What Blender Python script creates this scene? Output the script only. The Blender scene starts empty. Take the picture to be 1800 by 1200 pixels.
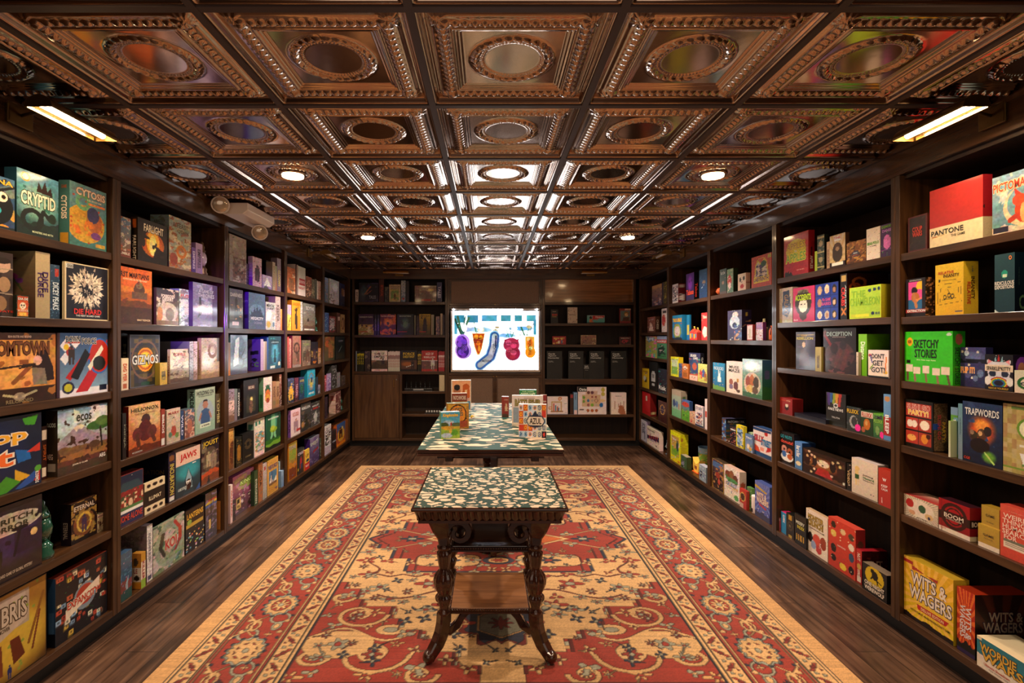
import bpy, math, random
import numpy as np
from mathutils import Vector, Matrix
S = bpy.context.scene
# ---------------------------------------------------------------- camera, world, exposure
F = 900.0; VX = 861.0; VY = 594.0; CZ = 1.47      # focal length and vanishing point in a 1800x1200 frame, eye height
cam = bpy.data.cameras.new('camera'); co = bpy.data.objects.new('camera', cam); S.collection.objects.link(co)
co.location = (0, 0, CZ); co.rotation_euler = (math.pi/2, 0, 0)
cam.lens = 18; cam.sensor_width = 36; cam.shift_x = (900-VX)/1800; cam.shift_y = (VY-600)/1800
cam.clip_start = .02
S.camera = co
W = bpy.data.worlds.new('world'); S.world = W; W.use_nodes = True
W.node_tree.nodes['Background'].inputs[0].default_value = (1, .72, .5, 1)
W.node_tree.nodes['Background'].inputs[1].default_value = .02
S.view_settings.view_transform = 'Standard'; S.view_settings.look = 'None'; S.view_settings.gamma = 1
S.view_settings.exposure = 0.0; S.view_settings.use_curve_mapping = False

XL, XR, YB, YF = -1.88, 2.01, 6.936, -1.8          # shelf fronts left / right, back units' front, wall behind the camera
CEIL = CZ + .932; HB = CZ + .80; G = .6096; GX = -.229; GY = 1.449   # ceiling, header underside, tile grid
DEP = .36
def light(kind, name, loc, e, col, rot=(0, 0, 0), **k):
    l = bpy.data.lights.new(name, kind); l.energy = e; l.color = col
    for a, b in k.items(): setattr(l, a, b)
    o = bpy.data.objects.new(name, l); o.location = loc; o.rotation_euler = rot; S.collection.objects.link(o); return o
WARM = (1, .70, .42)
CANS = [(GX+G*(i+.5), GY+G*(j+.5)) for j in (-3.5+3, 2, 5) for i in (-2, 2)]
CANS = [(GX+G*(i+.5), GY+G*(j+.5)) for j in (-4, -1, 2, 5) for i in (-2, 2)]
for x, y in CANS:
    light('SPOT', 'can_light_beam', (x, y, CEIL-.03), (25, 42, 115, 225)[CANS.index((x, y))//2], (1, .80, .60), spot_size=math.radians(150), spot_blend=1.0, shadow_soft_size=.05)
for x, y, sgn in ((-1.65, 2.04, 1), (1.825, 2.04, -1)):
    light('AREA', 'picture_light_glow', (x, y, CZ+.845), 9, (1, .68, .36), (0, -sgn*.5, 0), shape='RECTANGLE', size=.07, size_y=.28)
light('AREA', 'rear_fill_light', (.1, YF+.1, 1.5), 20, (1, .82, .66), (math.pi/2, 0, 0), shape='RECTANGLE', size=3.0, size_y=1.9)  # soft fill added behind the camera, not a fitting of the room
# violet spotlight of the room behind, grazing the middle bays of the left bookcase
v = Vector((-1.95, 3.95, 1.62)) - Vector((-.3, -1.2, 1.75))
light('SPOT', 'violet_spotlight', (-.3, -1.2, 1.75), 620, (.28, .05, 1), v.to_track_quat('-Z', 'Y').to_euler(), spot_size=math.radians(10), spot_blend=.8, shadow_soft_size=.04)

# ---------------------------------------------------------------- helpers
COL = S.collection
def tag(o, label=None, cat=None, group=None, kind=None):
    if label: o['label'] = label
    if cat: o['category'] = cat
    if group: o['group'] = group
    if kind: o['kind'] = kind
    return o
def thing(name, loc, label, cat, group=None, rz=0):
    o = bpy.data.objects.new(name, None); COL.objects.link(o); o.location = loc; o.rotation_euler = (0, 0, rz)
    o.empty_display_size = .05
    return tag(o, label, cat, group)
class MB:
    """collects verts, faces and point colours, builds ONE mesh object"""
    def __init__(s): s.v = []; s.f = []; s.c = []; s.n = 0; s.sm = []
    def add(s, v, f, c=None, smooth=False):
        v = np.asarray(v, dtype=np.float32).reshape(-1, 3)
        s.v.append(v); s.f += [tuple(i+s.n for i in q) for q in f]; s.sm += [smooth]*len(f)
        if c is None: c = np.zeros((len(v), 3), np.float32)
        c = np.asarray(c, dtype=np.float32).reshape(-1, 3)
        if len(c) == 1: c = np.repeat(c, len(v), 0)
        s.c.append(c); s.n += len(v); return s
    def box(s, x0, x1, y0, y1, z0, z1, c=None):
        v = [(x, y, z) for z in (z0, z1) for y in (y0, y1) for x in (x0, x1)]
        return s.add(v, [(0, 2, 3, 1), (4, 5, 7, 6), (0, 1, 5, 4), (2, 6, 7, 3), (0, 4, 6, 2), (1, 3, 7, 5)], c)
    def lathe(s, prof, n=24, c=None, o=(0, 0, 0), flute=None, axis='z', ft=0):
        v = []; f = []
        for r, z in prof:
            for k in range(n):
                a = 2*math.pi*k/n; rr = r
                if flute: rr = r*(1+flute(r, z)*math.cos(ft*a))
                p = (rr*math.cos(a), rr*math.sin(a), z)
                if axis == 'y': p = (p[0], p[2], p[1])
                if axis == 'x': p = (p[2], p[0], p[1])
                v.append((p[0]+o[0], p[1]+o[1], p[2]+o[2]))
        for i in range(len(prof)-1):
            for k in range(n):
                f.append((i*n+k, i*n+(k+1) % n, (i+1)*n+(k+1) % n, (i+1)*n+k))
        f.append(tuple(range(n))[::-1]); f.append(tuple((len(prof)-1)*n+k for k in range(n)))
        return s.add(v, f, c, True)
    def tube(s, pts, r, n=8, c=None):
        pts = [Vector(p) for p in pts]; v = []; f = []
        for i, p in enumerate(pts):
            d = (pts[min(i+1, len(pts)-1)]-pts[max(i-1, 0)]).normalized()
            a = d.cross(Vector((0, 0, 1)) if abs(d.z) < .9 else Vector((1, 0, 0))).normalized(); b = d.cross(a)
            rr = r[i] if hasattr(r, '__len__') else r
            for k in range(n):
                t = 2*math.pi*k/n; v.append(tuple(p+a*rr*math.cos(t)+b*rr*math.sin(t)))
        for i in range(len(pts)-1):
            for k in range(n): f.append((i*n+k, i*n+(k+1) % n, (i+1)*n+(k+1) % n, (i+1)*n+k))
        f.append(tuple(range(n))[::-1]); f.append(tuple((len(pts)-1)*n+k for k in range(n)))
        return s.add(v, f, c, True)
    def sweep(s, pts, w, side, t, c=None):
        """rectangular bar along pts; w = half depth in the curve's plane (per point), side = unit vector across, t = half thickness"""
        pts = [Vector(p) for p in pts]; side = Vector(side).normalized(); v = []; f = []
        for i, p in enumerate(pts):
            d = (pts[min(i+1, len(pts)-1)]-pts[max(i-1, 0)]).normalized(); nn = d.cross(side).normalized(); ww = w[i]
            for a, b in ((-1, -.75), (-.75, -1), (.75, -1), (1, -.75), (1, .75), (.75, 1), (-.75, 1), (-1, .75)):
                v.append(tuple(p+nn*ww*a+side*t*b))
        for i in range(len(pts)-1):
            for k in range(8): f.append((i*8+k, i*8+(k+1) % 8, (i+1)*8+(k+1) % 8, (i+1)*8+k))
        f.append(tuple(range(8))[::-1]); f.append(tuple((len(pts)-1)*8+k for k in range(8)))
        return s.add(v, f, c, False)
    def ball(s, o, r, n=8, c=None, sq=(1, 1, 1)):
        v = [(o[0], o[1], o[2]-r*sq[2])]; f = []
        m = max(4, n//2+1)
        for i in range(1, m):
            a = math.pi*i/m
            for k in range(n):
                b = 2*math.pi*k/n
                v.append((o[0]+r*sq[0]*math.sin(a)*math.cos(b), o[1]+r*sq[1]*math.sin(a)*math.sin(b), o[2]-r*sq[2]*math.cos(a)))
        v.append((o[0], o[1], o[2]+r*sq[2])); L = len(v)-1
        for k in range(n): f.append((0, 1+(k+1) % n, 1+k)); f.append((L, L-n+k, L-n+(k+1) % n))
        for i in range(m-2):
            for k in range(n):
                a = 1+i*n; f.append((a+k, a+(k+1) % n, a+n+(k+1) % n, a+n+k))
        return s.add(v, f, c, True)
    def mesh(s, name, mat):
        me = bpy.data.meshes.new(name); V = np.concatenate(s.v)
        me.from_pydata(V, [], s.f) if False else None
        nl = np.fromiter((len(q) for q in s.f), np.int32, len(s.f)); li = np.fromiter((i for q in s.f for i in q), np.int32, int(nl.sum()))
        me.vertices.add(len(V)); me.vertices.foreach_set('co', V.ravel())
        me.loops.add(len(li)); me.loops.foreach_set('vertex_index', li)
        me.polygons.add(len(nl)); st = np.zeros(len(nl), np.int32); st[1:] = np.cumsum(nl)[:-1]
        me.polygons.foreach_set('loop_start', st); me.polygons.foreach_set('loop_total', nl)
        me.polygons.foreach_set('use_smooth', np.array(s.sm, dtype=bool))
        me.update(calc_edges=True); me.validate()
        C = np.concatenate(s.c)
        if C.any() and len(me.vertices) == len(C):
            a = me.attributes.new('Col', 'FLOAT_COLOR', 'POINT'); a.data.foreach_set('color', np.concatenate([C, np.ones((len(C), 1), np.float32)], 1).ravel())
        me.materials.append(mat); return me
    def obj(s, name, mat, parent=None, loc=None, rz=0):
        o = bpy.data.objects.new(name, s.mesh(name, mat)); COL.objects.link(o)
        if parent: o.parent = parent
        if loc is not None: o.location = loc
        if rz: o.rotation_euler = (0, 0, rz)
        return o
def bevel(o, w=.003, seg=2):
    m = o.modifiers.new('bevel', 'BEVEL'); m.width = w; m.segments = seg; m.limit_method = 'ANGLE'; return o
def lin(h):
    h = h.lstrip('#')
    if len(h) == 3: h = ''.join(ch*2 for ch in h)
    c = np.array([int(h[i:i+2], 16)/255 for i in (0, 2, 4)]); return np.where(c <= .04045, c/12.92, ((c+.055)/1.055)**2.4)
def tolin(c): c = np.clip(c, 0, 1); return np.where(c <= .04045, c/12.92, ((c+.055)/1.055)**2.4)

# ---------------------------------------------------------------- materials
def mat(name, col=(.5, .5, .5), rough=.5, metal=0, emit=None, es=1, coat=0, trans=0, ior=1.45):
    m = bpy.data.materials.new(name); m.use_nodes = True; b = m.node_tree.nodes['Principled BSDF']
    if isinstance(col, str): col = lin(col)
    b.inputs['Base Color'].default_value = (*col, 1); b.inputs['Roughness'].default_value = rough; b.inputs['Metallic'].default_value = metal
    b.inputs['Coat Weight'].default_value = coat; b.inputs['Coat Roughness'].default_value = .08; b.inputs['Transmission Weight'].default_value = trans
    b.inputs['IOR'].default_value = ior
    if emit is not None:
        b.inputs['Emission Color'].default_value = (*emit, 1); b.inputs['Emission Strength'].default_value = es
    return m
def NL(m): return m.node_tree.nodes, m.node_tree.links, m.node_tree.nodes['Principled BSDF']
def ramp(n, stops):
    r = n.new('ShaderNodeValToRGB'); e = r.color_ramp.elements
    while len(e) < len(stops): e.new(.5)
    for k, (p, c) in enumerate(stops): e[k].position = p; e[k].color = (*c, 1)
    return r
def wood(name, c0, c1, rough=.35, axis='z', coat=.2, sc=1.0):
    """stained wood, grain stretched along one axis"""
    m = mat(name, c0, rough, coat=coat); n, l, b = NL(m)
    g = n.new('ShaderNodeNewGeometry'); mp = n.new('ShaderNodeMapping'); l.new(g.outputs['Position'], mp.inputs[0])
    s = {'x': (1.5, 22, 22), 'y': (22, 1.5, 22), 'z': (22, 22, 1.5)}[axis]
    mp.inputs['Scale'].default_value = [q*sc for q in s]
    t = n.new('ShaderNodeTexNoise'); t.inputs['Scale'].default_value = 1.6; t.inputs['Detail'].default_value = 6; t.inputs['Distortion'].default_value = .6
    l.new(mp.outputs[0], t.inputs['Vector'])
    r = ramp(n, [(.3, c0), (.7, c1)]); l.new(t.outputs['Fac'], r.inputs[0]); l.new(r.outputs[0], b.inputs['Base Color'])
    bp = n.new('ShaderNodeBump'); bp.inputs['Strength'].default_value = .12; bp.inputs['Distance'].default_value = .002
    l.new(t.outputs['Fac'], bp.inputs['Height']); l.new(bp.outputs[0], b.inputs['Normal'])
    return m
D0, D1 = (.026, .0105, .004), (.088, .036, .013)
M_WZ = wood('dark_wood_vertical', D0, D1, axis='z'); M_WY = wood('dark_wood_lengthwise', D0, D1, axis='y'); M_WX = wood('dark_wood_crosswise', D0, D1, axis='x')
M_HEAD = wood('header_wood', D0, D1, .22, 'y', .35); M_PANEL = wood('panel_wood', (.05, .02, .008), (.13, .058, .022), .3, 'z', .3)
M_BACK = wood('bookcase_back_wood', (.012, .005, .003), (.03, .012, .006), .6, 'z', 0)
M_KICK = mat('black_kick', (.006, .005, .005), .4)
M_TAB = wood('table_walnut', (.018, .005, .0035), (.06, .017, .008), .2, 'x', .6, 1.2)
M_TABSH = wood('table_shelf_oak', (.16, .055, .018), (.36, .15, .055), .35, 'x', .4, 1.4)
M_BRASS = mat('aged_brass', (.30, .17, .05), .32, 1); M_BRASSD = mat('dark_brass', (.13, .075, .025), .4, 1)
M_WHITE = mat('white_enamel', (.88, .78, .72), .3); M_BLACK = mat('black_plastic', (.012, .012, .013), .35)
M_STEEL = mat('steel', (.5, .5, .5), .3, 1)
M_TUBE = mat('lamp_tube', (1, .8, .6), .5, emit=(1, .72, .38), es=45)
M_CAN = mat('can_lens', (1, .8, .6), .5, emit=(1, .70, .38), es=60)
def colmat(name, rough, coat=0, bump=0, emit=0):
    m = mat(name, rough=rough, coat=coat); n, l, b = NL(m); a = n.new('ShaderNodeAttribute'); a.attribute_name = 'Col'
    if emit:
        b.inputs['Base Color'].default_value = (.01, .01, .01, 1)
        l.new(a.outputs['Color'], b.inputs['Emission Color']); b.inputs['Emission Strength'].default_value = emit; return m
    l.new(a.outputs['Color'], b.inputs['Base Color'])
    if bump:
        t = n.new('ShaderNodeTexNoise'); t.inputs['Scale'].default_value = 38; t.inputs['Detail'].default_value = 3; t.inputs['Distortion'].default_value = 1.5
        g = n.new('ShaderNodeNewGeometry'); l.new(g.outputs['Position'], t.inputs['Vector'])
        bp = n.new('ShaderNodeBump'); bp.inputs['Strength'].default_value = bump; bp.inputs['Distance'].default_value = .002; l.new(t.outputs['Fac'], bp.inputs['Height']); l.new(bp.outputs[0], b.inputs['Normal'])
    return m
M_CARD = colmat('printed_card', .42, .15); M_WRAP = colmat('shrink_wrapped_card', .45, .45, .10); M_SOFT = colmat('plain_painted', .6)
# ---------------------------------------------------------------- numpy painter (patterns printed or woven on things)
def vn(h, w, s, seed=0, oct=3):
    """value noise 0..1 on an h x w grid, s cells across"""
    rg = np.random.RandomState(seed); out = np.zeros((h, w)); am = 1; tot = 0
    for o in range(oct):
        k = max(2, int(s*2**o)); kk = max(2, int(k*h/max(w, 1)))+2; gr = rg.rand(kk+1, k+2)
        yy = np.linspace(0, kk-1e-3, h); xx = np.linspace(0, k-1e-3, w); yi = yy.astype(int); xi = xx.astype(int)
        fy = (yy-yi)[:, None]; fx = (xx-xi)[None]; fy = fy*fy*(3-2*fy); fx = fx*fx*(3-2*fx)
        a = gr[yi][:, xi]; b = gr[yi][:, xi+1]; c = gr[yi+1][:, xi]; d = gr[yi+1][:, xi+1]
        out += am*((a*(1-fx)+b*fx)*(1-fy)+(c*(1-fx)+d*fx)*fy); tot += am; am *= .5
    return out/tot
def hx(c): return np.array([int(ch*2, 16)/255 for ch in c])
def inpoly(U, V, pts):
    r = np.zeros(U.shape, bool); n = len(pts); j = n-1
    for i in range(n):
        xi, yi = pts[i]; xj, yj = pts[j]
        if yi != yj: r ^= ((yi > V) != (yj > V)) & (U < (xj-xi)*(V-yi)/(yj-yi)+xi)
        j = i
    return r
def paint(dsl, nx, ny, seed=1):
    U, V = np.meshgrid(np.linspace(0, 1, nx), np.linspace(0, 1, ny)); A = np.zeros((ny, nx, 3)); A[:] = .5
    texts = []; rg = np.random.RandomState(seed)
    for q in dsl.split(';'):
        q = q.strip()
        if not q: continue
        k = q.split(); o = k[0]; a = k[1:]; seed += 7
        def num(i): return float(a[i])
        if o == 'g':
            c0, c1 = hx(a[0]), hx(a[-1]); A[:] = c1+(c0-c1)*V[..., None]
        elif o == 'e':
            d = ((U-num(0))/num(2))**2+((V-num(1))/num(3))**2; A[d < 1] = hx(a[4])
        elif o == 'E':
            d = ((U-num(0))/num(2))**2+((V-num(1))/num(3))**2; w = np.clip(1.3-d, 0, 1)[..., None]; A += (hx(a[4])-A)*w
        elif o == 'o':
            d = np.sqrt(((U-num(0))/num(2))**2+((V-num(1))/num(3))**2); A[np.abs(d-1) < num(4)] = hx(a[5])
        elif o == 'r': A[(U >= num(0)) & (U <= num(2)) & (V >= num(1)) & (V <= num(3))] = hx(a[4])
        elif o == 'p':
            z = [float(x) for x in a[1:]]; A[inpoly(U, V, list(zip(z[::2], z[1::2])))] = hx(a[0])
        elif o == 'n':
            A[vn(ny, nx, num(1), seed) > 1-num(2)] = hx(a[0])
        elif o == 'N':   # blotches inside a region x0 y0 x1 y1
            A[(vn(ny, nx, num(1), seed) > 1-num(2)) & (U >= num(3)) & (U <= num(5)) & (V >= num(4)) & (V <= num(6))] = hx(a[0])
        elif o == 'm':
            s = int(a[0]); cs = [hx(c) for c in a[1:]]; hh = max(1, int(s*ny/nx)); R = rg.randint(0, len(cs), (hh, s))
            A[:] = np.array(cs)[R[np.minimum((V*hh).astype(int), hh-1), np.minimum((U*s).astype(int), s-1)]]
        elif o == 'b':
            w = num(1); wy = w*nx/ny; A[(U < w) | (U > 1-w) | (V < wy) | (V > 1-wy)] = hx(a[0])
        elif o == 's':
            th = np.arctan2(V-num(1), U-num(0)); A[np.sin(th*num(2)) > .1] = hx(a[3])
        elif o == 'h':
            L = num(0)+(vn(1, nx, 4, seed)[0]-.5)*num(1)*2; A[V < L[None]] = hx(a[2])
        elif o == 'i':   # a small standing figure: x base height colour
            x, y, h = num(0), num(1), num(2); asp = ny/nx; c = hx(a[3])
            A[((U-x)/(.075*h*asp))**2+((V-y-.9*h)/(.085*h))**2 < 1] = c
            wd = (.16-.05*np.abs((V-y)/h-.55))*h*asp
            A[(np.abs(U-x) < wd) & (V > y) & (V < y+.8*h) & ~((np.abs(U-x) < .03*h*asp) & (V < y+.38*h))] = c
        elif o == 'k':
            for _ in range(int(a[1])):
                x, y = rg.rand(2); r = num(2) if len(a) > 2 else .02; A[((U-x)/r)**2+((V-y)/(r*nx/ny))**2 < 1] = hx(a[0])
        elif o == 'w':
            x0, y0, x1, y1, wd = [num(i) for i in range(5)]; asp = ny/nx
            dx, dy = x1-x0, (y1-y0)*asp; t = np.clip(((U-x0)*dx+(V-y0)*asp*dy)/(dx*dx+dy*dy+1e-9), 0, 1)
            A[np.hypot(U-x0-t*dx, (V-y0)*asp-t*dy) < wd] = hx(a[5])
        elif o == 'x':   # radial shards: cx cy rx ry n c
            for _ in range(int(a[4])):
                th = rg.rand()*6.283; r0 = .12+.85*rg.rand()**.8; x = num(0)+num(2)*r0*math.cos(th); y = num(1)+num(3)*r0*math.sin(th); z = .03+.09*(1-r0)*rg.rand()+.02; e = rg.rand()*.8-.4
                A[inpoly(U, V, [(x+z*1.4*math.cos(th), y+z*1.4*math.sin(th)), (x+z*.5*math.cos(th+2+e), y+z*.5*math.sin(th+2+e)), (x+z*.5*math.cos(th-2), y+z*.5*math.sin(th-2))])] = hx(a[5])
        elif o == 'K':   # scattered little blocks with a shaded side: n size colours
            for _ in range(int(a[0])):
                x, y = rg.rand(2); z = num(1)*(.7+.6*rg.rand()); c = hx(a[2+rg.randint(len(a)-2)]); zy = z*nx/ny
                for q in range(4): A[(np.abs(U-x-q*.012*(.5-x)*2) < z*.5) & (np.abs(V-y-q*.014*(.5-y)*2) < zy*.5)] = c*(.45+.1*q if q < 3 else 1)
                A[(np.abs(U-x-.036*(.5-x)*2) < z*.2) & (np.abs(V-y-.042*(.5-y)*2) < zy*.25)] = c*.6
        elif o in 'tTv': texts.append((o, a))
    lum = A.mean(2, keepdims=True); A = np.clip(lum+(A-lum)*.92, 0, 1)**1.18
    fl = A.std() < .02 and nx < 4
    if not fl:
        ch = np.stack([vn(ny, nx, 9, seed+11+q, 3) for q in range(3)], -1)-.5; k_ = 1 if (' n ' in ' '+dsl.replace(';', ' ; ') or 'N ' in dsl) else .32; A = A*(1+.34*k_*(vn(ny, nx, 24, seed+3, 2)-.5))[..., None]+ch*.16*k_*(.35+A.mean(2, keepdims=True))
    return A, texts
_tc = {}
def textmesh(body, off):
    k = (body, off)
    if k in _tc: return _tc[k]
    cu = bpy.data.curves.new('lettering', 'FONT'); cu.body = body; cu.resolution_u = 2; cu.offset = off; cu.align_x = 'CENTER'; cu.space_line = .78; cu.fill_mode = 'FRONT'
    o = bpy.data.objects.new('lettering', cu); COL.objects.link(o)
    dg = bpy.context.evaluated_depsgraph_get(); me = bpy.data.meshes.new_from_object(o.evaluated_get(dg))
    v = np.zeros(len(me.vertices)*3); me.vertices.foreach_get('co', v); v = v.reshape(-1, 3)[:, :2].copy(); f = [tuple(p.vertices) for p in me.polygons]
    bpy.data.objects.remove(o); bpy.data.curves.remove(cu); bpy.data.meshes.remove(me)
    _tc[k] = (v, f); return v, f
def face(mb, dsl, O, Uv, Vv, nx, ny, seed, texts=True, boost=None, raw=False):
    """printed face: O lower-left corner, Uv / Vv edge vectors as seen from outside"""
    O, Uv, Vv = Vector(O), Vector(Uv), Vector(Vv); N = Uv.cross(Vv).normalized()
    nx = max(2, int(nx)); ny = max(2, int(ny)); A, tx = paint(dsl, nx, ny, seed)
    g = np.stack(np.meshgrid(np.linspace(0, 1, nx), np.linspace(0, 1, ny)), -1).reshape(-1, 2)
    P = np.array(O)+g[:, :1]*np.array(Uv)+g[:, 1:]*np.array(Vv)
    f = [(j*nx+i, j*nx+i+1, (j+1)*nx+i+1, (j+1)*nx+i) for j in range(ny-1) for i in range(nx-1)]
    C = tolin(A).reshape(-1, 3)
    if boost: C = C*(1+boost*np.clip((C.min(1, keepdims=True)-.6)/.4, 0, 1))
    mb.add(P, f, C)
    for o, a in tx:
        x, y, w, h = [float(q) for q in a[:4]]; oc = a[5] if o == 'T' else None; body = ' '.join(a[6:] if o == 'T' else a[5:]).replace('_', ' ').replace('|', '\n')
        if not body: continue
        for pas in ((1, 0) if oc else (0,)):
            v, fc = textmesh(body, .07 if pas else (.022 if o != 't' or oc else .016))
            if not len(v): continue
            v0, _ = textmesh(body, .0); lo, hi = v0.min(0), v0.max(0); q = (v-(lo+hi)/2)/np.maximum(hi-lo, 1e-6)
            if o == 'v': uu, vv = x+q[:, 1]*w, y-q[:, 0]*h
            else: uu, vv = x+q[:, 0]*w, y+q[:, 1]*h
            e = .0007 if pas else .0012
            mb.add(np.array(O)+uu[:, None]*np.array(Uv)+vv[:, None]*np.array(Vv)+np.array(N)*e, fc, tolin(hx(oc if pas else a[4])))
    return A
def gamebox(w, h, t, front, side='', sd='x', nx=20, ny=20, top=None, seed=1, mt=None, name='game_box', nt=None):
    """box mesh: x right, front face at y=0 facing -y, z up; sd = which side is printed ('-' left, '+' right)"""
    mb = MB(); a = w/2
    A = face(mb, front, (-a, 0, 0), (w, 0, 0), (0, 0, h), nx, ny, seed)
    mean = A.reshape(-1, 3).mean(0); e = A[:, 0 if sd == '-' else -1].mean(0)
    hexs = lambda c: ''.join('%x' % int(round(q*15)) for q in np.clip(c, 0, 1))
    sdsl = side or 'g %s %s' % (hexs(e), hexs(e*.92))
    ns = max(2, int(nx*t/max(w, .02))) if side else 2; ns = min(ns, 60); nh = ny if side else 2
    pl = 'g %s %s' % (hexs(e), hexs(e))
    face(mb, sdsl if sd != '+' else pl, (-a, t, 0), (0, -t, 0), (0, 0, h), ns, nh, seed+1)
    face(mb, sdsl if sd != '-' else pl, (a, 0, 0), (0, t, 0), (0, 0, h), ns, nh, seed+2)
    tc = top or hexs(A[-1].mean(0))
    face(mb, 'g %s %s' % (tc, tc) if len(tc) == 3 else tc, (-a, 0, h), (w, 0, 0), (0, t, 0), (24 if len(tc) > 3 else 2), (10 if len(tc) > 3 else 2), seed)
    c = tolin(mean*.8); mb.add([(-a, t, 0), (a, t, 0), (a, t, h), (-a, t, h)], [(1, 0, 3, 2)], c); mb.add([(-a, 0, 0), (a, 0, 0), (a, t, 0), (-a, t, 0)], [(0, 3, 2, 1)], c)
    return mb
def struct(o): return tag(o, kind='structure')

# ---------------------------------------------------------------- room shell
def floor_mat():
    m = mat('dark_plank_floor', rough=.33, coat=.12); n, l, b = NL(m); g = n.new('ShaderNodeNewGeometry')
    mp = n.new('ShaderNodeMapping'); mp.inputs['Rotation'].default_value = (0, 0, math.pi/2); l.new(g.outputs['Position'], mp.inputs[0])
    br = n.new('ShaderNodeTexBrick'); br.inputs['Scale'].default_value = 1; br.inputs['Brick Width'].default_value = 1.2; br.inputs['Row Height'].default_value = .155
    br.inputs['Mortar Size'].default_value = .0016; br.offset = .37; br.inputs['Color1'].default_value = (.28, .28, .28, 1); br.inputs['Color2'].default_value = (.8, .8, .8, 1); br.inputs['Mortar'].default_value = (0, 0, 0, 1)
    l.new(mp.outputs[0], br.inputs['Vector'])
    m2 = n.new('ShaderNodeMapping'); m2.inputs['Scale'].default_value = (24, 1.5, 1); l.new(g.outputs['Position'], m2.inputs[0])
    t = n.new('ShaderNodeTexNoise'); t.inputs['Scale'].default_value = 1.5; t.inputs['Detail'].default_value = 7; t.inputs['Distortion'].default_value = .5; l.new(m2.outputs[0], t.inputs['Vector'])
    t2 = n.new('ShaderNodeTexNoise'); t2.inputs['Scale'].default_value = 3; t2.inputs['Detail'].default_value = 4; l.new(g.outputs['Position'], t2.inputs['Vector'])
    mx = n.new('ShaderNodeMixRGB'); mx.blend_type = 'MIX'; mx.inputs[0].default_value = .3; l.new(t.outputs['Fac'], mx.inputs[1]); l.new(br.outputs['Color'], mx.inputs[2])
    m3 = n.new('ShaderNodeMixRGB'); m3.inputs[0].default_value = .35; l.new(mx.outputs[0], m3.inputs[1]); l.new(t2.outputs['Fac'], m3.inputs[2])
    r = ramp(n, [(.34, (.016, .008, .005)), (.46, (.056, .027, .016)), (.56, (.12, .06, .036)), (.74, (.30, .165, .095))]); l.new(m3.outputs[0], r.inputs[0])
    mu = n.new('ShaderNodeMixRGB'); mu.blend_type = 'MULTIPLY'; mu.inputs[0].default_value = 1; l.new(r.outputs[0], mu.inputs[1])
    iv = n.new('ShaderNodeMath'); iv.operation = 'SUBTRACT'; iv.inputs[0].default_value = 1; l.new(br.outputs['Fac'], iv.inputs[1]); l.new(iv.outputs[0], mu.inputs[2])
    l.new(mu.outputs[0], b.inputs['Base Color'])
    bp = n.new('ShaderNodeBump'); bp.inputs['Strength'].default_value = .25; bp.inputs['Distance'].default_value = .003; l.new(t.outputs['Fac'], bp.inputs['Height']); l.new(bp.outputs[0], b.inputs['Normal'])
    return m
WLX, WRX, WBY = XL-DEP-.02, XR+DEP+.02, YB+DEP+.04
struct(MB().box(WLX-.1, WRX+.1, YF-.1, WBY+.1, -.1, 0).obj('floor', floor_mat()))
M_WALL = mat('dark_wall_paint', (.03, .018, .012), .6)
struct(MB().box(WLX-.1, WLX, YF-.1, WBY+.1, 0, CEIL+.1).obj('wall_left', M_WALL)); struct(MB().box(WRX, WRX+.1, YF-.1, WBY+.1, 0, CEIL+.1).obj('wall_right', M_WALL))
struct(MB().box(WLX, WRX, WBY, WBY+.1, 0, CEIL+.1).obj('wall_back', M_WALL))
struct(MB().box(WLX, WRX, YF-.1, YF, 0, CEIL+.1).obj('wall_front', mat('warm_wall_behind', (.35, .22, .13), .6)))

# pressed-tin ceiling: one sculpted tile, cut at the room's edges
def tin_mat():
    m = mat('bronze_tin', (.47, .36, .30), .13, 1); n, l, b = NL(m); g = n.new('ShaderNodeNewGeometry')
    t = n.new('ShaderNodeTexNoise'); t.inputs['Scale'].default_value = 9; t.inputs['Detail'].default_value = 2; l.new(g.outputs['Position'], t.inputs['Vector'])
    bp = n.new('ShaderNodeBump'); bp.inputs['Strength'].default_value = .08; bp.inputs['Distance'].default_value = .006; l.new(t.outputs['Fac'], bp.inputs['Height']); l.new(bp.outputs[0], b.inputs['Normal'])
    return m
M_TIN = tin_mat(); M_BAR = mat('ceiling_grid_bar', (.06, .036, .031), .6, 0)
N = 156; hs = G/2-.011
ax = np.linspace(-hs, hs, N); TX, TY = np.meshgrid(ax, ax)
def sm(a, b, x): t = np.clip((x-a)/(b-a), 0, 1); return t*t*(3-2*t)
d = hs-np.maximum(np.abs(TX), np.abs(TY)); al = np.where(np.abs(TX) > np.abs(TY), TY, TX); R = np.hypot(TX, TY); TH = np.arctan2(TY, TX)
Hh = .020*sm(.006, .020, d)-.010*sm(.024, .046, d)                        # step up, slope back down
Hh -= .012*np.exp(-((d-.074)/.0135)**2)*(.40+.60*np.abs(np.cos(al*math.pi/.030)))   # bead and dart band
Hh += .004*np.exp(-((d-.094)/.004)**2)
for c_, a_ in ((.104, .006), (.114, .004), (.124, .004)): Hh -= a_*np.exp(-((d-c_)/.0028)**2)
Hh += .010*sm(.098, .130, d)
corner = np.exp(-(((np.abs(TX)-hs+.068)/.028)**2+((np.abs(TY)-hs+.068)/.028)**2))
Hh -= .010*corner*(.6+.4*np.cos(8*np.arctan2(np.abs(TY)-hs+.06, np.abs(TX)-hs+.06)))
Hh -= .013*np.exp(-((R-.126)/.012)**2)*(.66+.34*np.abs(np.cos(TH*13+(R-.126)*60)))+.006*np.exp(-((R-.103)/.004)**2)*(.6+.4*np.cos(TH*56))
TZ = Hh
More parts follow.
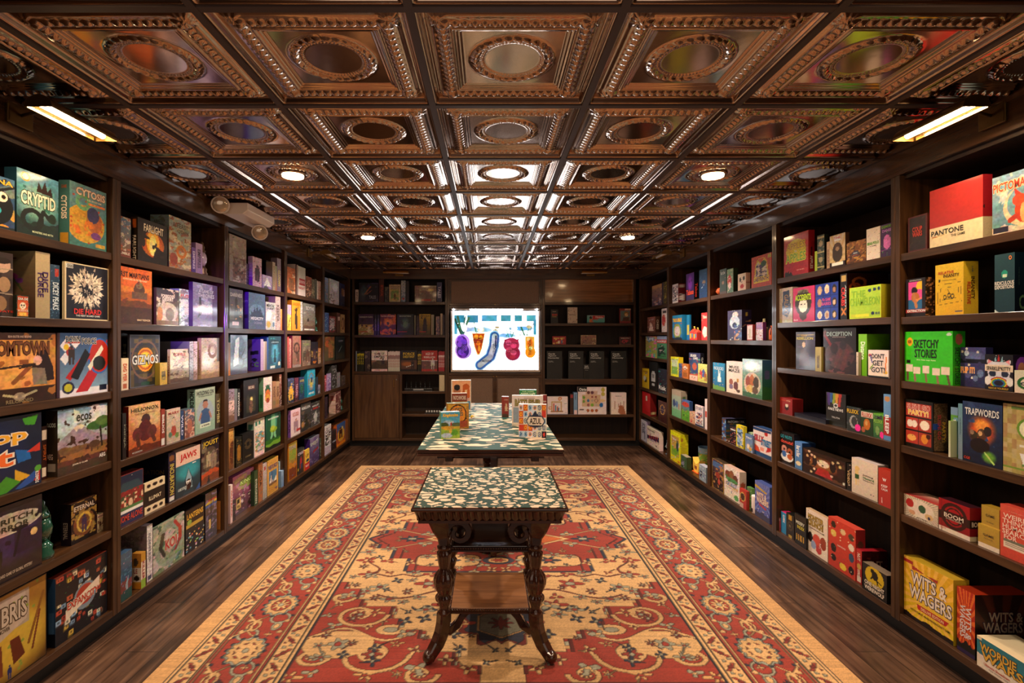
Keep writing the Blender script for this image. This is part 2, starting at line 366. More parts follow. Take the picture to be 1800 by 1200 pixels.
def tile_mesh(xa=-9, xb=9, ya=-9, yb=9):
    ix = np.where((ax >= xa) & (ax <= xb))[0]; iy = np.where((ax >= ya) & (ax <= yb))[0]
    X, Y, Z = [q[np.ix_(iy, ix)] for q in (TX, TY, TZ)]; w = len(ix)
    P = np.stack([X, Y, Z], -1).reshape(-1, 3)
    f = [(j*w+i, (j+1)*w+i, (j+1)*w+i+1, j*w+i+1) for j in range(len(iy)-1) for i in range(w-1)]
    return MB().add(P, f, None, True).mesh('ceiling_tile', M_TIN)
mb = MB().box(WLX, WRX, YF, WBY, CEIL+.045, CEIL+.1)
i0, i1 = -3, 3; j0 = -5
for i in range(i0+0, i1+1):
    x = GX+G*i+G*0
    if XL+.02 < x < XR-.02: mb.box(x-.0125, x+.0125, YF, YB-.001, CEIL-.004, CEIL+.046)
x = GX+G*0
for i in (-2, 4):
    pass
for j in range(j0, 9):
    y = GY+G*j
    if y > YF: mb.box(XL+.001, XR-.001, y-.0125, y+.0125, CEIL-.0035, CEIL+.045)
ceil = struct(mb.obj('ceiling', M_BAR))
full = tile_mesh(); cxl = GX-G*2.5; ml = tile_mesh(xa=XL+.004-cxl); cxr = GX+G*3.5; mr = tile_mesh(xb=XR-.004-cxr)
CY = YF+.004
for j in range(j0-1, 9):
    cy = GY+G*(j+.5)
    if cy+hs < YF: continue
    part = cy-hs < YF
    for i in range(-3, 4):
        cx = GX+G*(i+.5)
        if part: me = tile_mesh(xa=max(-9, XL+.004-cx), xb=min(9, XR-.004-cx), ya=CY-cy)
        else: me = ml if i == -3 else mr if i == 3 else full
        o = bpy.data.objects.new('ceiling_tile', me); COL.objects.link(o); o.parent = ceil; o.location = (cx, cy, CEIL+.002)
# headers and kick boards
def hdr(a): return a
struct(MB().box(XL-.022, XL, YF, YB-.001, HB, CEIL+.045).obj('trim_1', M_HEAD)); struct(MB().box(XR, XR+.022, YF, YB-.001, HB, CEIL+.045).obj('trim_2', M_HEAD))
struct(MB().box(XL-.022, XR+.022, YB, YB+.022, HB, CEIL+.045).obj('trim_3', M_WX))
struct(MB().box(XL-.001, XL+.012, YF, YB-.002, CEIL-.02, CEIL-.001).obj('trim_4', M_HEAD)); struct(MB().box(XR-.012, XR+.001, YF, YB-.002, CEIL-.02, CEIL-.001).obj('trim_5', M_HEAD))
KZ = CZ-1.391
struct(MB().box(XL-.06, XL-.045, YF, YB+.05, 0, KZ).obj('baseboard_left', M_KICK)); struct(MB().box(XR+.045, XR+.06, YF, YB+.05, 0, KZ).obj('baseboard_right', M_KICK))
struct(MB().box(XL-.04, XR+.04, YB+.05, YB+.062, 0, KZ).obj('baseboard_back', M_KICK))
# ---------------------------------------------------------------- side bookcases, one thing per bay
TOPS = {'L1': (.424, .084, -.266, -.612, -.959, -1.357), 'L2': (.42, .076, -.27, -.628, -.978, -1.357), 'L3': (.418, .071, -.272, -.618, -.967, -1.357),
        'L4': (.425, .073, -.285, -.619, -.951, -1.357), 'L5': (.411, .0675, -.268, -.616, -.933, -1.357),
        'R1': (.412, .102, -.209, -.523, -.862, -1.35), 'R2': (.416, .106, -.205, -.523, -.861, -1.35), 'R3': (.383, -.018, -.46, -.885, -1.353),
        'R4': (.382, -.02, -.42, -.857, -1.355), 'R5': (.392, .07, -.245, -.65, -.99, -1.355)}
EDGE = {'L': (.437, 1.51, 2.583, 3.657, 4.725, 5.80, 6.905), 'R': (.437, 1.48, 2.54, 3.622, 4.705, 5.785, 6.905)}
BAYN = {0: 'unseen nearest', 1: 'nearest', 2: 'second', 3: 'third', 4: 'fourth', 5: 'farthest'}
SD = {'L': 'left', 'R': 'right'}
for sd in 'LR':
    X = XL if sd == 'L' else XR; s = -1 if sd == 'L' else 1
    for k in range(0, 6):
        y0, y1 = EDGE[sd][k]+.0005, EDGE[sd][k+1]-.0005; yc = (y0+y1)/2; h = (y1-y0)/2; T = 0.027
        t = thing('bookcase', (X, yc, KZ), 'dark stained wooden bookcase bay, %s of the bays along the %s wall' % (BAYN[k], SD[sd]), 'bookcase', 'built-in bookcases along the side walls', 0)
        def lx(a, b): return (min(s*a, s*b), max(s*a, s*b))
        top = HB-KZ-.0005
        for e in (-1, 1):
            a, b = (-h, -h+T) if e < 0 else (h-T, h)
            bevel(MB().box(*lx(0, DEP), a, b, 0, top).obj('side_panel', M_WZ, t), .0025)
        tops = TOPS['%s%d' % (sd, max(k, 1))]
        for j, z in enumerate(tops):
            last = j == len(tops)-1; z1 = z+CZ-KZ
            inn = .001 if last else .006
            bevel(MB().box(*lx(inn, DEP-.012), -h+T+.0003, h-T-.0003, z1-(.034 if last else .036), z1).obj('shelf', M_WY, t), .002)
        MB().box(*lx(DEP-.012, DEP), -h+T+.0003, h-T-.0003, 0, top).obj('back_panel', M_BACK, t)
        MB().box(*lx(0.024, DEP-.012), -h+T+.0003, h-T-.0003, top-.02, top).obj('top_panel', M_BACK, t)

# ---------------------------------------------------------------- back wall units
PX = YB/F
def bx(px): return (px-VX)*PX
def bz(py): return CZ+(VY-py)*PX
BD = DEP-.03
def back_case(xa, xb, tops, label, name='bookcase', hb=HB, zb=KZ):
    t = thing(name, ((xa+xb)/2, YB, KZ), label, 'bookcase', 'bookcases on the back wall'); h = (xb-xa)/2; T = .03
    for a, b in ((-h, -h+T), (h-T, h)): bevel(MB().box(a, b, 0, BD, 0, hb-KZ-.0005).obj('side_panel', M_WZ, t), .0025)
    for z, th, a, b in tops: bevel(MB().box(a if a is not None else -h+T+.0003, b if b is not None else h-T-.0003, .004, BD-.012, z+CZ-KZ-th, z+CZ-KZ).obj('shelf', M_WX, t), .002)
    MB().box(-h+T+.0003, h-T-.0003, BD-.012, BD, 0, hb-KZ-.0005).obj('back_panel', M_BACK, t)
    return t, h
xa, xb = XL+.012, bx(786.3)-.0005
BL = (.49, .043, -.451); xm = bx(704)
t, h = back_case(xa, xb, [(.49, .038, None, None), (.043, .036, None, None), (-.451, .04, None, None)], 'dark wooden bookcase with a cupboard door on the left of the back wall')
c = (xa+xb)/2
bevel(MB().box(xm-c-.02, xm-c+.02, .004, BD-.013, .0005, -.491+CZ-KZ-.0005).obj('divider', M_WZ, t), .002)
for z in (-.72, -1.03, -1.36): bevel(MB().box(xm-c+.0205, h-.0305, .008, BD-.013, z+CZ-KZ-.034, z+CZ-KZ).obj('shelf', M_WX, t), .002)
bevel(MB().box(-h+.031, xm-c-.021, .004, .02, .0, .034).obj('plinth_rail', M_WX, t), .002)
dr = bevel(MB().box(-h+.033, xm-c-.023, .004, .024, .037, -.491+CZ-KZ-.004).obj('door', M_PANEL, t), .003)
kx = bx(697)-c
MB().lathe([(.008, 0), (.010, -.006), (.006, -.012)], 16, axis='y', o=(kx, .004, bz(667)-KZ)).obj('lock', M_STEEL, dr)
MB().box(bx(692.5)-c-.004, bx(692.5)-c+.004, -.016, .0039, bz(680)-KZ, bz(667)-KZ).obj('handle', M_BRASS, dr)
xa2, xb2 = bx(954)+.0005, XR-.03
t2, h2 = back_case(xa2, xb2, [(.485, .034, None, None), (.20, .034, None, None), (-.088, .036, None, None), (-.554, .075, None, None), (-1.036, .036, None, None), (-1.355, .035, None, None)],
                   'dark wooden bookcase with a solid top panel on the right of the back wall')
MB().box(-h2+.0305, h2-.0305, .045, .06, .487+CZ-KZ, HB-KZ-.001).obj('upper_panel', wood('glossy_panel', (.16, .062, .018), (.38, .16, .05), .2, 'x', .6), t2)
# middle media cabinet with mesh doors
xa3, xb3 = xb+.001, xa2-.001; c3 = (xa3+xb3)/2; h3 = (xb3-xa3)/2
t3 = thing('media_cabinet', (c3, YB, KZ), 'dark wooden cabinet with wire mesh doors around the bright screen', 'cabinet')
for a, b in ((-h3, -h3+.022), (h3-.022, h3)): bevel(MB().box(a, b, .004, BD, 0, HB-KZ-.0005).obj('side_panel', M_WZ, t3), .002)
MB().box(-h3+.0225, h3-.0225, BD-.012, BD, 0, HB-KZ-.0005).obj('back_panel', mat('cabinet_back', (.30, .19, .13), .6), t3)
for za, zb_ in ((bz(543)-.002, bz(537)), (bz(659.5), bz(655))): bevel(MB().box(-h3+.0225, h3-.0225, .006, BD-.013, za-KZ, zb_-KZ).obj('rail', M_WX, t3), .002)
bevel(MB().box(-h3+.0225, h3-.0225, .006, BD-.013, 0, .034).obj('shelf', M_WX, t3), .002)
MB().box(-h3+.0225, h3-.0225, .012, BD-.013, .34, .36).obj('shelf', M_WX, t3)
M_MESH = mat('bronze_wire', (.05, .03, .02), .5, .3); M_MBACK = mat('mesh_backing', (.62, .41, .30), .7)
def mesh_door(x0, x1, z0, z1, lock):
    d_ = MB(); w = .026
    d_.box(x0, x0+w, .006, .024, z0, z1); d_.box(x1-w, x1, .006, .024, z0, z1); d_.box(x0+w, x1-w, .006, .024, z0, z0+w); d_.box(x0+w, x1-w, .006, .024, z1-w, z1)
    o = d_.obj('door', M_WX, t3)
    g_ = MB(); a, b, p, q = x0+w, x1-w, z0+w, z1-w; st = .026; sl = .6; k = a-(q-p)/sl
    def strip(xs, zs, xe, ze):
        L = math.hypot(xe-xs, ze-zs)
        if L < .002: return
        nx_, nz_ = -(ze-zs)/L*.0012, (xe-xs)/L*.0012
        g_.add([(xs-nx_, .014, zs-nz_), (xe-nx_, .014, ze-nz_), (xe+nx_, .014, ze+nz_), (xs+nx_, .014, zs+nz_), (xs-nx_, .017, zs-nz_), (xe-nx_, .017, ze-nz_), (xe+nx_, .017, ze+nz_), (xs+nx_, .017, zs+nz_)],
               [(0, 1, 2, 3), (7, 6, 5, 4), (0, 4, 5, 1), (3, 2, 6, 7)])
    while k < b:
        xs, zs, xe, ze = k, p, k+(q-p)/sl, q
        if xs < a: zs = p+(a-xs)*sl; xs = a
        if xe > b: ze = p+(b-k)*sl; xe = b
        strip(xs, zs, xe, ze); strip(xs, p+q-zs, xe, p+q-ze); k += st
    g_.obj('wire_mesh', M_MESH, o); MB().box(a, b, .0245, .028, p, q).obj('backing', M_MBACK, o)
    MB().lathe([(.007, 0), (.009, -.004), (.004, -.006)], 12, axis='y', o=(lock[0], .006, lock[1])).obj('lock', M_BRASS, o)
mesh_door(-h3+.024, h3-.024, bz(536.5)-KZ, HB-KZ-.003, (bx(870.3)-c3, bz(534.5)-KZ))
zt = bz(660)-KZ
mesh_door(-h3+.024, -.0015, .036, zt, (-.02, zt-.013)); mesh_door(.0015, h3-.024, .036, zt, (.02, zt-.013))
# the screen in its niche
SX0, SX1, SZ0, SZ1 = bx(795), bx(947), bz(650), bz(546)
tv = thing('display_screen', ((SX0+SX1)/2, YB+.03, SZ0), 'bright wall screen showing vegetable-shaped planters on white, in the back cabinet', 'screen')
w_, hh_ = SX1-SX0, SZ1-SZ0
fr = MB(); fr.box(-w_/2-.022, w_/2+.022, .002, .045, -.028, -.001); fr.box(-w_/2-.022, -w_/2-.001, .002, .045, -.001, hh_+.003); fr.box(w_/2+.001, w_/2+.022, .002, .045, -.001, hh_+.003); fr.box(-w_/2-.001, w_/2+.001, .012, .045, -.001, hh_+.003)
fr.obj('bezel', mat('pale_bezel', (.62, .50, .42), .35), tv)
SCR = ('g fff fff;r .03 .72 .97 .93 9de;N fff 5 .55 0 .6 1 .95;r .02 .80 .14 .93 3ab;r .17 .80 .30 .93 49b;r .34 .82 .52 .93 5ac;r .56 .82 .68 .93 4ab;r .72 .82 .81 .93 4ab;r .86 .82 .97 .93 5bc;r .02 .58 .06 .80 5bd;r .94 .6 .975 .85 4ac;'
       'r .145 .6 .168 1 fff;r .305 .6 .335 1 fff;r .69 .6 .715 1 fff;r .02 .56 .98 .60 dff;E .3 .68 .18 .05 adf;E .8 .70 .14 .04 7cf;E .62 .58 .1 .04 8cf;'
       'w .10 .60 .03 .86 .012 254;w .11 .60 .06 .90 .014 475;w .12 .60 .19 .88 .014 586;w .11 .6 .15 .9 .008 376;e .14 .71 .03 .06 fff;w .28 .60 .25 .80 .006 295;w .29 .6 .31 .78 .005 3a7;e .33 .68 .04 .05 fed;e .29 .74 .03 .03 fff;e .50 .66 .03 .04 edb;w .50 .60 .50 .74 .005 8a7;e .52 .72 .03 .02 ba8;'
       'w .66 .52 .62 .72 .005 2b9;w .68 .52 .74 .74 .006 3a9;w .69 .52 .66 .78 .005 4ba;e .72 .70 .03 .06 fff;w .84 .58 .80 .72 .01 386;w .86 .58 .90 .74 .006 7a8;w .87 .58 .94 .78 .005 999;e .89 .73 .03 .03 eda;k 2a9 14 .008;'
       'r 0 0 1 .50 fff;r 0 .50 .50 .60 fff;r .78 .55 1 .58 fff;'
       'e .115 .47 .088 .135 c9e;e .125 .33 .098 .15 c9e;e .685 .42 .098 .13 fce;e .70 .28 .094 .13 fce;w .49 .57 .48 .40 .064 adf;w .48 .40 .44 .22 .064 adf;w .44 .22 .32 .08 .064 adf;e .11 .45 .062 .125 518;e .12 .32 .072 .12 418;e .09 .52 .035 .05 84c;e .13 .47 .035 .05 73c;e .085 .43 .03 .045 94d;e .14 .37 .035 .05 84c;e .10 .30 .035 .05 84d;e .13 .25 .03 .04 73b;'
       'p fb5 .225 .62 .38 .62 .345 .36 .315 .25 .285 .25 .25 .40;p c41 .235 .61 .37 .61 .335 .36 .31 .27 .295 .27 .26 .40;e .275 .56 .025 .04 fa2;e .33 .55 .02 .04 fa1;e .30 .45 .025 .04 f81;e .31 .36 .015 .05 f92;'
       'w .49 .57 .48 .40 .052 36a;w .48 .40 .44 .22 .052 36a;w .44 .22 .32 .08 .052 36a;w .49 .57 .48 .40 .030 ccc;w .48 .40 .44 .22 .030 bbb;w .44 .22 .32 .08 .030 aaa;w .505 .57 .50 .38 .008 136;'
       'e .685 .42 .09 .12 b25;e .70 .28 .085 .12 a14;r .60 .42 .77 .52 b25;e .65 .46 .035 .045 e58;e .71 .41 .035 .045 e47;e .66 .34 .035 .045 d46;e .71 .29 .035 .045 e57;e .70 .22 .035 .03 c24;'
       'e .90 .42 .055 .15 fb4;e .905 .30 .062 .10 fa2;r .845 .45 .955 .57 fb4;e .90 .44 .035 .09 f81;e .90 .30 .045 .075 f91;e .88 .52 .02 .03 fd8;e .91 .37 .02 .03 fe9;'
       'v .125 .36 .05 .17 102 GOOD|THINGS;t .30 .50 .12 .10 310 SOME|THINGS|GROW;v .487 .34 .035 .2 125 GROW SLOW;t .385 .15 .14 .035 124 SOMETHING;t .68 .45 .15 .03 402 GARDEN;t .69 .31 .13 .05 402 KIND OF|GOOD;v .90 .38 .03 .26 410 WONDERFUL')
sc = MB(); face(sc, SCR, (-w_/2, .0112, 0), (w_, 0, 0), (0, 0, hh_), 300, 206, 5, boost=9)
tl = mat('unused', (0, 0, 0))
sc.obj('screen', colmat('screen_glow', .4, emit=1.0), tv)
st_ = thing('light_strip', ((SX0+SX1)/2, YB-.022, bz(544.2)+.0), 'thin white light strip glowing along the top of the screen', 'light')
MB().box(-w_/2-.008, w_/2+.008, 0, .02, 0, .012).obj('housing', mat('strip_housing', (.5, .4, .35), .3, .5), st_)
MB().box(-w_/2+.24, w_/2-.22, -.004, -.0005, -.006, .010).obj('diffuser', mat('strip_light', (1, 1, 1), .5, emit=(.85, .93, 1), es=45), st_)
for xx in (-w_/2+.02, w_/2-.03): MB().ball((xx, -.012, .002), .011, 12).obj('end_lamp', bpy.data.materials.get('end_glow') or mat('end_glow', (1, 1, 1), .5, emit=(.8, .9, 1), es=60), st_)

# ---------------------------------------------------------------- lamps and ceiling fittings
for k, (x, y) in enumerate(CANS):
    if y < -1.7: continue
    t = thing('recessed_ceiling_light', (x, y, CEIL), 'round recessed ceiling light glowing warm, %s pair, %s side of the ceiling' % ({0: 'rearmost', 1: 'behind-camera', 2: 'nearer', 3: 'farther'}[k//2], 'left' if k % 2 == 0 else 'right'), 'ceiling light', 'recessed ceiling lights')
    MB().lathe([(.080, .0225), (.078, .014), (.070, .010), (.061, .011)], 32, o=(0, 0, 0)).obj('trim_ring', M_TIN, t)
    MB().lathe([(.060, .0095), (.058, .002), (.040, -.003)], 32).obj('lens', M_CAN, t)
def half_shell(L, r, mt, name, parent, closed=True):
    mb = MB(); n = 12; v = []; f = []
    for rr in (r, r-.003):
        for yy in (-L/2, L/2):
            for k in range(n+1):
                a = math.pi*k/n; v.append((rr*math.cos(a), yy, rr*math.sin(a)*.9))
    m = n+1
    for k in range(n):
        f += [(k, k+1, m+k+1, m+k), (2*m+k, 3*m+k, 3*m+k+1, 2*m+k+1)]
    f += [(0, m, 3*m, 2*m), (n, 2*m+n, 3*m+n, m+n)]
    mb.add(v, f, None, True)
    for yy in (-L/2, L/2):
        v = [(r*math.cos(math.pi*k/n), yy, r*math.sin(math.pi*k/n)*.9) for k in range(n+1)]; mb.add(v, [tuple(range(n+1))])
    return mb.obj(name, mt, parent)
def picture_light(X, Y, s, lit, label, back=False):
    """s = direction from the wall into the room; local frame: lamp along y, wall at x=0"""
    rz = 0 if s > 0 else math.pi
    if back: rz = -math.pi/2
    t = thing('picture_light', (X, Y, CZ+.875), label, 'picture light', 'brass picture lights on the header', rz)
    br_ = M_BRASS if not lit else M_BRASSD
    bevel(MB().box(0.0005, .014, -.055, .055, -.035, .05).obj('mounting_plate', br_, t), .004)
    MB().tube([(.014, 0, .01), (.06, 0, .022), (.12, 0, .024), (.20, 0, .012)], .006, 8).obj('arm', br_, t)
    sh = half_shell(.33, .052, br_, 'shade', t); sh.location = (.225, 0, -.028)
    tb = MB().lathe([(.012, -.15), (.012, .15)], 12, axis='y'); o = tb.obj('bulb', M_TUBE if lit else mat('unlit_bulb', (.7, .6, .55), .2), t); o.location = (.225, 0, -.012)
    if lit:
        a = .09
    MB().box(.175, .18, -.158, .158, -.027, .005).obj('reflector', bpy.data.materials.get('reflector') or mat('reflector', (.9, .75, .55), .15, 1), t)
picture_light(XL, 2.04, 1, True, 'lit brass picture light above the nearest bay of the left bookcase')
picture_light(XR, 2.04, -1, True, 'lit brass picture light above the nearest bay of the right bookcase')
picture_light(XL, 5.33, 1, False, 'unlit brass picture light high above the fourth left bay')
picture_light(XR, 5.33, -1, False, 'unlit brass picture light high above the fourth right bay')
picture_light(bx(702), YB, 1, False, 'unlit brass picture light above the left bookcase of the back wall', True)
picture_light(bx(1038), YB, 1, False, 'unlit brass picture light above the right bookcase of the back wall', True)
# emergency light
t = thing('emergency_light', (-1.735, 3.74, CEIL-.001), 'pale twin-head emergency light mounted where ceiling meets the left header', 'emergency light')
hb_ = MB(); hb_.add([(x, y, z) for y in (-.22, .22) for x, z in ((-.144, 0), (.07, 0), (.07, -.05), (.035, -.078), (-.10, -.078), (-.144, -.05))],
        [(0, 1, 2, 3, 4, 5), (11, 10, 9, 8, 7, 6)]+[(k, 6+k, 6+(k+1) % 6, (k+1) % 6) for k in range(6)])
bevel(hb_.obj('housing', M_WHITE, t), .004)
M_LENS = mat('ribbed_lens', (.62, .5, .38), .12, .3, coat=.8)
for yy, tx, dz in ((-.30, -.075, -.035), (.12, .0, -.135)):
    hd = MB().lathe([(.015, .045), (.035, .04), (.052, .015), (.058, -.008), (.056, -.014), (.050, -.012)], 24).obj('lamp_head', M_WHITE, t); hd.location = (tx, yy, dz)
    d_ = Vector((.45, -1, -.35)).normalized(); hd.rotation_euler = d_.to_track_quat('-Z', 'Y').to_euler()
    MB().lathe([(.051, -.010), (.046, -.016), (.025, -.021), (.002, -.023)], 24, flute=lambda r, z: .02, ft=12).obj('lens', M_LENS, hd)
    MB().tube([(tx, yy, dz+.02), (tx, yy+.05, -.05)], .012, 8).obj('bracket', M_WHITE, t)

# ---------------------------------------------------------------- rug, woven pattern from symmetric shapes
def rug():
    RW, RL = 3.05, 4.27; n_x, n_y = 560, 784
    X, Y = np.meshgrid(np.linspace(-RW/2, RW/2, n_x), np.linspace(-RL/2, RL/2, n_y)); U, V = np.abs(X), np.abs(Y)
    tan, tan2, red, dred, navy, grey, cream = [hx(c) for c in ('ca6', 'c95', 'a32', '821', '234', '998', 'ec9')]
    tan = np.array([.80, .63, .43]); tan2 = np.array([.78, .59, .38]); red = np.array([.57, .19, .14]); dred = np.array([.43, .12, .10]); navy = np.array([.16, .17, .24]); grey = np.array([.58, .56, .48]); cream = np.array([.80, .63, .42])
    A = np.zeros(X.shape+(3,)); A[:] = tan
    du, dv = RW/2-U, RL/2-V; d_ = np.minimum(du, dv); side = du < dv
    s = np.where(side, V, U)           # coordinate along the border
    def st(m, c): A[m] = c
    st(d_ < .09, tan2)
    for a in (.088, .105, .187, .468, .553, .575): st(np.abs(d_-a) < .0035, navy*.7)
    st((d_ > .092) & (d_ < .102), tan)
    st((d_ > .191) & (d_ < .464), red)
    # guard borders: small red sprigs and grey leaves
    for lo, hi in ((.107, .185), (.472, .551)):
        m = (d_ > lo) & (d_ < hi); c = (lo+hi)/2; ph = (s/.10); fr_ = (ph-np.floor(ph)-.5)*.10; q = d_-c; od = np.floor(ph).astype(int) % 2
        st(m & (np.abs(q-fr_*.8*(1-2*od)) < .010) & (np.abs(fr_) < .028), red); st(m & (np.hypot(fr_, q) < .013), dred)
        st(m & (np.hypot((np.abs(fr_)-.046)/1.4, (q-.014*(1-2*od))) < .009), grey); st(m & (np.hypot(fr_-.02, q+.022) < .006), red)
    # main border: vine, rosettes, palmettes, leaves
    m = (d_ > .193) & (d_ < .462); P_ = .41; ph = s/P_+.25; k = np.floor(ph).astype(int); x = (ph-k-.5)*P_; y = d_-.328
    vine = .085*np.sin(2*math.pi*s/P_); st(m & (np.abs(y-vine) < .006), cream); st(m & (np.abs(np.abs(y)-.122) < .004), cream*.9)
    st(m & (np.abs(np.hypot((np.abs(x)-.13), (y-.05*np.sign(x)))-.045) < .007), grey)
    r = np.hypot(x/1.25, y); th = np.arctan2(y, x); od = k % 2 == 0
    st(m & (r < .088+.010*np.cos(12*th)), np.array([.55, .57, .53])); st(m & (r < .074+.007*np.cos(12*th)), cream*.95)
    st(m & (r < .050), red); st(m & od & (r < .034+.012*np.cos(8*th)), cream); st(m & ~od & (r < .046+.006*np.cos(8*th)), tan); st(m & (r < .014), grey); st(m & (r < .088+.010*np.cos(12*th)) & (r > .0865), navy)
    x2 = P_/2-np.abs(x); st(m & (np.hypot(x2/1.0, (y+.045)/.45) < .052), cream*.92); st(m & (np.hypot(x2/1.0, (y+.045)/.45) < .026), red); st(m & (np.hypot(x2, (y-.06)/.6) < .040), grey); st(m & (np.hypot(x2, (y-.06)/.6) < .022), tan)
    st(m & (np.abs(y+.09-.03*np.cos(x*34)) < .008) & (np.abs(x) > .09), tan)
    st(m & (np.hypot(np.abs(x)-.155, (np.abs(y)-.095)) < .014), tan); st(m & (np.hypot(np.abs(x)-.105, (np.abs(y)-.105)) < .009), navy)
    # field
    fld = d_ > .579; fu, fv = RW/2-.579, RL/2-.579      # .946, 1.556
    # stepped outline of the tan field: |u| limit as a function of |v|
    steps = [(0, .66, 2), (.66, .74, .90), (.74, .86, .80), (.86, .94, .76), (.94, 1.06, .58), (1.06, 1.16, .52), (1.16, 1.24, .40), (1.24, 1.34, .33), (1.34, 1.44, .22), (1.44, 1.56, .10)]
    lim = np.zeros(U.shape)
    for a, b, l_ in steps: lim[(V >= a) & (V < b)] = l_
    corner_ = fld & (U > lim); st(corner_, red)
    ck = fld & (U > lim-.028) & (U <= lim) & (V > .66) & (V < 1.44); st(ck, tan2*.95); ch = (np.floor(V/.03)+np.floor(U/.04)).astype(int) % 3; st(ck & (ch == 0), red); st(ck & (ch == 1), grey*1.1)
    st(fld & (np.abs(U-lim) < .007) & (V > .66) & (V < 1.5), dred*.8)
    # scrollwork on the red corners
    for cu_, cv_, r_ in ((.74, 1.02, .11), (.60, 1.36, .13), (.87, 1.38, .06), (.36, 1.50, .06), (.88, .84, .05)):
        rr = np.hypot((U-cu_)/1.2, V-cv_); t_ = np.arctan2(V-cv_, U-cu_)
        st(corner_ & (np.abs(rr-r_*(.75+.12*t_)) < .011), cream*.95); st(corner_ & (rr < r_*.42), tan); st(corner_ & (rr < r_*.25+.01*np.cos(6*t_)), red*.9); st(corner_ & (rr < .012), grey)
    st(corner_ & (np.abs(V-1.20-.05*np.sin(U*14)) < .009) & (U > .42), tan); st(corner_ & (np.hypot((U-.55)/1.7, V-1.16) < .045), tan); st(corner_ & (np.hypot((U-.55)/1.7, V-1.16) < .022), grey)
    big = corner_ & (((U-.78)/.17)**2+((V-1.28)/.11)**2 < 1); st(big, tan); st(big & (((U-.78)/.14)**2+((V-1.28)/.085)**2 > 1), cream); st(big & (np.hypot(U-.78, V-1.28) < .04+.012*np.cos(5*np.arctan2(V-1.28, U-.78))), grey); st(big & (np.hypot(U-.78, V-1.28) < .018), red)
    # motifs on the tan ground
    g_ = fld & (U <= lim-.03)
    for cu_, cv_, r_, c_, c2 in ((.42, .68, .055, red, grey), (.62, .86, .035, grey, red), (.30, .92, .05, red, tan), (.70, .72, .04, grey, dred), (.80, .56, .045, red, grey), (.20, .68, .04, grey, red), (.85, .14, .035, red, grey), (.86, .36, .045, red, tan), (.14, 1.16, .035, grey, red)):
        rr = np.hypot((U-cu_)/1.5, V-cv_); t_ = np.arctan2(V-cv_, U-cu_); st(g_ & (rr < r_*(.75+.3*np.cos(5*t_))), c_); st(g_ & (rr < r_*.35), c2)
    for a, b, c_, e in ((.12, .90, .62, .60), (.42, .62, .80, .60), (.62, .86, .42, .74)):
        pass
    st(g_ & (np.abs(V-.575-.012*np.sin(U*40)) < .006) & (U < .8) & (U > .3), dred); st(g_ & (np.abs(U-.80-.05*np.sin(V*22)) < .006) & (V > .3) & (V < .6), dred)
    st(g_ & (np.abs(V-.80-.05*np.cos(U*11)) < .006) & (U < .7) & (U > .1), dred); st(g_ & (np.abs(V-.955-.02*np.sin(U*60)) < .009) & (U < .48) & (U > .22), navy)
    # medallion
    ms = [(0, .10, .92), (.10, .17, .82), (.17, .33, .70), (.33, .52, .58)]
    ml_ = np.zeros(U.shape)
    for a, b, l_ in ms: ml_[(V >= a) & (V < b)] = l_
    sl_ = (V < .10); ml_[sl_] = .92-(V[sl_])*.9
    md = fld & (U < ml_) & (V < .52)
    edge = fld & (((U < ml_+.022) & (U >= ml_) & (V < .52)) | ((V >= .52) & (V < .535) & (U < .58)))
    st(edge, navy); st(md, red)
    inner = md & (U < ml_-.05) & (V < .47) & ~(U > ml_-.057); st(md & (np.abs(ml_-.05-U) < .006), dred*.8)
    for cu_, cv_, ru, rv in ((.33, .36, .20, .085),):
        e = (np.abs(U-cu_)/ru)**4+(np.abs(V-cv_)/rv)**4; st(md & (e < 1.35), dred*.8); st(md & (e < 1.15), tan); st(md & (np.hypot((U-cu_)/1.6, V-cv_) < .038+.015*np.cos(6*np.arctan2(V-cv_, U-cu_))), navy); st(md & (np.hypot((U-cu_)/1.6, V-cv_) < .016), red)
    dm = U/.50+V/.26; st(md & (dm < 1), np.array([.74, .36, .16])); st(md & (np.abs(dm-1) < .05), tan); hexa = np.maximum(U*.9+V*.5, V*1.1); st(md & (hexa < .20), tan2); st(md & (hexa < .185) & (hexa > .17), navy)
    st(md & (np.hypot(U/1.5, V-.0) < .075+.02*np.cos(8*np.arctan2(V, U))), navy); st(md & (np.hypot(U/1.5, V) < .045+.012*np.cos(8*np.arctan2(V, U))), red*1.1); st(md & (np.hypot(U, V) < .02), tan)
    st(md & (np.hypot((U-.62)/1.6, V) < .042+.014*np.cos(6*np.arctan2(V, U-.62))), navy); st(md & (np.hypot((U-.62)/1.6, V) < .02), grey); st(md & (np.abs(V-.5*np.abs(U-.45)-.03) < .007) & (U > .3), tan)
    st(md & (np.hypot((U-0)/1.7, V-.36) < .06), navy); st(md & (np.hypot(U/1.7, V-.36) < .04), tan2); st(md & (np.hypot(U/1.7, V-.36) < .022+.008*np.cos(7*np.arctan2(V-.36, U))), red)
    # pendants along the long axis
    pd = fld & (V > .53); r6 = np.maximum(U*.87+np.abs(V-1.10)*.5, np.abs(V-1.10))
    rr = np.hypot(U/1.05, (V-1.10)); t_ = np.arctan2(V-1.10, U); st(pd & (rr < .17+.028*np.cos(9*t_+math.pi)), navy); st(pd & (rr < .185+.03*np.cos(9*t_+math.pi)) & (rr > .165+.02*np.cos(9*t_+math.pi)), dred)
    r6 = np.maximum(U, U*.5+np.abs(V-1.10)*.87); st(pd & (r6 < .118), tan2); st(pd & (r6 < .108), grey*.85); st(pd & (rr < .045+.018*np.cos(8*t_)), dred)
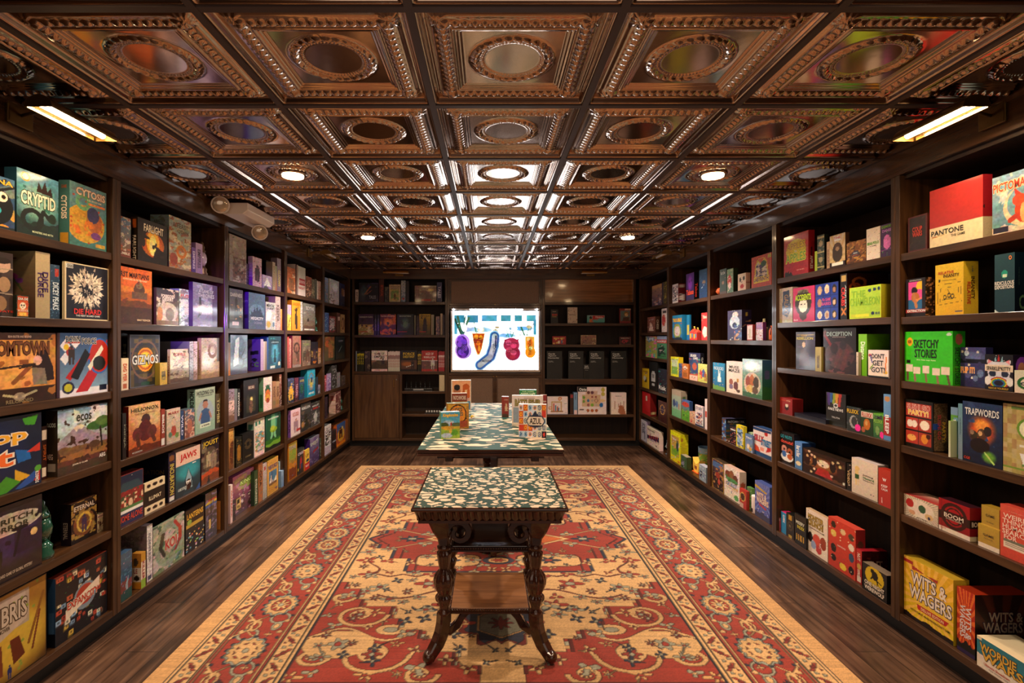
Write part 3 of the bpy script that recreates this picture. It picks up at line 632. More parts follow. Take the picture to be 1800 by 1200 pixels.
    st(pd & (U < .012+.03*np.abs(np.sin(V*36))) & (V < .92), red); st(pd & (np.hypot(U/1.5, V-.70) < .04), navy); st(pd & (np.hypot(U/1.5, V-.70) < .022), tan)
    # scattered small motifs, mirrored in all four quarters
    rg = np.random.RandomState(12); pts = []
    for _ in range(420):
        u, v = rg.rand()*.93, rg.rand()*1.54; r_ = .018+.022*rg.rand()
        if any((u-a)**2+(v-b)**2 < (.085)**2 for a, b in pts): continue
        i_, j_ = int((u+RW/2)/RW*(n_x-1)), int((v+RL/2)/RL*(n_y-1)); c_ = A[j_, i_]; t_ = np.arctan2(V-v, U-u); k_ = rg.randint(4)
        rr = np.hypot((U-u)/(1.5 if k_ < 2 else .9), V-v)
        if np.abs(c_-tan).sum() < .05: cc, c2 = ((grey, red), (red, tan2), (dred, grey), (navy, grey))[k_]
        elif np.abs(c_-red).sum() < .05: cc, c2 = ((tan2, red), (grey, tan), (tan2, grey), (tan, dred))[k_]
        else: continue
        pts.append((u, v)); n_p = (5, 3, 6, 4)[k_]; st(fld & (rr < r_*(.7+.4*np.cos(n_p*t_+rg.rand()*6))), cc); st(fld & (rr < r_*.3), c2)
        ex, ey = u+rg.uniform(-.06, .06), v+rg.uniform(-.06, .06); L2 = (ex-u)**2+(ey-v)**2; tt = np.clip(((U-u)*(ex-u)+(V-v)*(ey-v))/max(L2, 1e-6), 0, 1)
        st(fld & (np.hypot(U-u-tt*(ex-u), V-v-tt*(ey-v)) < .003) & (rr > r_*.6), cc*.85)
    for _ in range(260):
        s_, q_ = rg.rand()*2.1, rg.uniform(-.115, .115); bm = m & (np.hypot(s-s_, y-q_) < .012+.008*np.cos(4*np.arctan2(y-q_, s-s_)))
        if bm.any() and np.abs(A[bm]-red).sum(1).max() < .05 and rg.rand() < .7: st(bm, (tan2, grey, navy, tan)[rg.randint(4)])
    gx = np.abs(np.diff(A, axis=1, prepend=A[:, :1])).sum(2); gy = np.abs(np.diff(A, axis=0, prepend=A[:1])).sum(2); A[(np.maximum(gx, gy) > .22) & (d_ > .1)] *= .62
    A *= (.90+.20*vn(n_y, n_x, 9, 3, 4))[..., None]*(.94+.12*np.repeat(np.random.RandomState(4).rand(n_y, 1), n_x, 1))[..., None]*(.92+.16*np.random.RandomState(8).rand(n_y, n_x))[..., None]
    P = np.stack([X, Y, np.full(X.shape, .012)], -1).reshape(-1, 3)
    idx = np.arange(n_x*n_y).reshape(n_y, n_x); f = np.stack([idx[:-1, :-1], idx[:-1, 1:], idx[1:, 1:], idx[1:, :-1]], -1).reshape(-1, 4).tolist()
    mb = MB().add(P, f, tolin(A).reshape(-1, 3)); c = tolin(tan*.8); a, b = RW/2, RL/2
    mb.add([(-a, -b, 0), (a, -b, 0), (a, b, 0), (-a, b, 0), (-a, -b, .012), (a, -b, .012), (a, b, .012), (-a, b, .012)], [(0, 3, 2, 1), (0, 1, 5, 4), (1, 2, 6, 5), (2, 3, 7, 6), (3, 0, 4, 7)], c)
    m = colmat('woven_wool', .95); n, l, bb = NL(m); g2 = n.new('ShaderNodeNewGeometry'); mp = n.new('ShaderNodeMapping'); mp.inputs['Scale'].default_value = (260, 340, 1); l.new(g2.outputs['Position'], mp.inputs[0])
    t = n.new('ShaderNodeTexNoise'); t.inputs['Scale'].default_value = 1; t.inputs['Detail'].default_value = 2; l.new(mp.outputs[0], t.inputs['Vector']); bp = n.new('ShaderNodeBump'); bp.inputs['Strength'].default_value = .5; bp.inputs['Distance'].default_value = .002
    l.new(t.outputs['Fac'], bp.inputs['Height']); l.new(bp.outputs[0], bb.inputs['Normal']); bb.inputs['Sheen Weight'].default_value = .15
    o = mb.obj('area_rug', m, None, (.055, 3.72, .0005)); tag(o, 'large red and tan patterned oriental rug with a wide floral border on the plank floor', 'rug')
rug()

# ---------------------------------------------------------------- tables
def silh_mat(name, sc, sx, sy, th, green, cream, warp):
    """printed paper: pale animal-like blobs on green"""
    m = mat(name, rough=.6); n, l, b = NL(m); g = n.new('ShaderNodeNewGeometry'); mp = n.new('ShaderNodeMapping'); mp.inputs['Scale'].default_value = (sx, sy, 1); l.new(g.outputs['Position'], mp.inputs[0])
    t = n.new('ShaderNodeTexNoise'); t.inputs['Scale'].default_value = sc*.9; t.inputs['Detail'].default_value = 2; l.new(mp.outputs[0], t.inputs['Vector'])
    mx = n.new('ShaderNodeMixRGB'); mx.blend_type = 'LINEAR_LIGHT'; mx.inputs[0].default_value = warp; l.new(mp.outputs[0], mx.inputs[1]); l.new(t.outputs['Color'], mx.inputs[2])
    v = n.new('ShaderNodeTexVoronoi'); v.feature = 'DISTANCE_TO_EDGE'; v.inputs['Scale'].default_value = sc; v.inputs['Randomness'].default_value = .9; l.new(mx.outputs[0], v.inputs['Vector'])
    t2 = n.new('ShaderNodeTexNoise'); t2.inputs['Scale'].default_value = sc*3.4; t2.inputs['Detail'].default_value = 1; l.new(mp.outputs[0], t2.inputs['Vector'])
    ma = n.new('ShaderNodeMath'); ma.operation = 'MULTIPLY_ADD'; ma.inputs[1].default_value = .28; ma.inputs[2].default_value = -.14; l.new(t2.outputs['Fac'], ma.inputs[0])
    ad = n.new('ShaderNodeMath'); ad.operation = 'ADD'; l.new(v.outputs['Distance'], ad.inputs[0]); l.new(ma.outputs[0], ad.inputs[1])
    r = ramp(n, [(th-.008, green), (th+.008, cream)]); l.new(ad.outputs[0], r.inputs[0]); l.new(r.outputs[0], b.inputs['Base Color']); return m
GRN, CRM = (.012, .075, .055), (.78, .58, .42)
t = thing('side_table', (0, 2.552, .0125), 'small carved walnut side table with green and cream patterned top on the rug', 'table')
Z0 = .0125
def zz(z): return z-Z0
hx_, hy_ = .340, .355
bevel(MB().box(-hx_, hx_, -hy_, hy_, zz(.722), zz(.738)).obj('tabletop', M_TAB, t), .006, 3)
MB().box(-hx_+.012, hx_-.012, -hy_+.012, hy_-.012, zz(.738), zz(.740)).obj('top_covering', silh_mat('small_print', 19, 1, 1.2, .15, (.006, .040, .024), CRM, .035), t)
ap = MB(); a, b_ = hx_-.022, hy_-.022; z1, z2 = zz(.676), zz(.7215); ap.box(-a+.015, a-.015, -b_+.015, b_-.015, z1, z2)
ap.box(-a+.006, a-.006, -b_+.006, b_-.006, z1-.012, z1)
def gad(n_, x0_, y0_, x1_, y1_, nx_, ny_):
    for k in range(n_):
        f0, f1, fm = k/n_, (k+1)/n_, (k+.5)/n_; P = lambda f_, e, z: (x0_+(x1_-x0_)*f_+nx_*e, y0_+(y1_-y0_)*f_+ny_*e, z)
        ap.add([P(f0, .002, z2), P(f1, .002, z2), P(f1, -.012, z1), P(f0, -.012, z1), P(fm, .016, z2), P(fm, -.004, z1)], [(0, 4, 5, 3), (4, 1, 2, 5), (0, 1, 4), (3, 5, 2)])
gad(20, -a, -b_, a, -b_, 0, -1); gad(20, a, b_, -a, b_, 0, 1); gad(21, a, -b_, a, b_, 1, 0); gad(21, -a, b_, -a, -b_, -1, 0)
ap.obj('apron', M_TAB, t)
def beaded_shelf(z, hw, name, m):
    o = bevel(MB().box(-hw, hw, -hw, hw, zz(z-.020), zz(z)).obj(name, m, t), .004)
    e = MB(); n_ = 30
    for k in range(n_):
        q = -hw+(k+.5)*2*hw/n_
        for p in ((q, -hw-.003), (q, hw+.003), (-hw-.003, q), (hw+.003, q)): e.ball((p[0], p[1], zz(z-.010)), .0062, 6)
    e.box(-hw-.004, hw+.004, -hw-.004, hw+.004, zz(z-.027), zz(z-.0195)); e.obj('beaded_edge', M_TAB, o)
beaded_shelf(.506, .176, 'upper_shelf', M_TAB); beaded_shelf(.222, .180, 'lower_shelf', M_TABSH)
for sx in (-1, 1):
    for sy in (-1, 1):
        L = MB(); X0, Y0 = sx*.210, sy*.205
        prof = [(.020, .205), (.030, .210), (.031, .222), (.022, .228), (.021, .240), (.026, .262), (.031, .285), (.024, .292), (.023, .298), (.034, .315), (.044, .345), (.045, .365), (.040, .388), (.028, .405), (.022, .415), (.023, .430), (.029, .470), (.031, .492), (.024, .498), (.024, .504), (.032, .508), (.032, .520), (.022, .526), (.022, .535)]
        L.lathe([(r, zz(z)) for r, z in prof], 40, None, (X0, Y0, 0), flute=lambda r, z: .10 if r > .0225 and not .5 < z+Z0 < .53 and z+Z0 > .24 else 0, ft=8)
        # splayed foot
        fx, fy = sx*.275, sy*.262
        pts = [(X0, Y0, zz(.214)), (X0+(fx-X0)*.02, Y0+(fy-Y0)*.02, zz(.17)), (X0+(fx-X0)*.15, Y0+(fy-Y0)*.15, zz(.125)), (X0+(fx-X0)*.42, Y0+(fy-Y0)*.42, zz(.085)), (X0+(fx-X0)*.78, Y0+(fy-Y0)*.78, zz(.055)), (fx, fy, zz(.040))]
        L.sweep(pts, [.030, .031, .032, .030, .024, .026], (-(fy-Y0), fx-X0, 0), .021)
        L.ball((fx, fy, zz(.045)), .027, 12)
        # inner scroll reaching up to the lower shelf
        pts = [(X0+(fx-X0)*.1, Y0, zz(.14)), (X0-sx*.03, Y0-sy*.012, zz(.128)), (X0-sx*.06, Y0-sy*.03, zz(.145)), (X0-sx*.08, Y0-sy*.045, zz(.175)), (X0-sx*.105, Y0-sy*.055, zz(.194))]
        L.sweep(pts, [.022, .02, .018, .016, .014], (0, 1, 0), .015)
        # upper bracket: block and volute
        L.sweep([(X0, Y0, zz(.528)), (X0+sx*.002, Y0, zz(.56)), (X0+sx*.012, Y0+sy*.01, zz(.60)), (X0+sx*.022, Y0+sy*.02, zz(.64)), (X0+sx*.022, Y0+sy*.02, zz(.664))], [.022, .026, .038, .044, .046], (0, 1, 0), .024)
        sp = []
        for q in range(22):
            an = math.pi*.55-q*.36; rr = .046*(1-q*.034)
            sp.append((X0-sx*(.065+rr*math.cos(an)*1.0), Y0-sy*.0, zz(.590)+rr*math.sin(an)*1.15))
        sp = [(X0-sx*.0, Y0, zz(.575)), (X0-sx*.02, Y0, zz(.602))]+[(X0-sx*(.070-.058*math.cos(a_)*(1-k*.035)), Y0, zz(.585)+.058*math.sin(a_)*(1-k*.035)) for k, a_ in enumerate([.4+.38*i for i in range(18)])]
        L.sweep(sp, [.022]*2+[max(.010, .020-.0006*k) for k in range(18)], (0, 1, 0), .024)
        lg = L.obj('leg', M_TAB, t)
        MB().lathe([(.0155, -.007), (.0155, .007)], 16, axis='x', o=(fx, fy, zz(.0285))).obj('caster', bpy.data.materials.get('caster') or mat('caster', (.10, .045, .03), .4), lg)
# long display table
t = thing('display_table', (.005, 4.43, .0125), 'long display table with large green and cream animal silhouette print on top', 'table')
hx2, hy2 = .470, 1.17; Z0 = .0125; TZ2 = .76
tp = MB(); tp.box(-hx2, hx2, -hy2, hy2, zz(.742), zz(.757)); tp.box(-hx2+.006, hx2-.006, -hy2+.006, hy2-.006, zz(.730), zz(.7425)); tp.box(-hx2, hx2, -hy2, hy2, zz(.716), zz(.7305))
bevel(tp.obj('tabletop', M_TAB, t), .003)
MB().box(-hx2+.004, hx2-.004, -hy2+.004, hy2-.004, zz(.757), zz(TZ2)).obj('top_covering', silh_mat('large_print', 5.0, 1, 2.1, .165, (.008, .055, .042), CRM, .16), t)
MB().box(-.36, .36, -.98, .98, zz(.66), zz(.716)).obj('apron', M_TAB, t)
for x in (-.27, .29): bevel(MB().box(x-.026, x+.026, -1.10, -.985, zz(.665), zz(.7155)).obj('leaf_support', M_TAB, t), .004)
cr = MB()
for k in range(13): cr.lathe([(.004, zz(.7155)), (.016, zz(.708)), (.014, zz(.700)), (.005, zz(.694))], 10, None, (-.17+k*.03, -1.0, 0))
cr.obj('carved_trim', M_TAB, t)
for yy in (-.88, .88):
    L = MB().lathe([(.10, 0), (.105, .05), (.06, .09), (.045, .15), (.07, .25), (.075, .32), (.04, .42), (.035, .5), (.05, .56), (.055, .648)], 24, None, (0, yy, 0)); L.obj('pedestal', M_TAB, t)
MB().box(.0, .04, -1.02, -.985, .0, zz(.70)).obj('center_leg', M_TAB, t)
# ---------------------------------------------------------------- games and books, one line each: left px, right px, top px of the front | description | print | options | print on the side towards the camera; some left-wall prints also hold painted glare and violet light
DATA = r'''
@L1 0
-62 26 289|blue and yellow game box with black big-eyed creature|g 47a fb3;n 358 5 .4;e .55 .42 .42 .36 012;e .72 .62 .13 .1 fed;e .76 .62 .05 .04 000;o .45 .35 .2 .1 .3 3bd;w .5 .75 .8 .95 .03 012;w .6 .7 .98 .85 .03 012;T .7 .9 .5 .09 fb3 135 ANA;r 0 0 1 .06 134|t=.06 g
29 103 293|teal game box with coiled dark sea serpent|g 6ac 255;E .5 .55 .5 .3 8bb;n 377 6 .35;h .22 .1 133;p 311 .45 .72 .5 .88 .58 .78 .66 .92 .72 .76 .8 .85 .85 .7;o .36 .26 .22 .14 .26 122;w .5 .2 .62 .42 .05 122;w .62 .42 .8 .3 .05 122;e .84 .34 .1 .08 132;e .2 .9 .11 .07 ffc;o .2 .9 .09 .06 .2 c92;T .5 .58 .82 .2 fed 143 CRYPTID;t .6 .07 .5 .03 dec MONSTERS AND MYTH|t=.05 g
122 187 316|teal game box with yellow cell and purple nucleus|g 7ab 488;e .42 .38 .52 .30 da3;e .66 .44 .22 .18 c73;e .62 .55 .17 .13 447;N e82 9 .5 .1 .2 .6 .5;k c52 12 .03;e .7 .22 .14 .06 849;o .35 .72 .15 .1 .3 7b8;r .5 .7 .95 .74 e95;r .7 .04 .95 .1 da4;T .56 .88 .78 .11 fed b63 CYTOSIS;t .65 .78 .4 .03 fec A CELL BIOLOGY GAME|sx=103 g|g 588 477;v .5 .58 .5 .36 fed CYTOSIS;r .1 0 .9 .18 c93;t .5 .9 .5 .05 c63 GAME
@L1 1
-60 26 432|dark game box crowded with comic portraits|m 4 433 544 322;e .2 .88 .16 .09 cba;e .75 .8 .2 .12 dba;e .3 .6 .18 .12 ca8;e .8 .5 .14 .12 b97;e .2 .3 .15 .1 cba;e .7 .2 .16 .12 a86;e .75 .87 .2 .05 321;e .3 .68 .2 .05 310;w 0 .7 1 .75 .012 ba9;w 0 .4 1 .35 .012 ba9;t .85 .08 .3 .03 c32 FATE|t=.05
62 88 441|cream spined game box with violet lettering|g cb9 ba8;v .66 .55 .4 .3 426 DICE;v .34 .5 .4 .36 426 FORGE|t=.27|g 986 754;r .1 .88 .7 .9 643;r .1 .82 .6 .835 643;r .1 .78 .65 .79 643;e .65 .62 .08 .05 a48;e .75 .56 .06 .04 849;w .65 .6 .8 .4 .01 363;e .55 .52 .07 .03 474
26 51 518|small orange card game with a white skull|g d53 e94;b 243 .06;e .5 .52 .26 .16 fed;e .4 .55 .06 .05 210;e .6 .55 .06 .05 210;n c43 6 .3;T .5 .84 .8 .1 fff 311 DIA DE;r .2 .08 .8 .2 fc6;t .5 .3 .85 .09 fed MUERTOS|t=.025 s=.008 z=1
88 105 464|slim steel blue game box with mountain lettering|g 357 246;v .55 .42 .6 .5 def DICEY PEAKS;r .5 .78 .9 .93 c43;n 68a 6 .3|t=.2 s=.035
114 192 459|dark game box with exploding white shards|g 223 223;E .5 .55 .5 .35 334;E .48 .57 .13 .12 fed;x .48 .57 .36 .33 150 fed;x .48 .57 .26 .24 60 fed;x .48 .57 .22 .2 30 223;x .48 .57 .44 .4 40 cba;i .48 .47 .2 223;b edb .022;r .02 .9 .17 .97 eee;t .1 .935 .12 .05 333 ooo;T .5 .15 .62 .09 d33 411 DIE HARD;t .5 .075 .55 .03 eee THE HEIST BOARD GAME|sx=109 hi|g edb edb;r .2 0 .8 1 cb9
@L1 2
-40 98 584|brown western game box with rifle woman|g 853 e95;g c94 e94;E .4 .5 .5 .4 fb6;r 0 .9 1 1 532;r 0 0 1 .22 421;n b73 5 .3;r .5 .55 .62 .62 a63;w .42 .3 .64 .52 .03 a63;p 311 .66 .5 .74 .74 .86 .76 .96 .5 .98 .3 .84 .28;e .74 .6 .06 .07 eba;p 987 .68 .25 .66 .5 .84 .48 .88 .24;w .18 .5 .7 .55 .014 421;w .5 .5 .66 .53 .012 321;e .5 .1 .08 .06 a98;w .3 .14 .46 .1 .016 cb9;w .54 .1 .72 .16 .016 cb9;T .45 .78 .9 .18 742 421 DOOMTOWN;t .5 .945 .3 .03 ecb BEAN BUSTER AND BEYOND;t .5 .04 .35 .05 986 RELOADED|t=.07
105 190 585|blue and red racing game box with driver helmet|g 358 9bd;p eef 0 .8 .1 .9 .2 .8 .1 .7;p eef .2 .6 .1 .5 0 .6 .1 .7;p eef .3 .95 .4 .85 .3 .75 .2 .85;r 0 0 1 .12 eef;p c23 .3 .05 .55 .05 .98 .6 .98 .9;e .8 .62 .25 .3 37c;e .81 .62 .22 .27 c32;p eed .55 .45 .85 .8 .9 .74 .6 .38;e .8 .5 .14 .12 222;p c22 .1 .3 .2 .25 .6 .6 .5 .7;p 112 .2 .3 .35 .25 .6 .65 .5 .75;e .2 .7 .08 .08 b33;e .12 .78 .05 .05 ec3;i .22 .5 .3 433;e .16 .14 .11 .09 cc3;o .16 .14 .1 .08 .2 225;r .8 .04 .97 .14 124;T .25 .9 .28 .09 112 fff DOWN;T .58 .87 .3 .09 112 fff FORCE;r .1 .84 .4 .86 c32|sx=99
@L1 3
-62 73 729|navy game box with bright tumbling shapes|g 124 235;E .4 .6 .4 .4 236;p 5b3 .72 .95 .95 .98 .9 .84 .76 .86;p 27c .62 .55 .82 .5 .85 .38 .66 .36;p d43 .78 .48 .98 .58 .98 .46;p eb3 .62 .28 .62 .1 .85 .14;p 5a3 .25 .02 .5 .22 .7 .1 .5 0;p 36b .62 .02 .9 .2 .95 .08 .7 0;e .95 .22 .05 .045 6b4;p c33 .88 .06 .98 .2 .98 .04;e .3 .15 .06 .05 35a;p ea2 0 0 .4 0 .2 .08;T .3 .72 .95 .2 fb3 fed Drop;T .42 .46 .32 .2 f73 fed it;v .93 .1 .05 .16 fff KOSMOS|t=.07 hi
73 83 750|slim dark spine with two white stickers|g 311 411;r .1 .74 .9 .93 edc;r .1 .05 .8 .22 edc;v .5 .5 .5 .3 a52 SPIRIT|t=.2 s=.05
101 189 722|pale sky game box with acacia tree and mountain|g 8ac dca;E .3 .75 .5 .2 cde;N eee 4 .5 .3 .7 1 1;p a9a 0 .5 .3 .68 .45 .72 .7 .55 1 .45 1 .3 0 .3;p edc .3 .68 .42 .74 .52 .69 .46 .64 .4 .66 .35 .62;h .38 .06 864;h .3 .05 a74;h .2 .03 743;n 532 7 .3;e .82 .66 .26 .08 473;e .9 .72 .16 .08 684;w .88 .3 .84 .62 .02 321;e .72 .36 .12 .06 643;r .64 .24 .68 .34 643;r .77 .24 .8 .34 643;r 0 0 1 .12 543;t .5 .83 .3 .1 332 ecos;t .5 .735 .28 .025 554 FIRST CONTINENT;t .42 .11 .3 .03 fed JOHN D CLAIR;t .88 .14 .13 .06 fff AEG|sx=79|g 321 432;t .5 .78 .7 .06 bba ecos;t .4 .3 .45 .08 ca9 AEG;r .2 .08 .8 .2 a98
@L1 4
-60 74 874|purple grey game box with haunted palms|g 323 212;E .55 .5 .6 .3 436;e .5 .74 .5 .14 dcb;e .5 .74 .47 .12 cba;r .6 .3 1 .6 324;w .6 .3 .68 .62 .02 112;e .68 .64 .12 .03 112;e .88 .52 .05 .05 fc8;i .25 .25 .3 211;i .4 .22 .25 221;n 213 6 .3;t .5 .79 .72 .07 332 ELDRITCH;t .5 .69 .6 .07 332 HORROR;r 0 0 1 .1 212;t .6 .09 .5 .04 cba A BOARD GAME OF GLOBAL MYSTERY|t=.07 g
125 170 887|black game box with golden ring warrior|g 211 312;e .5 .42 .42 .3 853;n a84 5 .4;o .5 .45 .26 .22 .14 db5;i .5 .22 .42 436;r 0 .0 1 .1 211;T .5 .84 .8 .11 dcb 311 ETERNAL|sx=107 s=.05|g 211 212;v .45 .35 .4 .4 987 ETERNAL
171 190 905|small cream adventure card box|g cb9 a97;n 643 5 .45;i .5 .1 .6 532;r 0 .78 1 .95 dba;t .5 .86 .85 .09 322 MUNCHKIN|t=.05 s=.05
@L1 5
-60 82 1025|amber game box of glowing library interior|g b83 641;E .6 .4 .5 .4 db4;r 0 .55 .75 .95 ba9;p cba 0 .5 .0 .95 .7 .95 .72 .6 .4 .5;p 842 .2 .1 .25 .45 .4 .45 .42 .1;p 731 .55 .15 .5 .45 .62 .45 .7 .2;w .75 .3 .95 .8 .02 962;w .8 .2 .9 .6 .014 842;p 532 0 0 .3 0 .35 .3 .1 .4;k 9a4 14 .02;i .5 .02 .16 237;b 321 .015;T .36 .75 .72 .2 cba 543 EX LIBRIS;t .35 .6 .3 .04 432 ADAM P MCIVER|t=.07
97 188 1018|black city game box scattered with tiny buildings|g 112 112;K 64 .075 c54 8ac edb db5 b43 ddc 9bd c64;k 385 30 .007;e .55 .5 .22 .2 89a;e .55 .52 .18 .15 b43;p edc .18 .28 .18 .44 .84 .68 .84 .52;b 134 .01;T .51 .48 .6 .1 b32 edc EXPANCITY|sx=83 top=832|g 357 246;r 0 0 1 .2 112;r .2 .2 .8 .5 468
@L2 0
205 230 377|blue fantasy game box with orange towers|g 68a 853;n cba 5 .4;n b64 6 .3;r 0 0 1 .15 843;t .5 .1 .8 .06 edc RUMBLE|t=.05
242 294 381|dark game box with glowing campfire|g 321 210;e .5 .45 .38 .3 c61;e .5 .5 .22 .3 fb3;e .5 .42 .12 .25 fe8;p 210 .5 .15 .62 .42 .95 .3 .9 .1;p 321 0 .5 .2 .7 .25 .4 0 .3;n 321 6 .32;p fc6 .47 .6 .5 .72 .53 .6;T .52 .81 .66 .17 fec 311 FARLIGHT|sx=230|g 321 210;v .5 .3 .5 .55 edc FARLIGHT;r .2 .75 .8 .95 c62
297 336 377|large grey Viking feast game box|g aba 987;n cb9 5 .45;n a63 7 .4;o .55 .35 .18 .1 .3 c72;e .2 .18 .18 .12 943;k b73 16 .03;t .5 .85 .7 .09 654 A FEAST;t .6 .74 .5 .07 654 ODIN|sx=264|g 899 655;t .5 .88 .6 .05 443 A FEAST FOR;t .55 .8 .4 .06 332 ODIN;n 776 3 .3
337 344 434|thin violet spine|g 74a 538;v .5 .5 .5 .7 dce EMPIRES|t=.2
344 356 426|pale lilac spine with dark lettering|g cad a8b;v .5 .5 .45 .6 546 EMPIRES|t=.2 s=.04
@L2 1
204 267 465|orange desert planet game box|g e73 c62;h .66 .04 d83;h .55 .03 b62;e .62 .62 .16 .13 643;e .62 .7 .1 .06 875;r .4 .45 .85 .58 754;h .4 .05 742;r 0 0 1 .3 532;n 843 5 .2;t .46 .87 .9 .09 322 FIRST MARTIANS;t .5 .79 .7 .03 fda ADVENTURES ON THE RED PLANET;t .75 .07 .4 .03 fda IGNACY TRZEWICZEK|t=.07
267 275 530|thin green spine|g 8b7 697;v .5 .5 .5 .6 fff TILES|t=.2 s=.05
275 314 505|rounded tin game box with desert flying machine|g 445 b85;e .5 .35 .45 .28 cba;n dcb 5 .4;e .6 .3 .2 .18 876;e .15 .3 .12 .2 c84;r 0 0 1 .12 864;T .5 .8 .6 .08 fed 335 FORBIDDEN;T .5 .71 .5 .09 fed 335 DESERT|t=.06 g
315 338 507|silver blue game box with red title|g a9a 9ab;n def 4 .5;E .5 .5 .5 .2 fff;n 89a 6 .3;T .5 .82 .8 .08 c44 fff FUSE|t=.06 g s=.05
339 382 495|grey violet throne card game with raven mist|g 99b 87a;p 445 .2 .2 .25 .68 .32 .72 .35 .3;n bbd 4 .4;E .5 .4 .5 .12 fff;r .78 0 1 1 648;T .52 .82 .6 .08 dde 446 A GAME OF;T .52 .72 .66 .09 dde 446 THRONES|t=.06 g
@L2 2
213 226 630|small cream card box with red lettering|g edb dcb;v .5 .55 .5 .55 c53 DIG YER;r .2 .05 .8 .2 b64|t=.08 s=.01
213 224 586|black spine behind a cream card box|g 111 222;v .5 .5 .5 .6 887 MINE|t=.14 s=.1 z=1
228 281 588|grey gear framed game box with glowing orange disc|g 334 334;m 7 445 653 333 764 334;o .5 .52 .44 .36 .05 865;e .5 .52 .33 .27 542;e .5 .52 .28 .23 fa2;e .5 .52 .18 .14 fd4;o .5 .52 .23 .18 .1 c62;b 667 .04;T .5 .52 .86 .17 ddd 223 GIZMOS;r .35 .03 .65 .1 254|sx=225
281 294 638|small yellow hive card box|g db5 ca4;r .2 .2 .8 .6 875;n ba4 5 .3;t .5 .4 .5 .1 443 HIVE|t=.06 s=.01
299 332 614|white game box with farmyard battle scene|g dbb cba;n edc 4 .5;p a98 0 0 0 .4 .5 .45 1 .4 1 0;n 643 6 .35;k 8a5 10 .03;t .5 .84 .6 .09 c55 SCOVILLE;k fed 8 .03;h .12 .03 643|sx=294 g|g fed ecb;v .5 .5 .5 .6 a54 SCOVILLE
333 340 600|white narrow spine with grey art|g dde 889;n 667 4 .4|t=.2 g
340 347 600|white narrow spine with brown art|g ecd a88;n 865 4 .4|t=.2 g
354 386 594|tan wrapped game box with dragon crest|g cba ca8;E .4 .5 .4 .25 fff;o .6 .68 .2 .15 .3 a76;n b97 5 .35;k 654 18 .02;r .85 .4 1 1 654;h .12 .04 a86|sx=347 g|g db9 ca8;v .5 .4 .5 .6 976 DOMINION
@L2 3
215 222 727|dark slim spine|g 222 211;v .5 .5 .5 .5 887 NINJA|t=.2 s=.01
226 282 715|orange sunset game box with crouching red figure|g eb8 b52;E .6 .7 .5 .3 db8;e .52 .68 .14 .11 533;e .5 .45 .22 .22 622;e .25 .4 .14 .14 733;e .72 .4 .15 .14 733;w .25 .4 .3 .15 .06 632;w .7 .4 .8 .2 .06 632;h .14 .05 731;n b63 5 .2;t .5 .9 .86 .07 332 HELIONOX;t .5 .81 .6 .03 a75 DELUXE EDITION;t .25 .05 .3 .03 ccc MR CUDDINGTON|sx=216|g 821 621;v .5 .4 .5 .5 dba HELIONOX
283 290 720|thin red and white spine|g a43 943;v .5 .6 .5 .5 eee BIBLIOS;r .1 .02 .9 .2 ddd|t=.2
293 317 721|white game box with girl holding a red flower|g dcb ba9;n cba 3 .4;e .5 .6 .16 .1 dba;p 543 .36 .62 .5 .78 .64 .62 .6 .72 .4 .72;p b54 .35 .5 .65 .5 .72 .2 .3 .2;e .25 .25 .14 .08 687;e .75 .2 .14 .08 795;t .5 .88 .8 .07 a44 MARY|sx=289|g cba ba9
317 323 723|thin blue spine with white letters|g 358 247;v .5 .5 .5 .7 ddf WILD|t=.2
325 342 721|blue game box with mermaid painting|g 579 954;n dba 5 .45;n c76 6 .3;e .5 .4 .3 .25 b76|t=.06 g
343 378 685|pale teal game box with man in blue shirt|g bcb 9ba;e .5 .45 .42 .3 abc;e .5 .62 .13 .1 b87;p 321 .36 .66 .42 .74 .58 .74 .64 .66 .58 .7 .42 .7;p 469 .25 .2 .3 .5 .5 .55 .7 .5 .75 .2;w .3 .45 .2 .3 .04 b87;w .7 .45 .8 .3 .04 b87;r .25 .12 .75 .2 ded;t .5 .16 .4 .04 544 ALL THE ANSWERS;T .5 .9 .84 .09 222 bcb HOLDING ON;t .5 .825 .7 .025 444 THE TROUBLED LIFE OF BILLY KERR|sx=329|g 9ba 7a9;v .6 .6 .5 .7 222 HOLDING ON;e .3 .15 .25 .12 422
379 388 693|brown spine with old parchment lettering|g 653 432;v .5 .5 .5 .7 ba7 TOMBS|t=.2
@L2 4
206 252 840|festive red game box with snowy decorated house|g 347 124;k fff 30 .012;r .1 .42 .9 .68 834;p 457 .05 .66 .25 .85 .8 .85 .95 .66;m 12 933 a33 eca 933 464;r 0 .7 1 1 235;k fed 22 .014;p 356 .0 .68 .2 .84 .8 .84 1 .68;r .4 .3 .62 .56 743;e .5 .42 .08 .08 eca;r 0 .3 1 .36 585;r 0 .24 1 .3 eee;r 0 0 1 .24 236;b 944 .02;t .5 .14 .9 .12 c43 HOME ALONE|t=.06
254 290 851|black and white ornamental card box|g 111 211;r 0 .74 1 1 edb;r 0 0 1 .24 edb;e .2 .88 .1 .06 211;e .5 .88 .12 .06 211;e .8 .88 .1 .06 211;e .2 .12 .1 .06 211;e .5 .12 .12 .06 211;e .8 .12 .1 .06 211;t .5 .46 .6 .12 edb ILLIMAT;w .2 .6 .8 .6 .008 a98;w .2 .34 .8 .34 .008 a98|t=.07 top=dca sx=249
296 308 797|dark violet spine with yellow lettering|g 324 213;v .5 .45 .6 .62 cb5 INCUBATION;n 547 5 .3;e .5 .88 .4 .06 963;r .2 .02 .8 .1 ddd|t=.26|g 112 223;t .5 .62 .8 .09 542 INCUBATION;n 224 4 .3
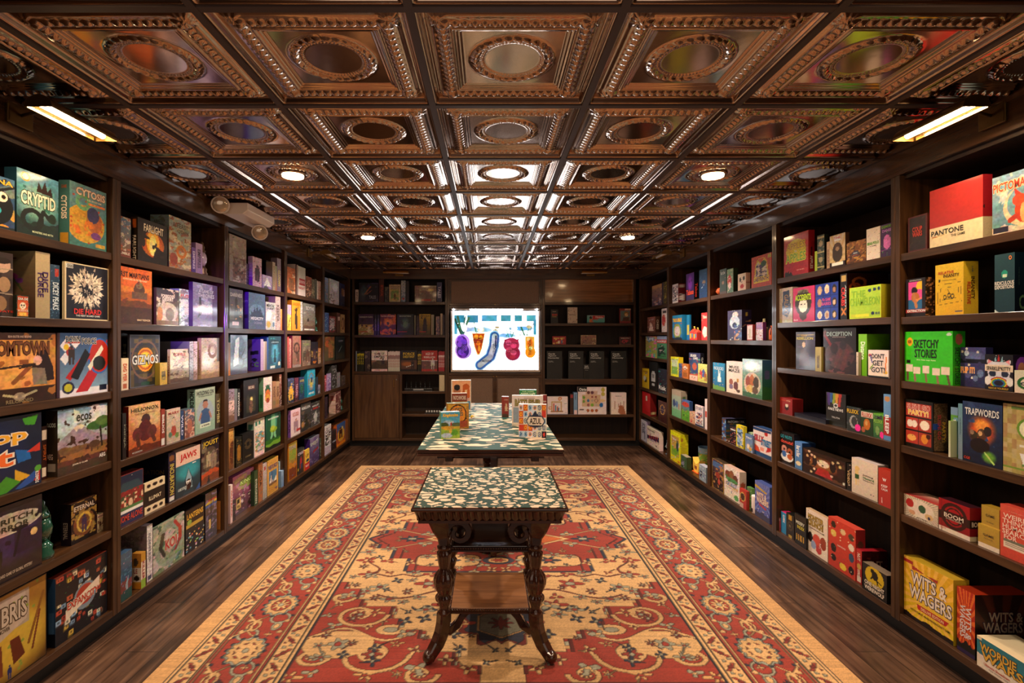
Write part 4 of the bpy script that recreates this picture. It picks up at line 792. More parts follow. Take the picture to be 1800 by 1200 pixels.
309 352 796|white and sea blue shark game box|g 5ab 135;g 49a 134;E .5 .5 .5 .2 3ab;p 245 .5 .56 .34 .3 .3 0 .72 0 .68 .3;p 9bc .5 .54 .4 .34 .36 .1 .66 .1 .62 .34;e .5 .2 .13 .12 311;p fff .4 .28 .44 .2 .47 .28 .5 .21 .54 .28 .57 .21 .6 .28;r 0 .68 1 1 ecb;w .68 .64 .8 .64 .02 eee;p 36a .8 0 1 .14 1 0;t .5 .83 .66 .17 c22 JAWS;t .25 .16 .35 .06 dee A GAME OF STRATEGY|t=.07 hi
354 385 773|dark game box with knights on ostriches|g 212 533;e .5 .5 .4 .3 654;n 876 5 .4;h .25 .07 c52;h .16 .05 842;i .4 .35 .35 ba8;i .68 .3 .4 987;p 112 .3 0 .4 .2 .5 0;T .5 .87 .85 .13 db3 311 JOUST|t=.07 g
@L2 5
212 232 976|sea blue game box with dark ship|g 468 257;h .4 .1 844;n 58a 5 .3;p 9ab .4 .3 .7 .5 .6 .1;h .2 .05 255;k c9b 5 .04|t=.08 s=.01 g
248 256 973|orange and white kitten dice card box|g c93 da4;r 0 .1 1 .75 edc;r 0 0 1 .25 9b4;v .5 .5 .5 .5 933 KILLER|sx=232 s=.005|g c83 c93;r 0 .2 1 .6 dcb;t .4 .5 .4 .12 933 LE;e .5 .3 .3 .08 321;r 0 0 1 .15 c82;e .4 .75 .25 .12 543
258 268 925|tall grey and white frozen expedition box|g ddd cbc;n eee 4 .4;v .5 .6 .4 .5 778 KLONDIKE RUSH;r .2 .03 .8 .1 557|t=.24|g 988 766;n 877 3 .4;t .55 .78 .75 .08 655 KLONDIKE;t .5 .68 .4 .08 655 RUSH;p a99 .2 .5 .5 .65 .8 .45
269 324 929|watercolor pond game box with curled carp|g bba 897;n 576 5 .4;n cbb 4 .4;n 699 6 .25;o .5 .5 .38 .38 .18 9a9;w .68 .9 .86 .7 .05 b33;w .86 .7 .84 .45 .06 b43;w .84 .45 .7 .3 .045 933;w .3 .75 .22 .5 .06 443;w .22 .5 .34 .3 .05 332;e .55 .5 .17 .15 cba;n bca 6 .2;T .55 .5 .36 .2 b33 cba KOI;t .8 .22 .2 .05 7a5 K|t=.07 sx=266 g
326 359 900|dark lantern festival game box with colored spheres|g 321 111;e .5 .62 .42 .05 db4;e .5 .6 .4 .03 542;r 0 0 1 .45 211;k ec6 10 .04;k 9d8 10 .04;k d9c 10 .04;k fed 12 .035;k e85 8 .04;k 7bd 8 .04;r 0 .5 1 1 321;r .05 .58 .95 .66 ca4;e .2 .7 .12 .06 9b5;k fd6 6 .02;T .5 .84 .85 .12 eb4 421 LANTERNS|t=.07 hi
361 381 869|row of slim volumes shrink wrapped together|g 654 434;r 0 .8 1 .84 b43;r 0 .74 1 .79 db4;r 0 .68 1 .73 46a;n 879 6 .4;w .25 0 .25 1 .012 222;w .5 0 .5 1 .012 222;w .75 0 .75 1 .012 222;r .3 .2 .45 .4 db6|sx=330 g|g 222 211;n 433 4 .3
388 394 880|small orange and brown card box|g ea4 a63;e .5 .4 .4 .3 742;n c73 4 .3|sx=380 s=.03|g c72 521;e .5 .2 .4 .2 211
@L3 0
403 433 410|tall parchment game box crowded with warriors|g ba9 976;n cba 4 .4;N 854 7 .5 .2 .1 .95 .55;N 321 8 .4 .2 .05 .95 .4;r 0 0 .2 1 a98;k 843 12 .03;n 765 6 .2|t=.07 g
433 438 463|narrow violet blue spine|g 657 436;n 87a 4 .4|t=.15 s=.05
444 460 450|white game box with crimson spattered figure|g ecd dbc;n b58 5 .25;e .55 .45 .25 .3 847;i .5 .2 .55 413;k a36 14 .03|sx=436 g|g cbd 96c;n b8d 3 .4;r 0 0 1 .3 94c
468 479 457|black game box with orange title and dragon|g 111 112;T .5 .82 .7 .1 c82 000 BLOODBORN;e .5 .5 .3 .1 263;n 223 4 .3|t=.2 s=.08 sx=461
461 478 482|white mountain peak card box|g cbd 98b;p eee .15 .2 .5 .9 .9 .2;n ba9 6 .3;p 556 .1 0 .4 .3 .7 0|t=.05
479 484 460|cream spine with gold lettering|g cba a98;v .5 .5 .5 .7 862 DUNGEON|t=.2
484 487 467|thin green and red spine|g 9a8 a65|t=.2
487 494 453|tall grey spine with yellow lettering|g a9a 767;v .5 .4 .5 .5 cb6 GLOOMY;n 878 4 .3|t=.2 g
494 497 494|tiny white card box|g dcd a8c|t=.05 s=.04
@L3 1
403 427 506|dark game box with gothic castle|g 667 653;n 887 4 .3;p 322 .35 .2 .4 .7 .5 .85 .6 .7 .7 .2;p 322 .7 .2 .75 .55 .8 .62 .85 .5 .9 .2;N c95 6 .35 .1 .2 .9 .6;r 0 0 1 .22 433;r .2 .08 .7 .17 dcc;t .5 .85 .85 .09 ddc DARKNESS|t=.07 g
437 466 513|steel blue game box with misty skyline|g 68a 457;e .5 .5 .45 .2 79b;p 346 .1 .35 .15 .5 .25 .45 .35 .62 .42 .5 .5 .68 .58 .52 .7 .6 .85 .42 .9 .35;r 0 .0 1 .32 568;n 79b 4 .2;t .5 .3 .75 .08 eef MEGACITY;t .55 .18 .5 .06 99b OCEANIA|sx=427|g 63b 437;t .5 .75 .7 .05 98d CITY;p 325 .2 .3 .5 .5 .8 .3
467 484 530|pale game box with yellow umbrella figures|g ccc bbb;n dde 4 .4;e .3 .2 .2 .12 ca5;e .8 .2 .12 .1 68a;E .3 .5 .3 .2 fff;t .5 .88 .8 .1 444 MENTAL;t .5 .76 .8 .1 444 JOURNEY|t=.06 g
484 493 520|cream spine with pink figures|g cbb baa;n a77 6 .3;v .5 .5 .5 .5 655 KEEPER|t=.2
493 496 543|thin orange spine|g da5 b74|t=.2
@L3 2
400 405 602|orange brown spine|g 753 d82|t=.2 s=.01
405 435 588|teal game box with pale glare streak|g 689 567;n 79a 4 .4;p dee .15 .2 .3 .9 .5 .95 .45 .25;w .6 .4 .9 .7 .02 344;h .15 .05 557|t=.07 g
458 463 596|white edged violet monster game box|g cbd b9c|sx=436|g 75b 64a;r .15 .5 .5 .62 112;r .55 .52 .85 .64 223;e .5 .35 .18 .06 223;o .35 .18 .14 .06 .3 425;o .7 .2 .14 .06 .3 7a6;p 98c 0 .75 .5 1 0 1
463 466 600|pale narrow spine|g dcc baa|t=.2
466 469 600|tan narrow spine|g ba9 876|t=.2
469 472 593|thin bright blue spine|g 36b 258|t=.2
472 494 591|teal game box with underwater palace|g 256 157;E .5 .5 .3 .4 5ac;e .5 .82 .35 .07 134;p 145 .4 .2 .45 .55 .5 .65 .55 .55 .6 .2;n 3aa 5 .25;r .15 .03 .5 .11 cdd;e .85 .15 .08 .06 ddc;t .5 .82 .6 .05 9bc LIBRARIA|t=.07 g
@L3 3
402 412 685|cream and brown game box with banquet|g a9b b98;r 0 .35 1 .65 ecc;n 643 5 .35;h .2 .05 865|t=.06
412 417 684|thin grey spine|g 899 878|t=.2
417 422 684|black spine with white lettering|g 111 111;v .5 .5 .5 .75 eee KEYWORDS|t=.2
428 454 669|black game box with candlelit crypt|g 211 111;r .3 .72 .75 .84 633;t .5 .78 .4 .07 edc OBSCURIO;p 443 .2 .1 .2 .5 .3 .6 .4 .5 .4 .1;p 443 .6 .1 .6 .5 .7 .6 .8 .5 .8 .1;E .52 .45 .1 .08 fd8;e .5 .25 .12 .18 865;n 432 5 .25|sx=415|g 211 211;e .4 .3 .3 .14 853;n 322 4 .3
463 478 664|white game box with green sunset disc|g edd ecc;e .5 .5 .34 .28 364;e .5 .42 .33 .2 d73;e .5 .36 .3 .12 da4;n 486 6 .12;e .5 .3 .2 .08 a43;t .5 .75 .6 .05 475 OLD|sx=455|g 9ca 596;e .5 .3 .3 .2 253
479 485 671|brown spine with round emblem|g b86 975;v .5 .6 .5 .4 643 ROOT;e .5 .2 .4 .1 875|t=.2
485 491 671|second brown spine with emblem|g b97 a75;v .5 .6 .5 .4 643 RIVER;e .5 .2 .4 .1 974|t=.2
491 495 658|tall dark red spine|g a65 533;n dcb 4 .3|t=.2
@L3 4
402 412 752|amber game box with brown beast|g eb6 742;e .6 .4 .4 .3 631;n a63 5 .3;r .85 0 1 1 875|t=.06
415 425 770|black game box with gold floral side|g 221 110;e .5 .45 .35 .28 a72;n 763 5 .3|t=.15 s=.012
426 446 764|black game box with fine gold mandala|g 111 110;o .5 .6 .3 .16 .06 653;o .5 .6 .18 .1 .12 653;o .5 .6 .25 .13 .05 543;t .5 .18 .5 .05 875 CODEX|t=.08
447 465 739|white game box with colorful mosaic terraces|g ddc ecc;r .1 .82 .3 .95 387;r .4 .84 .6 .95 387;N 69a 8 .5 .1 .1 .95 .65;N c85 7 .4 .1 .1 .95 .6;N 8a6 9 .4 .1 .1 .95 .6;N b66 9 .25 .1 .1 .95 .5;r 0 0 .06 1 dcc|sx=434|g ddc ccc;r .1 .75 .9 .9 598
467 493 730|deep green forest game box with glowing tree|g 387 132;E .5 .75 .25 .3 6b9;p 8c9 .4 1 .3 .2 .5 .4 .7 .2 .6 1;p 264 0 1 .15 0 .3 .3 .35 1;p 253 .8 1 .7 .3 .9 0 1 1;e .52 .55 .24 .08 9b3;e .45 .6 .14 .07 bc4;w .52 .25 .52 .5 .02 332;h .3 .04 372;h .2 .05 7a3;h .1 .03 121;t .5 .88 .7 .04 fff PHOTOSYNTHESIS|t=.07 hi g
@L3 5
405 409 853|white spine with red letters|g edd ecc;v .5 .5 .5 .7 b33 OUTBACK|t=.2 s=.015
409 414 890|short dark card box|g 433 322;n 655 4 .4|t=.08
409 446 840|pink game box with crowds and lightning|g c79 534;p ca8 .0 .9 .5 .95 1 .9 .7 .6 .3 .6;e .6 .72 .35 .14 9a5;n b8a 5 .35;N 433 8 .4 0 .05 1 .5;N dcc 9 .3 .1 .1 .9 .5;T .6 .76 .5 .1 ce8 253 KING;r .16 .15 .36 .42 db7;r .2 .28 .32 .38 332;t .26 .21 .12 .06 432 SPECIAL|t=.07 g s=.035 z=1
447 453 829|dark green spine with pale letters|g 353 464;v .5 .4 .5 .7 ccb EVERGREEN|t=.2
454 462 815|brown orange spine|g a63 b74;n 976 5 .4;v .5 .6 .5 .4 532 GOA|t=.2
462 469 816|white and grey spine with red mark|g cbb aaa;n a99 5 .3;r .3 .8 .7 .9 b44|t=.2
470 489 811|orange colonial town game box|g da5 c94;r .12 .25 .88 .66 58a;p edc .12 .25 .4 .6 .5 .3 .88 .5 .88 .25;n 976 5 .12;w .4 .25 .4 .66 .02 247;r .12 .25 .88 .32 864;b da5 .08;t .5 .78 .84 .11 448 PUERTO RICO;t .8 .1 .2 .05 448 SJ|t=.07 sx=459
490 496 812|light grey blue spine with photos|g acd b99;n 87a 5 .35|t=.15
495 501 828|pair of powder blue card boxes|g bdf 8ad;w .5 0 .5 1 .04 579;v .3 .5 .3 .4 68a CAT|t=.1 s=.012
@L4 0
505 519 468|orange art game box with nautilus|g b63 c74;n db9 4 .35;e .5 .35 .4 .25 964;n 654 6 .3|t=.05
519 524 464|white edged tall dark red book|g 522 633;r .55 0 1 1 dcc|t=.2 s=.04
524 537 467|white game box with red block lettering|g ccb edd;r .1 .36 .95 .6 b33;t .5 .48 .75 .1 ecc SEVENTH;t .5 .27 .85 .09 b33 NIGHT;k 433 4 .03|t=.07
538 548 485|orange and brown battle game box|g b64 643;n da8 5 .4;N 433 6 .4 0 0 1 .5;n 786 6 .2|t=.06 g
548 553 490|narrow mottled spine|g 776 654;n ba8 5 .4|t=.2
553 557 490|narrow grey olive spine|g 887 554;n 665 5 .4|t=.2
557 564 493|cream and red small box|g dba c97;n a43 5 .35;r 0 0 .2 1 edc|t=.08
@L4 1
505 512 535|yellow game box with black brush stroke|g eda eb3;r 0 .6 1 1 bac;w .2 .1 .8 .5 .08 432;n fc5 4 .3|t=.06
513 528 527|yellow orange sorcerer game box|g fb3 e92;p 432 .4 .05 .35 .5 .5 .75 .62 .5 .65 .05;w .5 .6 .75 .8 .04 432;w .5 .6 .3 .72 .04 432;e .5 .72 .09 .06 432;t .5 .88 .85 .1 c72 SORCERER|t=.07
528 532 530|white spine with grey pictures|g ddd ccc;n 776 7 .4|t=.2
533 554 532|grey dieselpunk game box with harvest field|g 999 876;n bbb 4 .3;h .38 .08 876;n 543 7 .2;h .2 .05 754;r .1 .04 .9 .07 ddd;p 332 .3 .35 .35 .48 .45 .45 .5 .35;t .55 .83 .66 .12 eee SCYTHE|t=.08 g
@L4 2
505 508 592|thin red spine|g c55 a44|t=.2
508 512 595|thin cream red spine|g dba b66;n a55 5 .4|t=.2
514 529 588|brown red cello carving game box|g a76 865;n b87 4 .3;o .5 .6 .3 .15 .2 532;w .5 .7 .45 .3 .03 432;e .65 .3 .1 .15 532;r .85 0 1 1 c66;h .08 .02 988|t=.07
531 546 598|olive game box with band of heroes|g 776 865;n 987 5 .4;k ca8 10 .04;i .3 .2 .4 543;i .65 .15 .5 643;t .5 .84 .6 .08 9a6 CLANS|t=.07
547 559 601|black game box with golden knights|g 212 311;N a84 6 .45 0 .2 1 .6;i .5 .2 .5 533;e .5 .1 .3 .05 d82;n 325 4 .3|t=.07
560 564 612|small orange and white spine|g e95 ba9;n 754 5 .4|t=.1
@L4 3
506 517 666|blue and yellow comic game box|g 457 334;n db4 5 .3;n 87c 6 .3;i .5 .1 .6 eb4;k fda 8 .04|t=.06 g
518 525 665|dark crimson game box|g 735 423;n a56 5 .3;v .5 .5 .5 .5 c9a TALON|t=.08
526 535 664|blue game box with green monster|g 347 246;e .5 .5 .3 .25 264;n 579 5 .3;t .5 .84 .8 .1 cb6 OUTER|t=.07
540 554 650|bright blue game box with mermaid globe|g 3bd 28b;e .5 .55 .36 .32 a84;e .5 .55 .32 .28 5ad;e .5 .5 .2 .2 cb6;e .55 .6 .1 .1 236;n 4cd 5 .2;h .15 .06 2ac;t .5 .12 .7 .07 fff ABYSS|t=.07
555 559 663|dark spine beside a bright blue box|g 345 234;n 679 5 .3|t=.1
559 563 677|small grey pink card box|g 98a 567;n baa 5 .4|t=.05
@L4 4
511 528 722|white space opera game box with heroine|g ecd dcc;T .5 .85 .62 .07 b44 edd STAR;T .5 .77 .62 .07 b44 edd WARS;i .55 .1 .55 a89;e .55 .57 .08 .05 c98;r .6 .12 1 .22 b44|sx=506|g b8d 96c;v .5 .5 .5 .7 536 STAR
529 546 711|charcoal rebel war game box|g 555 333;n 765 4 .35;p 332 .2 .1 .4 .6 .6 .6 .8 .1;E .2 .25 .2 .12 b85;n 99b 6 .2;w 0 .3 1 .5 .01 777;T .5 .83 .85 .09 ddd 222 REBELLION|t=.07 g
547 562 709|dark game box with armored troopers|g 444 555;n 888 5 .35;k ccc 8 .05;i .5 .15 .45 bbb;t .5 .85 .8 .06 ddd ASSAULT;r .2 .7 .8 .78 a33|t=.07 g
@L4 5
507 522 781|orange framed green landscape game box|g cb5 853;e .5 .7 .4 .2 9a4;n ba4 5 .3;h .45 .08 c83;h .3 .06 842;k 57a 3 .06;n 643 6 .15;b e92 .05;T .5 .86 .7 .1 cba 643 STONE|t=.07
523 535 792|charcoal box with red and blue masked acrobat|g 444 333;w .45 .5 .4 .2 .07 b33;w .55 .5 .62 .18 .07 358;e .5 .5 .16 .14 b34;e .5 .62 .09 .05 b33;e .1 .2 .08 .05 db3;t .5 .82 .9 .1 dcd CRISIS|t=.05
545 561 772|violet heroes game box with glossy wrap|g 98a 436;n 769 4 .4;n bbb 6 .25;k 66a 8 .05;N eee 6 .3 .1 .6 .9 .9;p a33 .3 .4 .9 .5 .9 .56 .3 .5;t .5 .78 .7 .12 ccb HERO|sx=535 g|g 538 769;n b9b 5 .3;r 0 .6 1 1 427
536 544 792|small yellow and red card box|g ec5 eb4;r 0 0 1 .35 c33;t .5 .7 .6 .14 643 UP;e .6 .45 .3 .08 346;t .5 .2 .7 .1 fdd PLAY|t=.04 s=.006 z=1
562 565 771|thin charcoal and green spine|g 565 333;v .5 .5 .5 .7 998 TAU|t=.2
@L5 0
571 577 487|pale blue game box|g 9ac 678;n c97 4 .3|t=.06
579 596 489|thick white binder with colored figures|g ccc dcc;E .6 .7 .3 .2 fff;N 755 6 .4 0 0 .5 .5;N b86 7 .3 .3 0 1 .3|t=.1
597 606 497|navy game box with golden window|g 336 224;r .3 .45 .75 .8 963;e .85 .6 .12 .15 ca9;n 457 4 .3|t=.07
@L5 1
571 578 549|blue game box with white splash|g 46a 358;n acd 5 .3|t=.06
579 590 555|red and white framed game box|g 944 933;r .1 .15 .85 .85 cbb;n 433 5 .4|t=.06
592 598 549|brown spine with cream square|g 854 643;r .3 .6 .8 .8 ecb|t=.15
599 606 552|tan game box with brown swirl|g ca7 c96;o .5 .5 .3 .25 .25 743;n b84 4 .3|t=.06
@L5 2
571 588 590|game box with orange haired warrior in mist|g a63 553;e .3 .7 .3 .15 c63;e .7 .65 .3 .2 a84;n 653 5 .4;n 8a5 6 .2;i .6 .1 .6 b74|t=.07
590 606 590|black game box with pale scythe|g 233 222;w .3 .3 .7 .6 .015 9aa;t .55 .8 .5 .08 99a CRYPT;w .2 .1 .8 .1 .015 888;n 344 4 .2|t=.07
@L5 3
571 575 660|red comic box|g c44 a45;n edd 4 .3|t=.05
576 582 657|small box with blue and pink swirl|g a9c 86a;n dcd 5 .4;n 346 5 .2|t=.05 s=.005
583 592 643|dark glossy tall box with silver streaks|g 555 444;n aaa 6 .35;w .2 .4 .8 .9 .03 ccc|t=.08 g
593 598 655|small silver pink card box|g aaa 99a;n c8a 5 .3|t=.05
600 607 661|small dark wrapped box|g 554 433;n 877 5 .4|t=.05 g
@L5 4
571 576 698|dark violet spine|g 434 323;n 656 4 .3|t=.1
590 599 688|maroon ancient battle game box|g 955 744;n dba 5 .35;k 422 8 .05|sx=578|g dbb ca9;n a76 5 .3;r .2 .6 .8 .8 a44
@L5 5
571 582 750|white game box with black comic characters|g edd ddd;N 322 7 .5 .1 .3 .9 .85;n fff 7 .3;h .25 .08 cbc;t .5 .9 .6 .06 aaa MIX|t=.08
583 591 758|charcoal card box with silver title|g 433 322;n 545 4 .3;t .55 .42 .8 .08 ccd CIPHER|t=.05
592 607 747|blue and orange ancient wonder game box|g 36b d62;g 37c e62;e .5 .45 .4 .3 fb3;p fd7 .5 .3 .65 .95 .8 .4;n f83 5 .2;i .45 .3 .5 522;h .12 .05 f92;t .6 .2 .6 .08 ca6 TUT|sx=578 top=853|g c62 b52;k a34 3 .1;n 753 4 .3
608 612 738|thin brown orange spine|g a63 964|t=.15
@R1 0
1596 1630 374|red and black game box of small cards|g 322 322;n 433 5 .3;b 622 .08;e .5 .55 .26 .2 422;T .5 .62 .5 .13 c43 311 COUP;T .5 .48 .5 .13 c43 311 WARS|t=.035 s=.02
1634 1728 306|large crimson and cream color swatch game box|g c33 b33;r 0 0 1 .34 edb;w .05 .165 .3 .19 .006 da4;t .35 .24 .62 .085 222 PANTONE;t .56 .15 .26 .04 443 THE GAME;w .05 .18 .14 .185 .006 b33|sx=1745 top=a22|g b23 a12;r 0 0 1 .34 dca;e .15 .5 .09 .03 121
1744 1840 284|pale blue game box with red dragon painting|g 8ac 69a;n bcc 4 .4;e .62 .42 .4 .34 eca;e .62 .46 .33 .28 7ab;e .6 .35 .16 .22 c42;w .55 .3 .35 .2 .05 c42;w .68 .3 .85 .25 .05 c42;e .52 .52 .13 .1 d53;p d43 .45 .6 .42 .75 .55 .62;e .6 .3 .06 .16 eb7;h .1 .06 dcb;r .02 .02 .32 .12 224;T .45 .8 .85 .14 d43 fda PICTOMANIA|t=.06 g
@R1 1
1592 1627 487|black and pink game box with armed ape|g 212 211;r .15 .2 .82 .92 e5a;p fc3 .6 .9 .82 .92 .82 .7 .5 .72;r .15 .2 .82 .45 37a;e .45 .68 .15 .1 210;e .5 .5 .2 .14 c73;w .4 .6 .55 .25 .07 c85;p e95 .5 .45 .85 .5 .6 .38;r 0 0 1 .1 211;r 0 .1 1 .2 a33;t .55 .15 .9 .06 fff EXTINCTION;t .5 .95 .6 .03 ccc GENERATION|sx=1643|g 643 532;m 6 532 211 a75 211
1644 1694 459|yellow party game box with line drawing|g ec3 eb2;o .5 .2 .1 .05 .1 eb2;w .08 .2 .1 .6 .006 332;w .1 .6 .9 .62 .006 332;w .9 .62 .93 .25 .006 332;w .08 .2 .93 .25 .006 332;w .17 .26 .2 .53 .004 332;w .2 .53 .82 .55 .004 332;w .82 .55 .84 .3 .004 332;o .35 .35 .05 .04 .3 332;o .5 .38 .05 .04 .3 332;o .62 .36 .05 .04 .3 332;w .45 .5 .5 .44 .01 332;w .25 .3 .75 .32 .008 332;e .15 .68 .04 .03 332;t .4 .83 .55 .055 b32 RELATIVE;t .58 .765 .55 .06 311 INSANITY;t .5 .68 .5 .015 543 A HILARIOUS PARTY GAME;r .7 .05 .97 .08 557|sx=1720|g ec3 db3;v .35 .4 .24 .42 b32 RELATIVE;v .62 .5 .24 .42 311 INSANITY;v .6 .85 .1 .1 776 LAB
1748 1784 443|dark teal party card box|g 256 145;e .5 .65 .16 .07 2a9;r .4 .6 .62 .65 ded;t .8 .92 .14 .07 e84 o;p dee 0 0 0 .05 .2 0;T .5 .50 .95 .06 eee 145 RIDICULOUS;T .5 .43 .95 .06 eee 145 EXPOSITIONS|sx=1802|g 134 012;o .8 .16 .3 .1 .2 575;v .4 .6 .05 .3 465 THE RULES
@R1 2
1590 1675 582|bright green drawing party game box|g 4d2 4c2;e .12 .8 .065 .085 fb2;t .12 .8 .08 .06 632 NEW;t .47 .76 .52 .16 111 SKETCHY;t .46 .57 .46 .16 111 STORIES;t .48 .44 .4 .03 efc Draw. Guess. Laugh. Repeat.;r .04 .36 .13 .43 111;w .07 .03 .07 .2 .022 754;w .24 .02 .22 .2 .022 a76;w .48 .02 .46 .2 .022 975;w .72 0 .7 .14 .022 a76;w .94 0 .9 .18 .022 754;r .03 .2 .18 .34 edc;r .2 .16 .35 .3 edc;r .4 .18 .54 .33 edc;r .6 .16 .75 .3 edc;r .78 .18 .94 .33 edc;e .93 .94 .05 .03 ded|sx=1697|g 3b2 3a1;v .35 .36 .35 .68 121 SKETCHY STORIES;e .5 .85 .3 .1 b65
1688 1733 611|indigo game box with grinning night monster|g 559 336;E .5 .75 .5 .15 78b;r 0 .6 1 .7 113;k eed 5 .05;n 447 4 .3;e .25 .85 .1 .07 cde;e .8 .35 .12 .1 78b;e .6 .22 .1 .07 78b;e .3 .3 .12 .08 669;T .3 .42 .55 .14 f93 fed FLIP IT!|sx=1746 top=558 s=.05
1731 1781 624|black box with crowned rainbow cat mask|g 112 213;k eee 14 .01;p dde .12 .3 .08 .85 .3 .8 .7 .8 .92 .85 .88 .3;p e9a .1 .72 .12 .86 .26 .8;p e9a .74 .8 .88 .86 .9 .72;p 9cd .35 .8 .38 .95 .43 .82;p c33 .45 .8 .5 1 .55 .82;p 9cd .58 .8 .63 .95 .66 .8;e .28 .46 .13 .09 235;e .72 .46 .13 .09 235;o .5 .2 .3 .16 .1 b33;o .5 .2 .26 .13 .1 ec3;o .5 .2 .22 .11 .1 4a5;o .5 .2 .18 .09 .12 36b;r 0 .52 1 .70 edc;e .1 .25 .12 .12 eee;e .9 .25 .12 .12 eee;r 0 0 1 .1 112;t .5 .61 .85 .11 222 SPARKLE*KITTY;t .5 .05 .7 .05 da3 RESCUE YOURSELF|sx=1812|g 213 112;e .5 .65 .35 .3 84a;e .5 .6 .22 .2 c86
1783 1822 653|small white box with green oval logo|g ddc edc;o .6 .45 .4 .25 .2 273;t .55 .45 .5 .2 234 dv|t=.06 s=.004
@R1 3
1590 1640 708|black tin with red sushi characters|g 110 110;r .03 .04 .97 .96 211;r .06 .66 .94 .93 c43;r .06 .38 .48 .62 c43;r .52 .38 .94 .62 b43;r .06 .08 .48 .34 c43;r .52 .08 .94 .34 b43;e .2 .5 .1 .08 fed;e .36 .5 .1 .08 fed;e .72 .5 .16 .1 fed;e .26 .2 .16 .07 fb6;e .72 .22 .12 .1 e93;e .85 .28 .08 .05 521;k 321 4 .02;T .5 .86 .8 .1 c33 fed SUSHI GO;T .5 .74 .7 .1 fc4 fed PARTY!|sx=1668 t=.1|g 864 853;m 26 864 753 975 542;b 211 .06;r .0 .45 .4 .58 35a;v .4 .5 .2 .5 c44 SUSHI GO;v .68 .4 .2 .4 da3 PARTY!
1667 1671 740|thin pale green spine|g bc8 ddc|t=.2 s=.01
1671 1684 717|yellow green quiz spine with white lettering|g 6a4 8b4;r 0 .85 1 1 8ac;r .45 .05 1 .8 7ab;v .5 .45 .5 .62 fff THAT'S A QUESTION!;t .7 .12 .4 .06 c22 C|t=.2
1684 1692 710|light blue quiz spine|g 7ab 89a;v .5 .6 .3 .3 467 QUESTION|t=.2
1692 1762 713|blue fantasy box with adventurers in firelight|g 247 124;E .5 .55 .35 .25 e62;n 358 5 .25;E .5 .62 .2 .12 fa4;e .3 .45 .1 .08 432;e .5 .48 .12 .1 643;e .65 .55 .1 .08 322;e .45 .3 .25 .12 211;e .46 .5 .05 .04 eb8;e .25 .5 .05 .04 a86;E .68 .14 .18 .1 7b4;w .58 .2 .8 .05 .02 ce8;r .02 .03 .22 .09 112;t .12 .06 .16 .04 d43 CGE;T .5 .84 .86 .11 eee 234 TRAPWORDS|t=.07
1763 1840 712|wood patterned word game box with green oval|g cb7 ba6;m 9 cb7 ba6 b96 cb8;r .2 .93 1 .97 794;e .75 .66 .42 .18 7a3;e .75 .66 .36 .15 eec;r .4 .4 1 .43 eed;p eee .4 .3 .8 .33 .85 .14 .5 .1;r 0 .06 1 .09 8a4;r .45 .12 .8 .15 795;t .8 .66 .5 .12 333 THINGS|t=.07
@R1 4
1585 1649 889|white party box with cartoon hands and bursts|g edb dcb;s .5 .5 44 ba9;e .5 .5 .4 .42 edc;e .18 .65 .12 .2 c33;e .55 .55 .11 .18 364;e .25 .25 .1 .1 da8;e .75 .3 .12 .14 db8;e .75 .25 .04 .08 236;t .55 .1 .3 .06 433 JOKE|t=.11 top=g_edb_b33
1650 1705 893|crimson box with large round dial emblem|g b12 912;r 0 0 1 .14 edc;r 0 .38 1 .62 311;w .1 0 .1 1 .01 811;o .5 .55 .38 .36 .14 411;e .5 .55 .3 .28 b12;o .5 .55 .25 .24 .1 411;r .1 .42 .9 .66 411;t .5 .54 .62 .13 edc BOOM;t .5 .44 .5 .04 cba BOARD GAME;t .15 .1 .2 .04 c33 TASTY|sx=1727 top=412|g 912 812;r 0 0 1 .14 dca;r 0 .38 1 .62 311;t .5 .5 .7 .14 dcb BOO
1719 1757 933|lower of two yellow card tins|g ca4 b94;r 0 0 1 .2 edc;t .5 .6 .5 .1 543 GAME;t .5 .45 .4 .04 654 for friends;r .3 .08 .9 .1 987|t=.05
1725 1757 897|upper of two yellow card tins|g ca4 b94;r 0 0 1 .2 edc;t .5 .65 .5 .1 543 GAME;t .5 .4 .4 .04 654 for friends|t=.04 up=.066 s=.034
1758 1822 905|coral red party game box with white lettering|g e65 d54;t .5 .9 .5 .02 e98 A GAME ABOUT;t .45 .8 .7 .085 fdc WEIRD;t .45 .7 .75 .085 fdc THINGS;t .48 .6 .8 .085 fdc HUMANS;t .46 .5 .78 .085 fdc SEARCH;t .3 .4 .36 .085 fdc FOR;r .1 .2 .95 .36 887;r .1 .2 .95 .31 edc;r .15 .24 .8 .25 766;r .15 .27 .8 .28 766|t=.08
@R1 5
1582 1676 1020|yellow trivia game box with bubble lettering|g eb2 ec2;s .5 .4 26 fc5;r 0 .9 .2 .96 b33;p b43 .18 .9 .18 .83 .7 .86 .72 .92 .7 .8;k 321 0 .02;h .07 .03 211;p c33 .28 .3 .92 .30 .86 .22 .3 .22;T .52 .7 .7 .19 edc 335 WITS &;T .55 .47 .84 .19 edc 335 WAGERS;t .6 .26 .45 .045 fda DELUXE EDITION;t .55 .165 .8 .035 321 HISTORY'S MOST AWARD-WINNING PARTY GAME!|sx=1704 top=ca3|g db3 ba2
1682 1714 1046|red trivia game box with orange rays|g c32 b31;s .5 .5 18 e73;h .16 .08 111;r 0 0 1 .06 325;v .66 .5 .3 .5 dcc WITS &;v .34 .5 .3 .5 dcc WAGERS|sx=1812 top=a31|g 311 210;s .5 .2 14 521;T .55 .66 .6 .14 876 213 WITS &;T .5 .5 .7 .15 876 213 WAGERS;h .1 .04 110
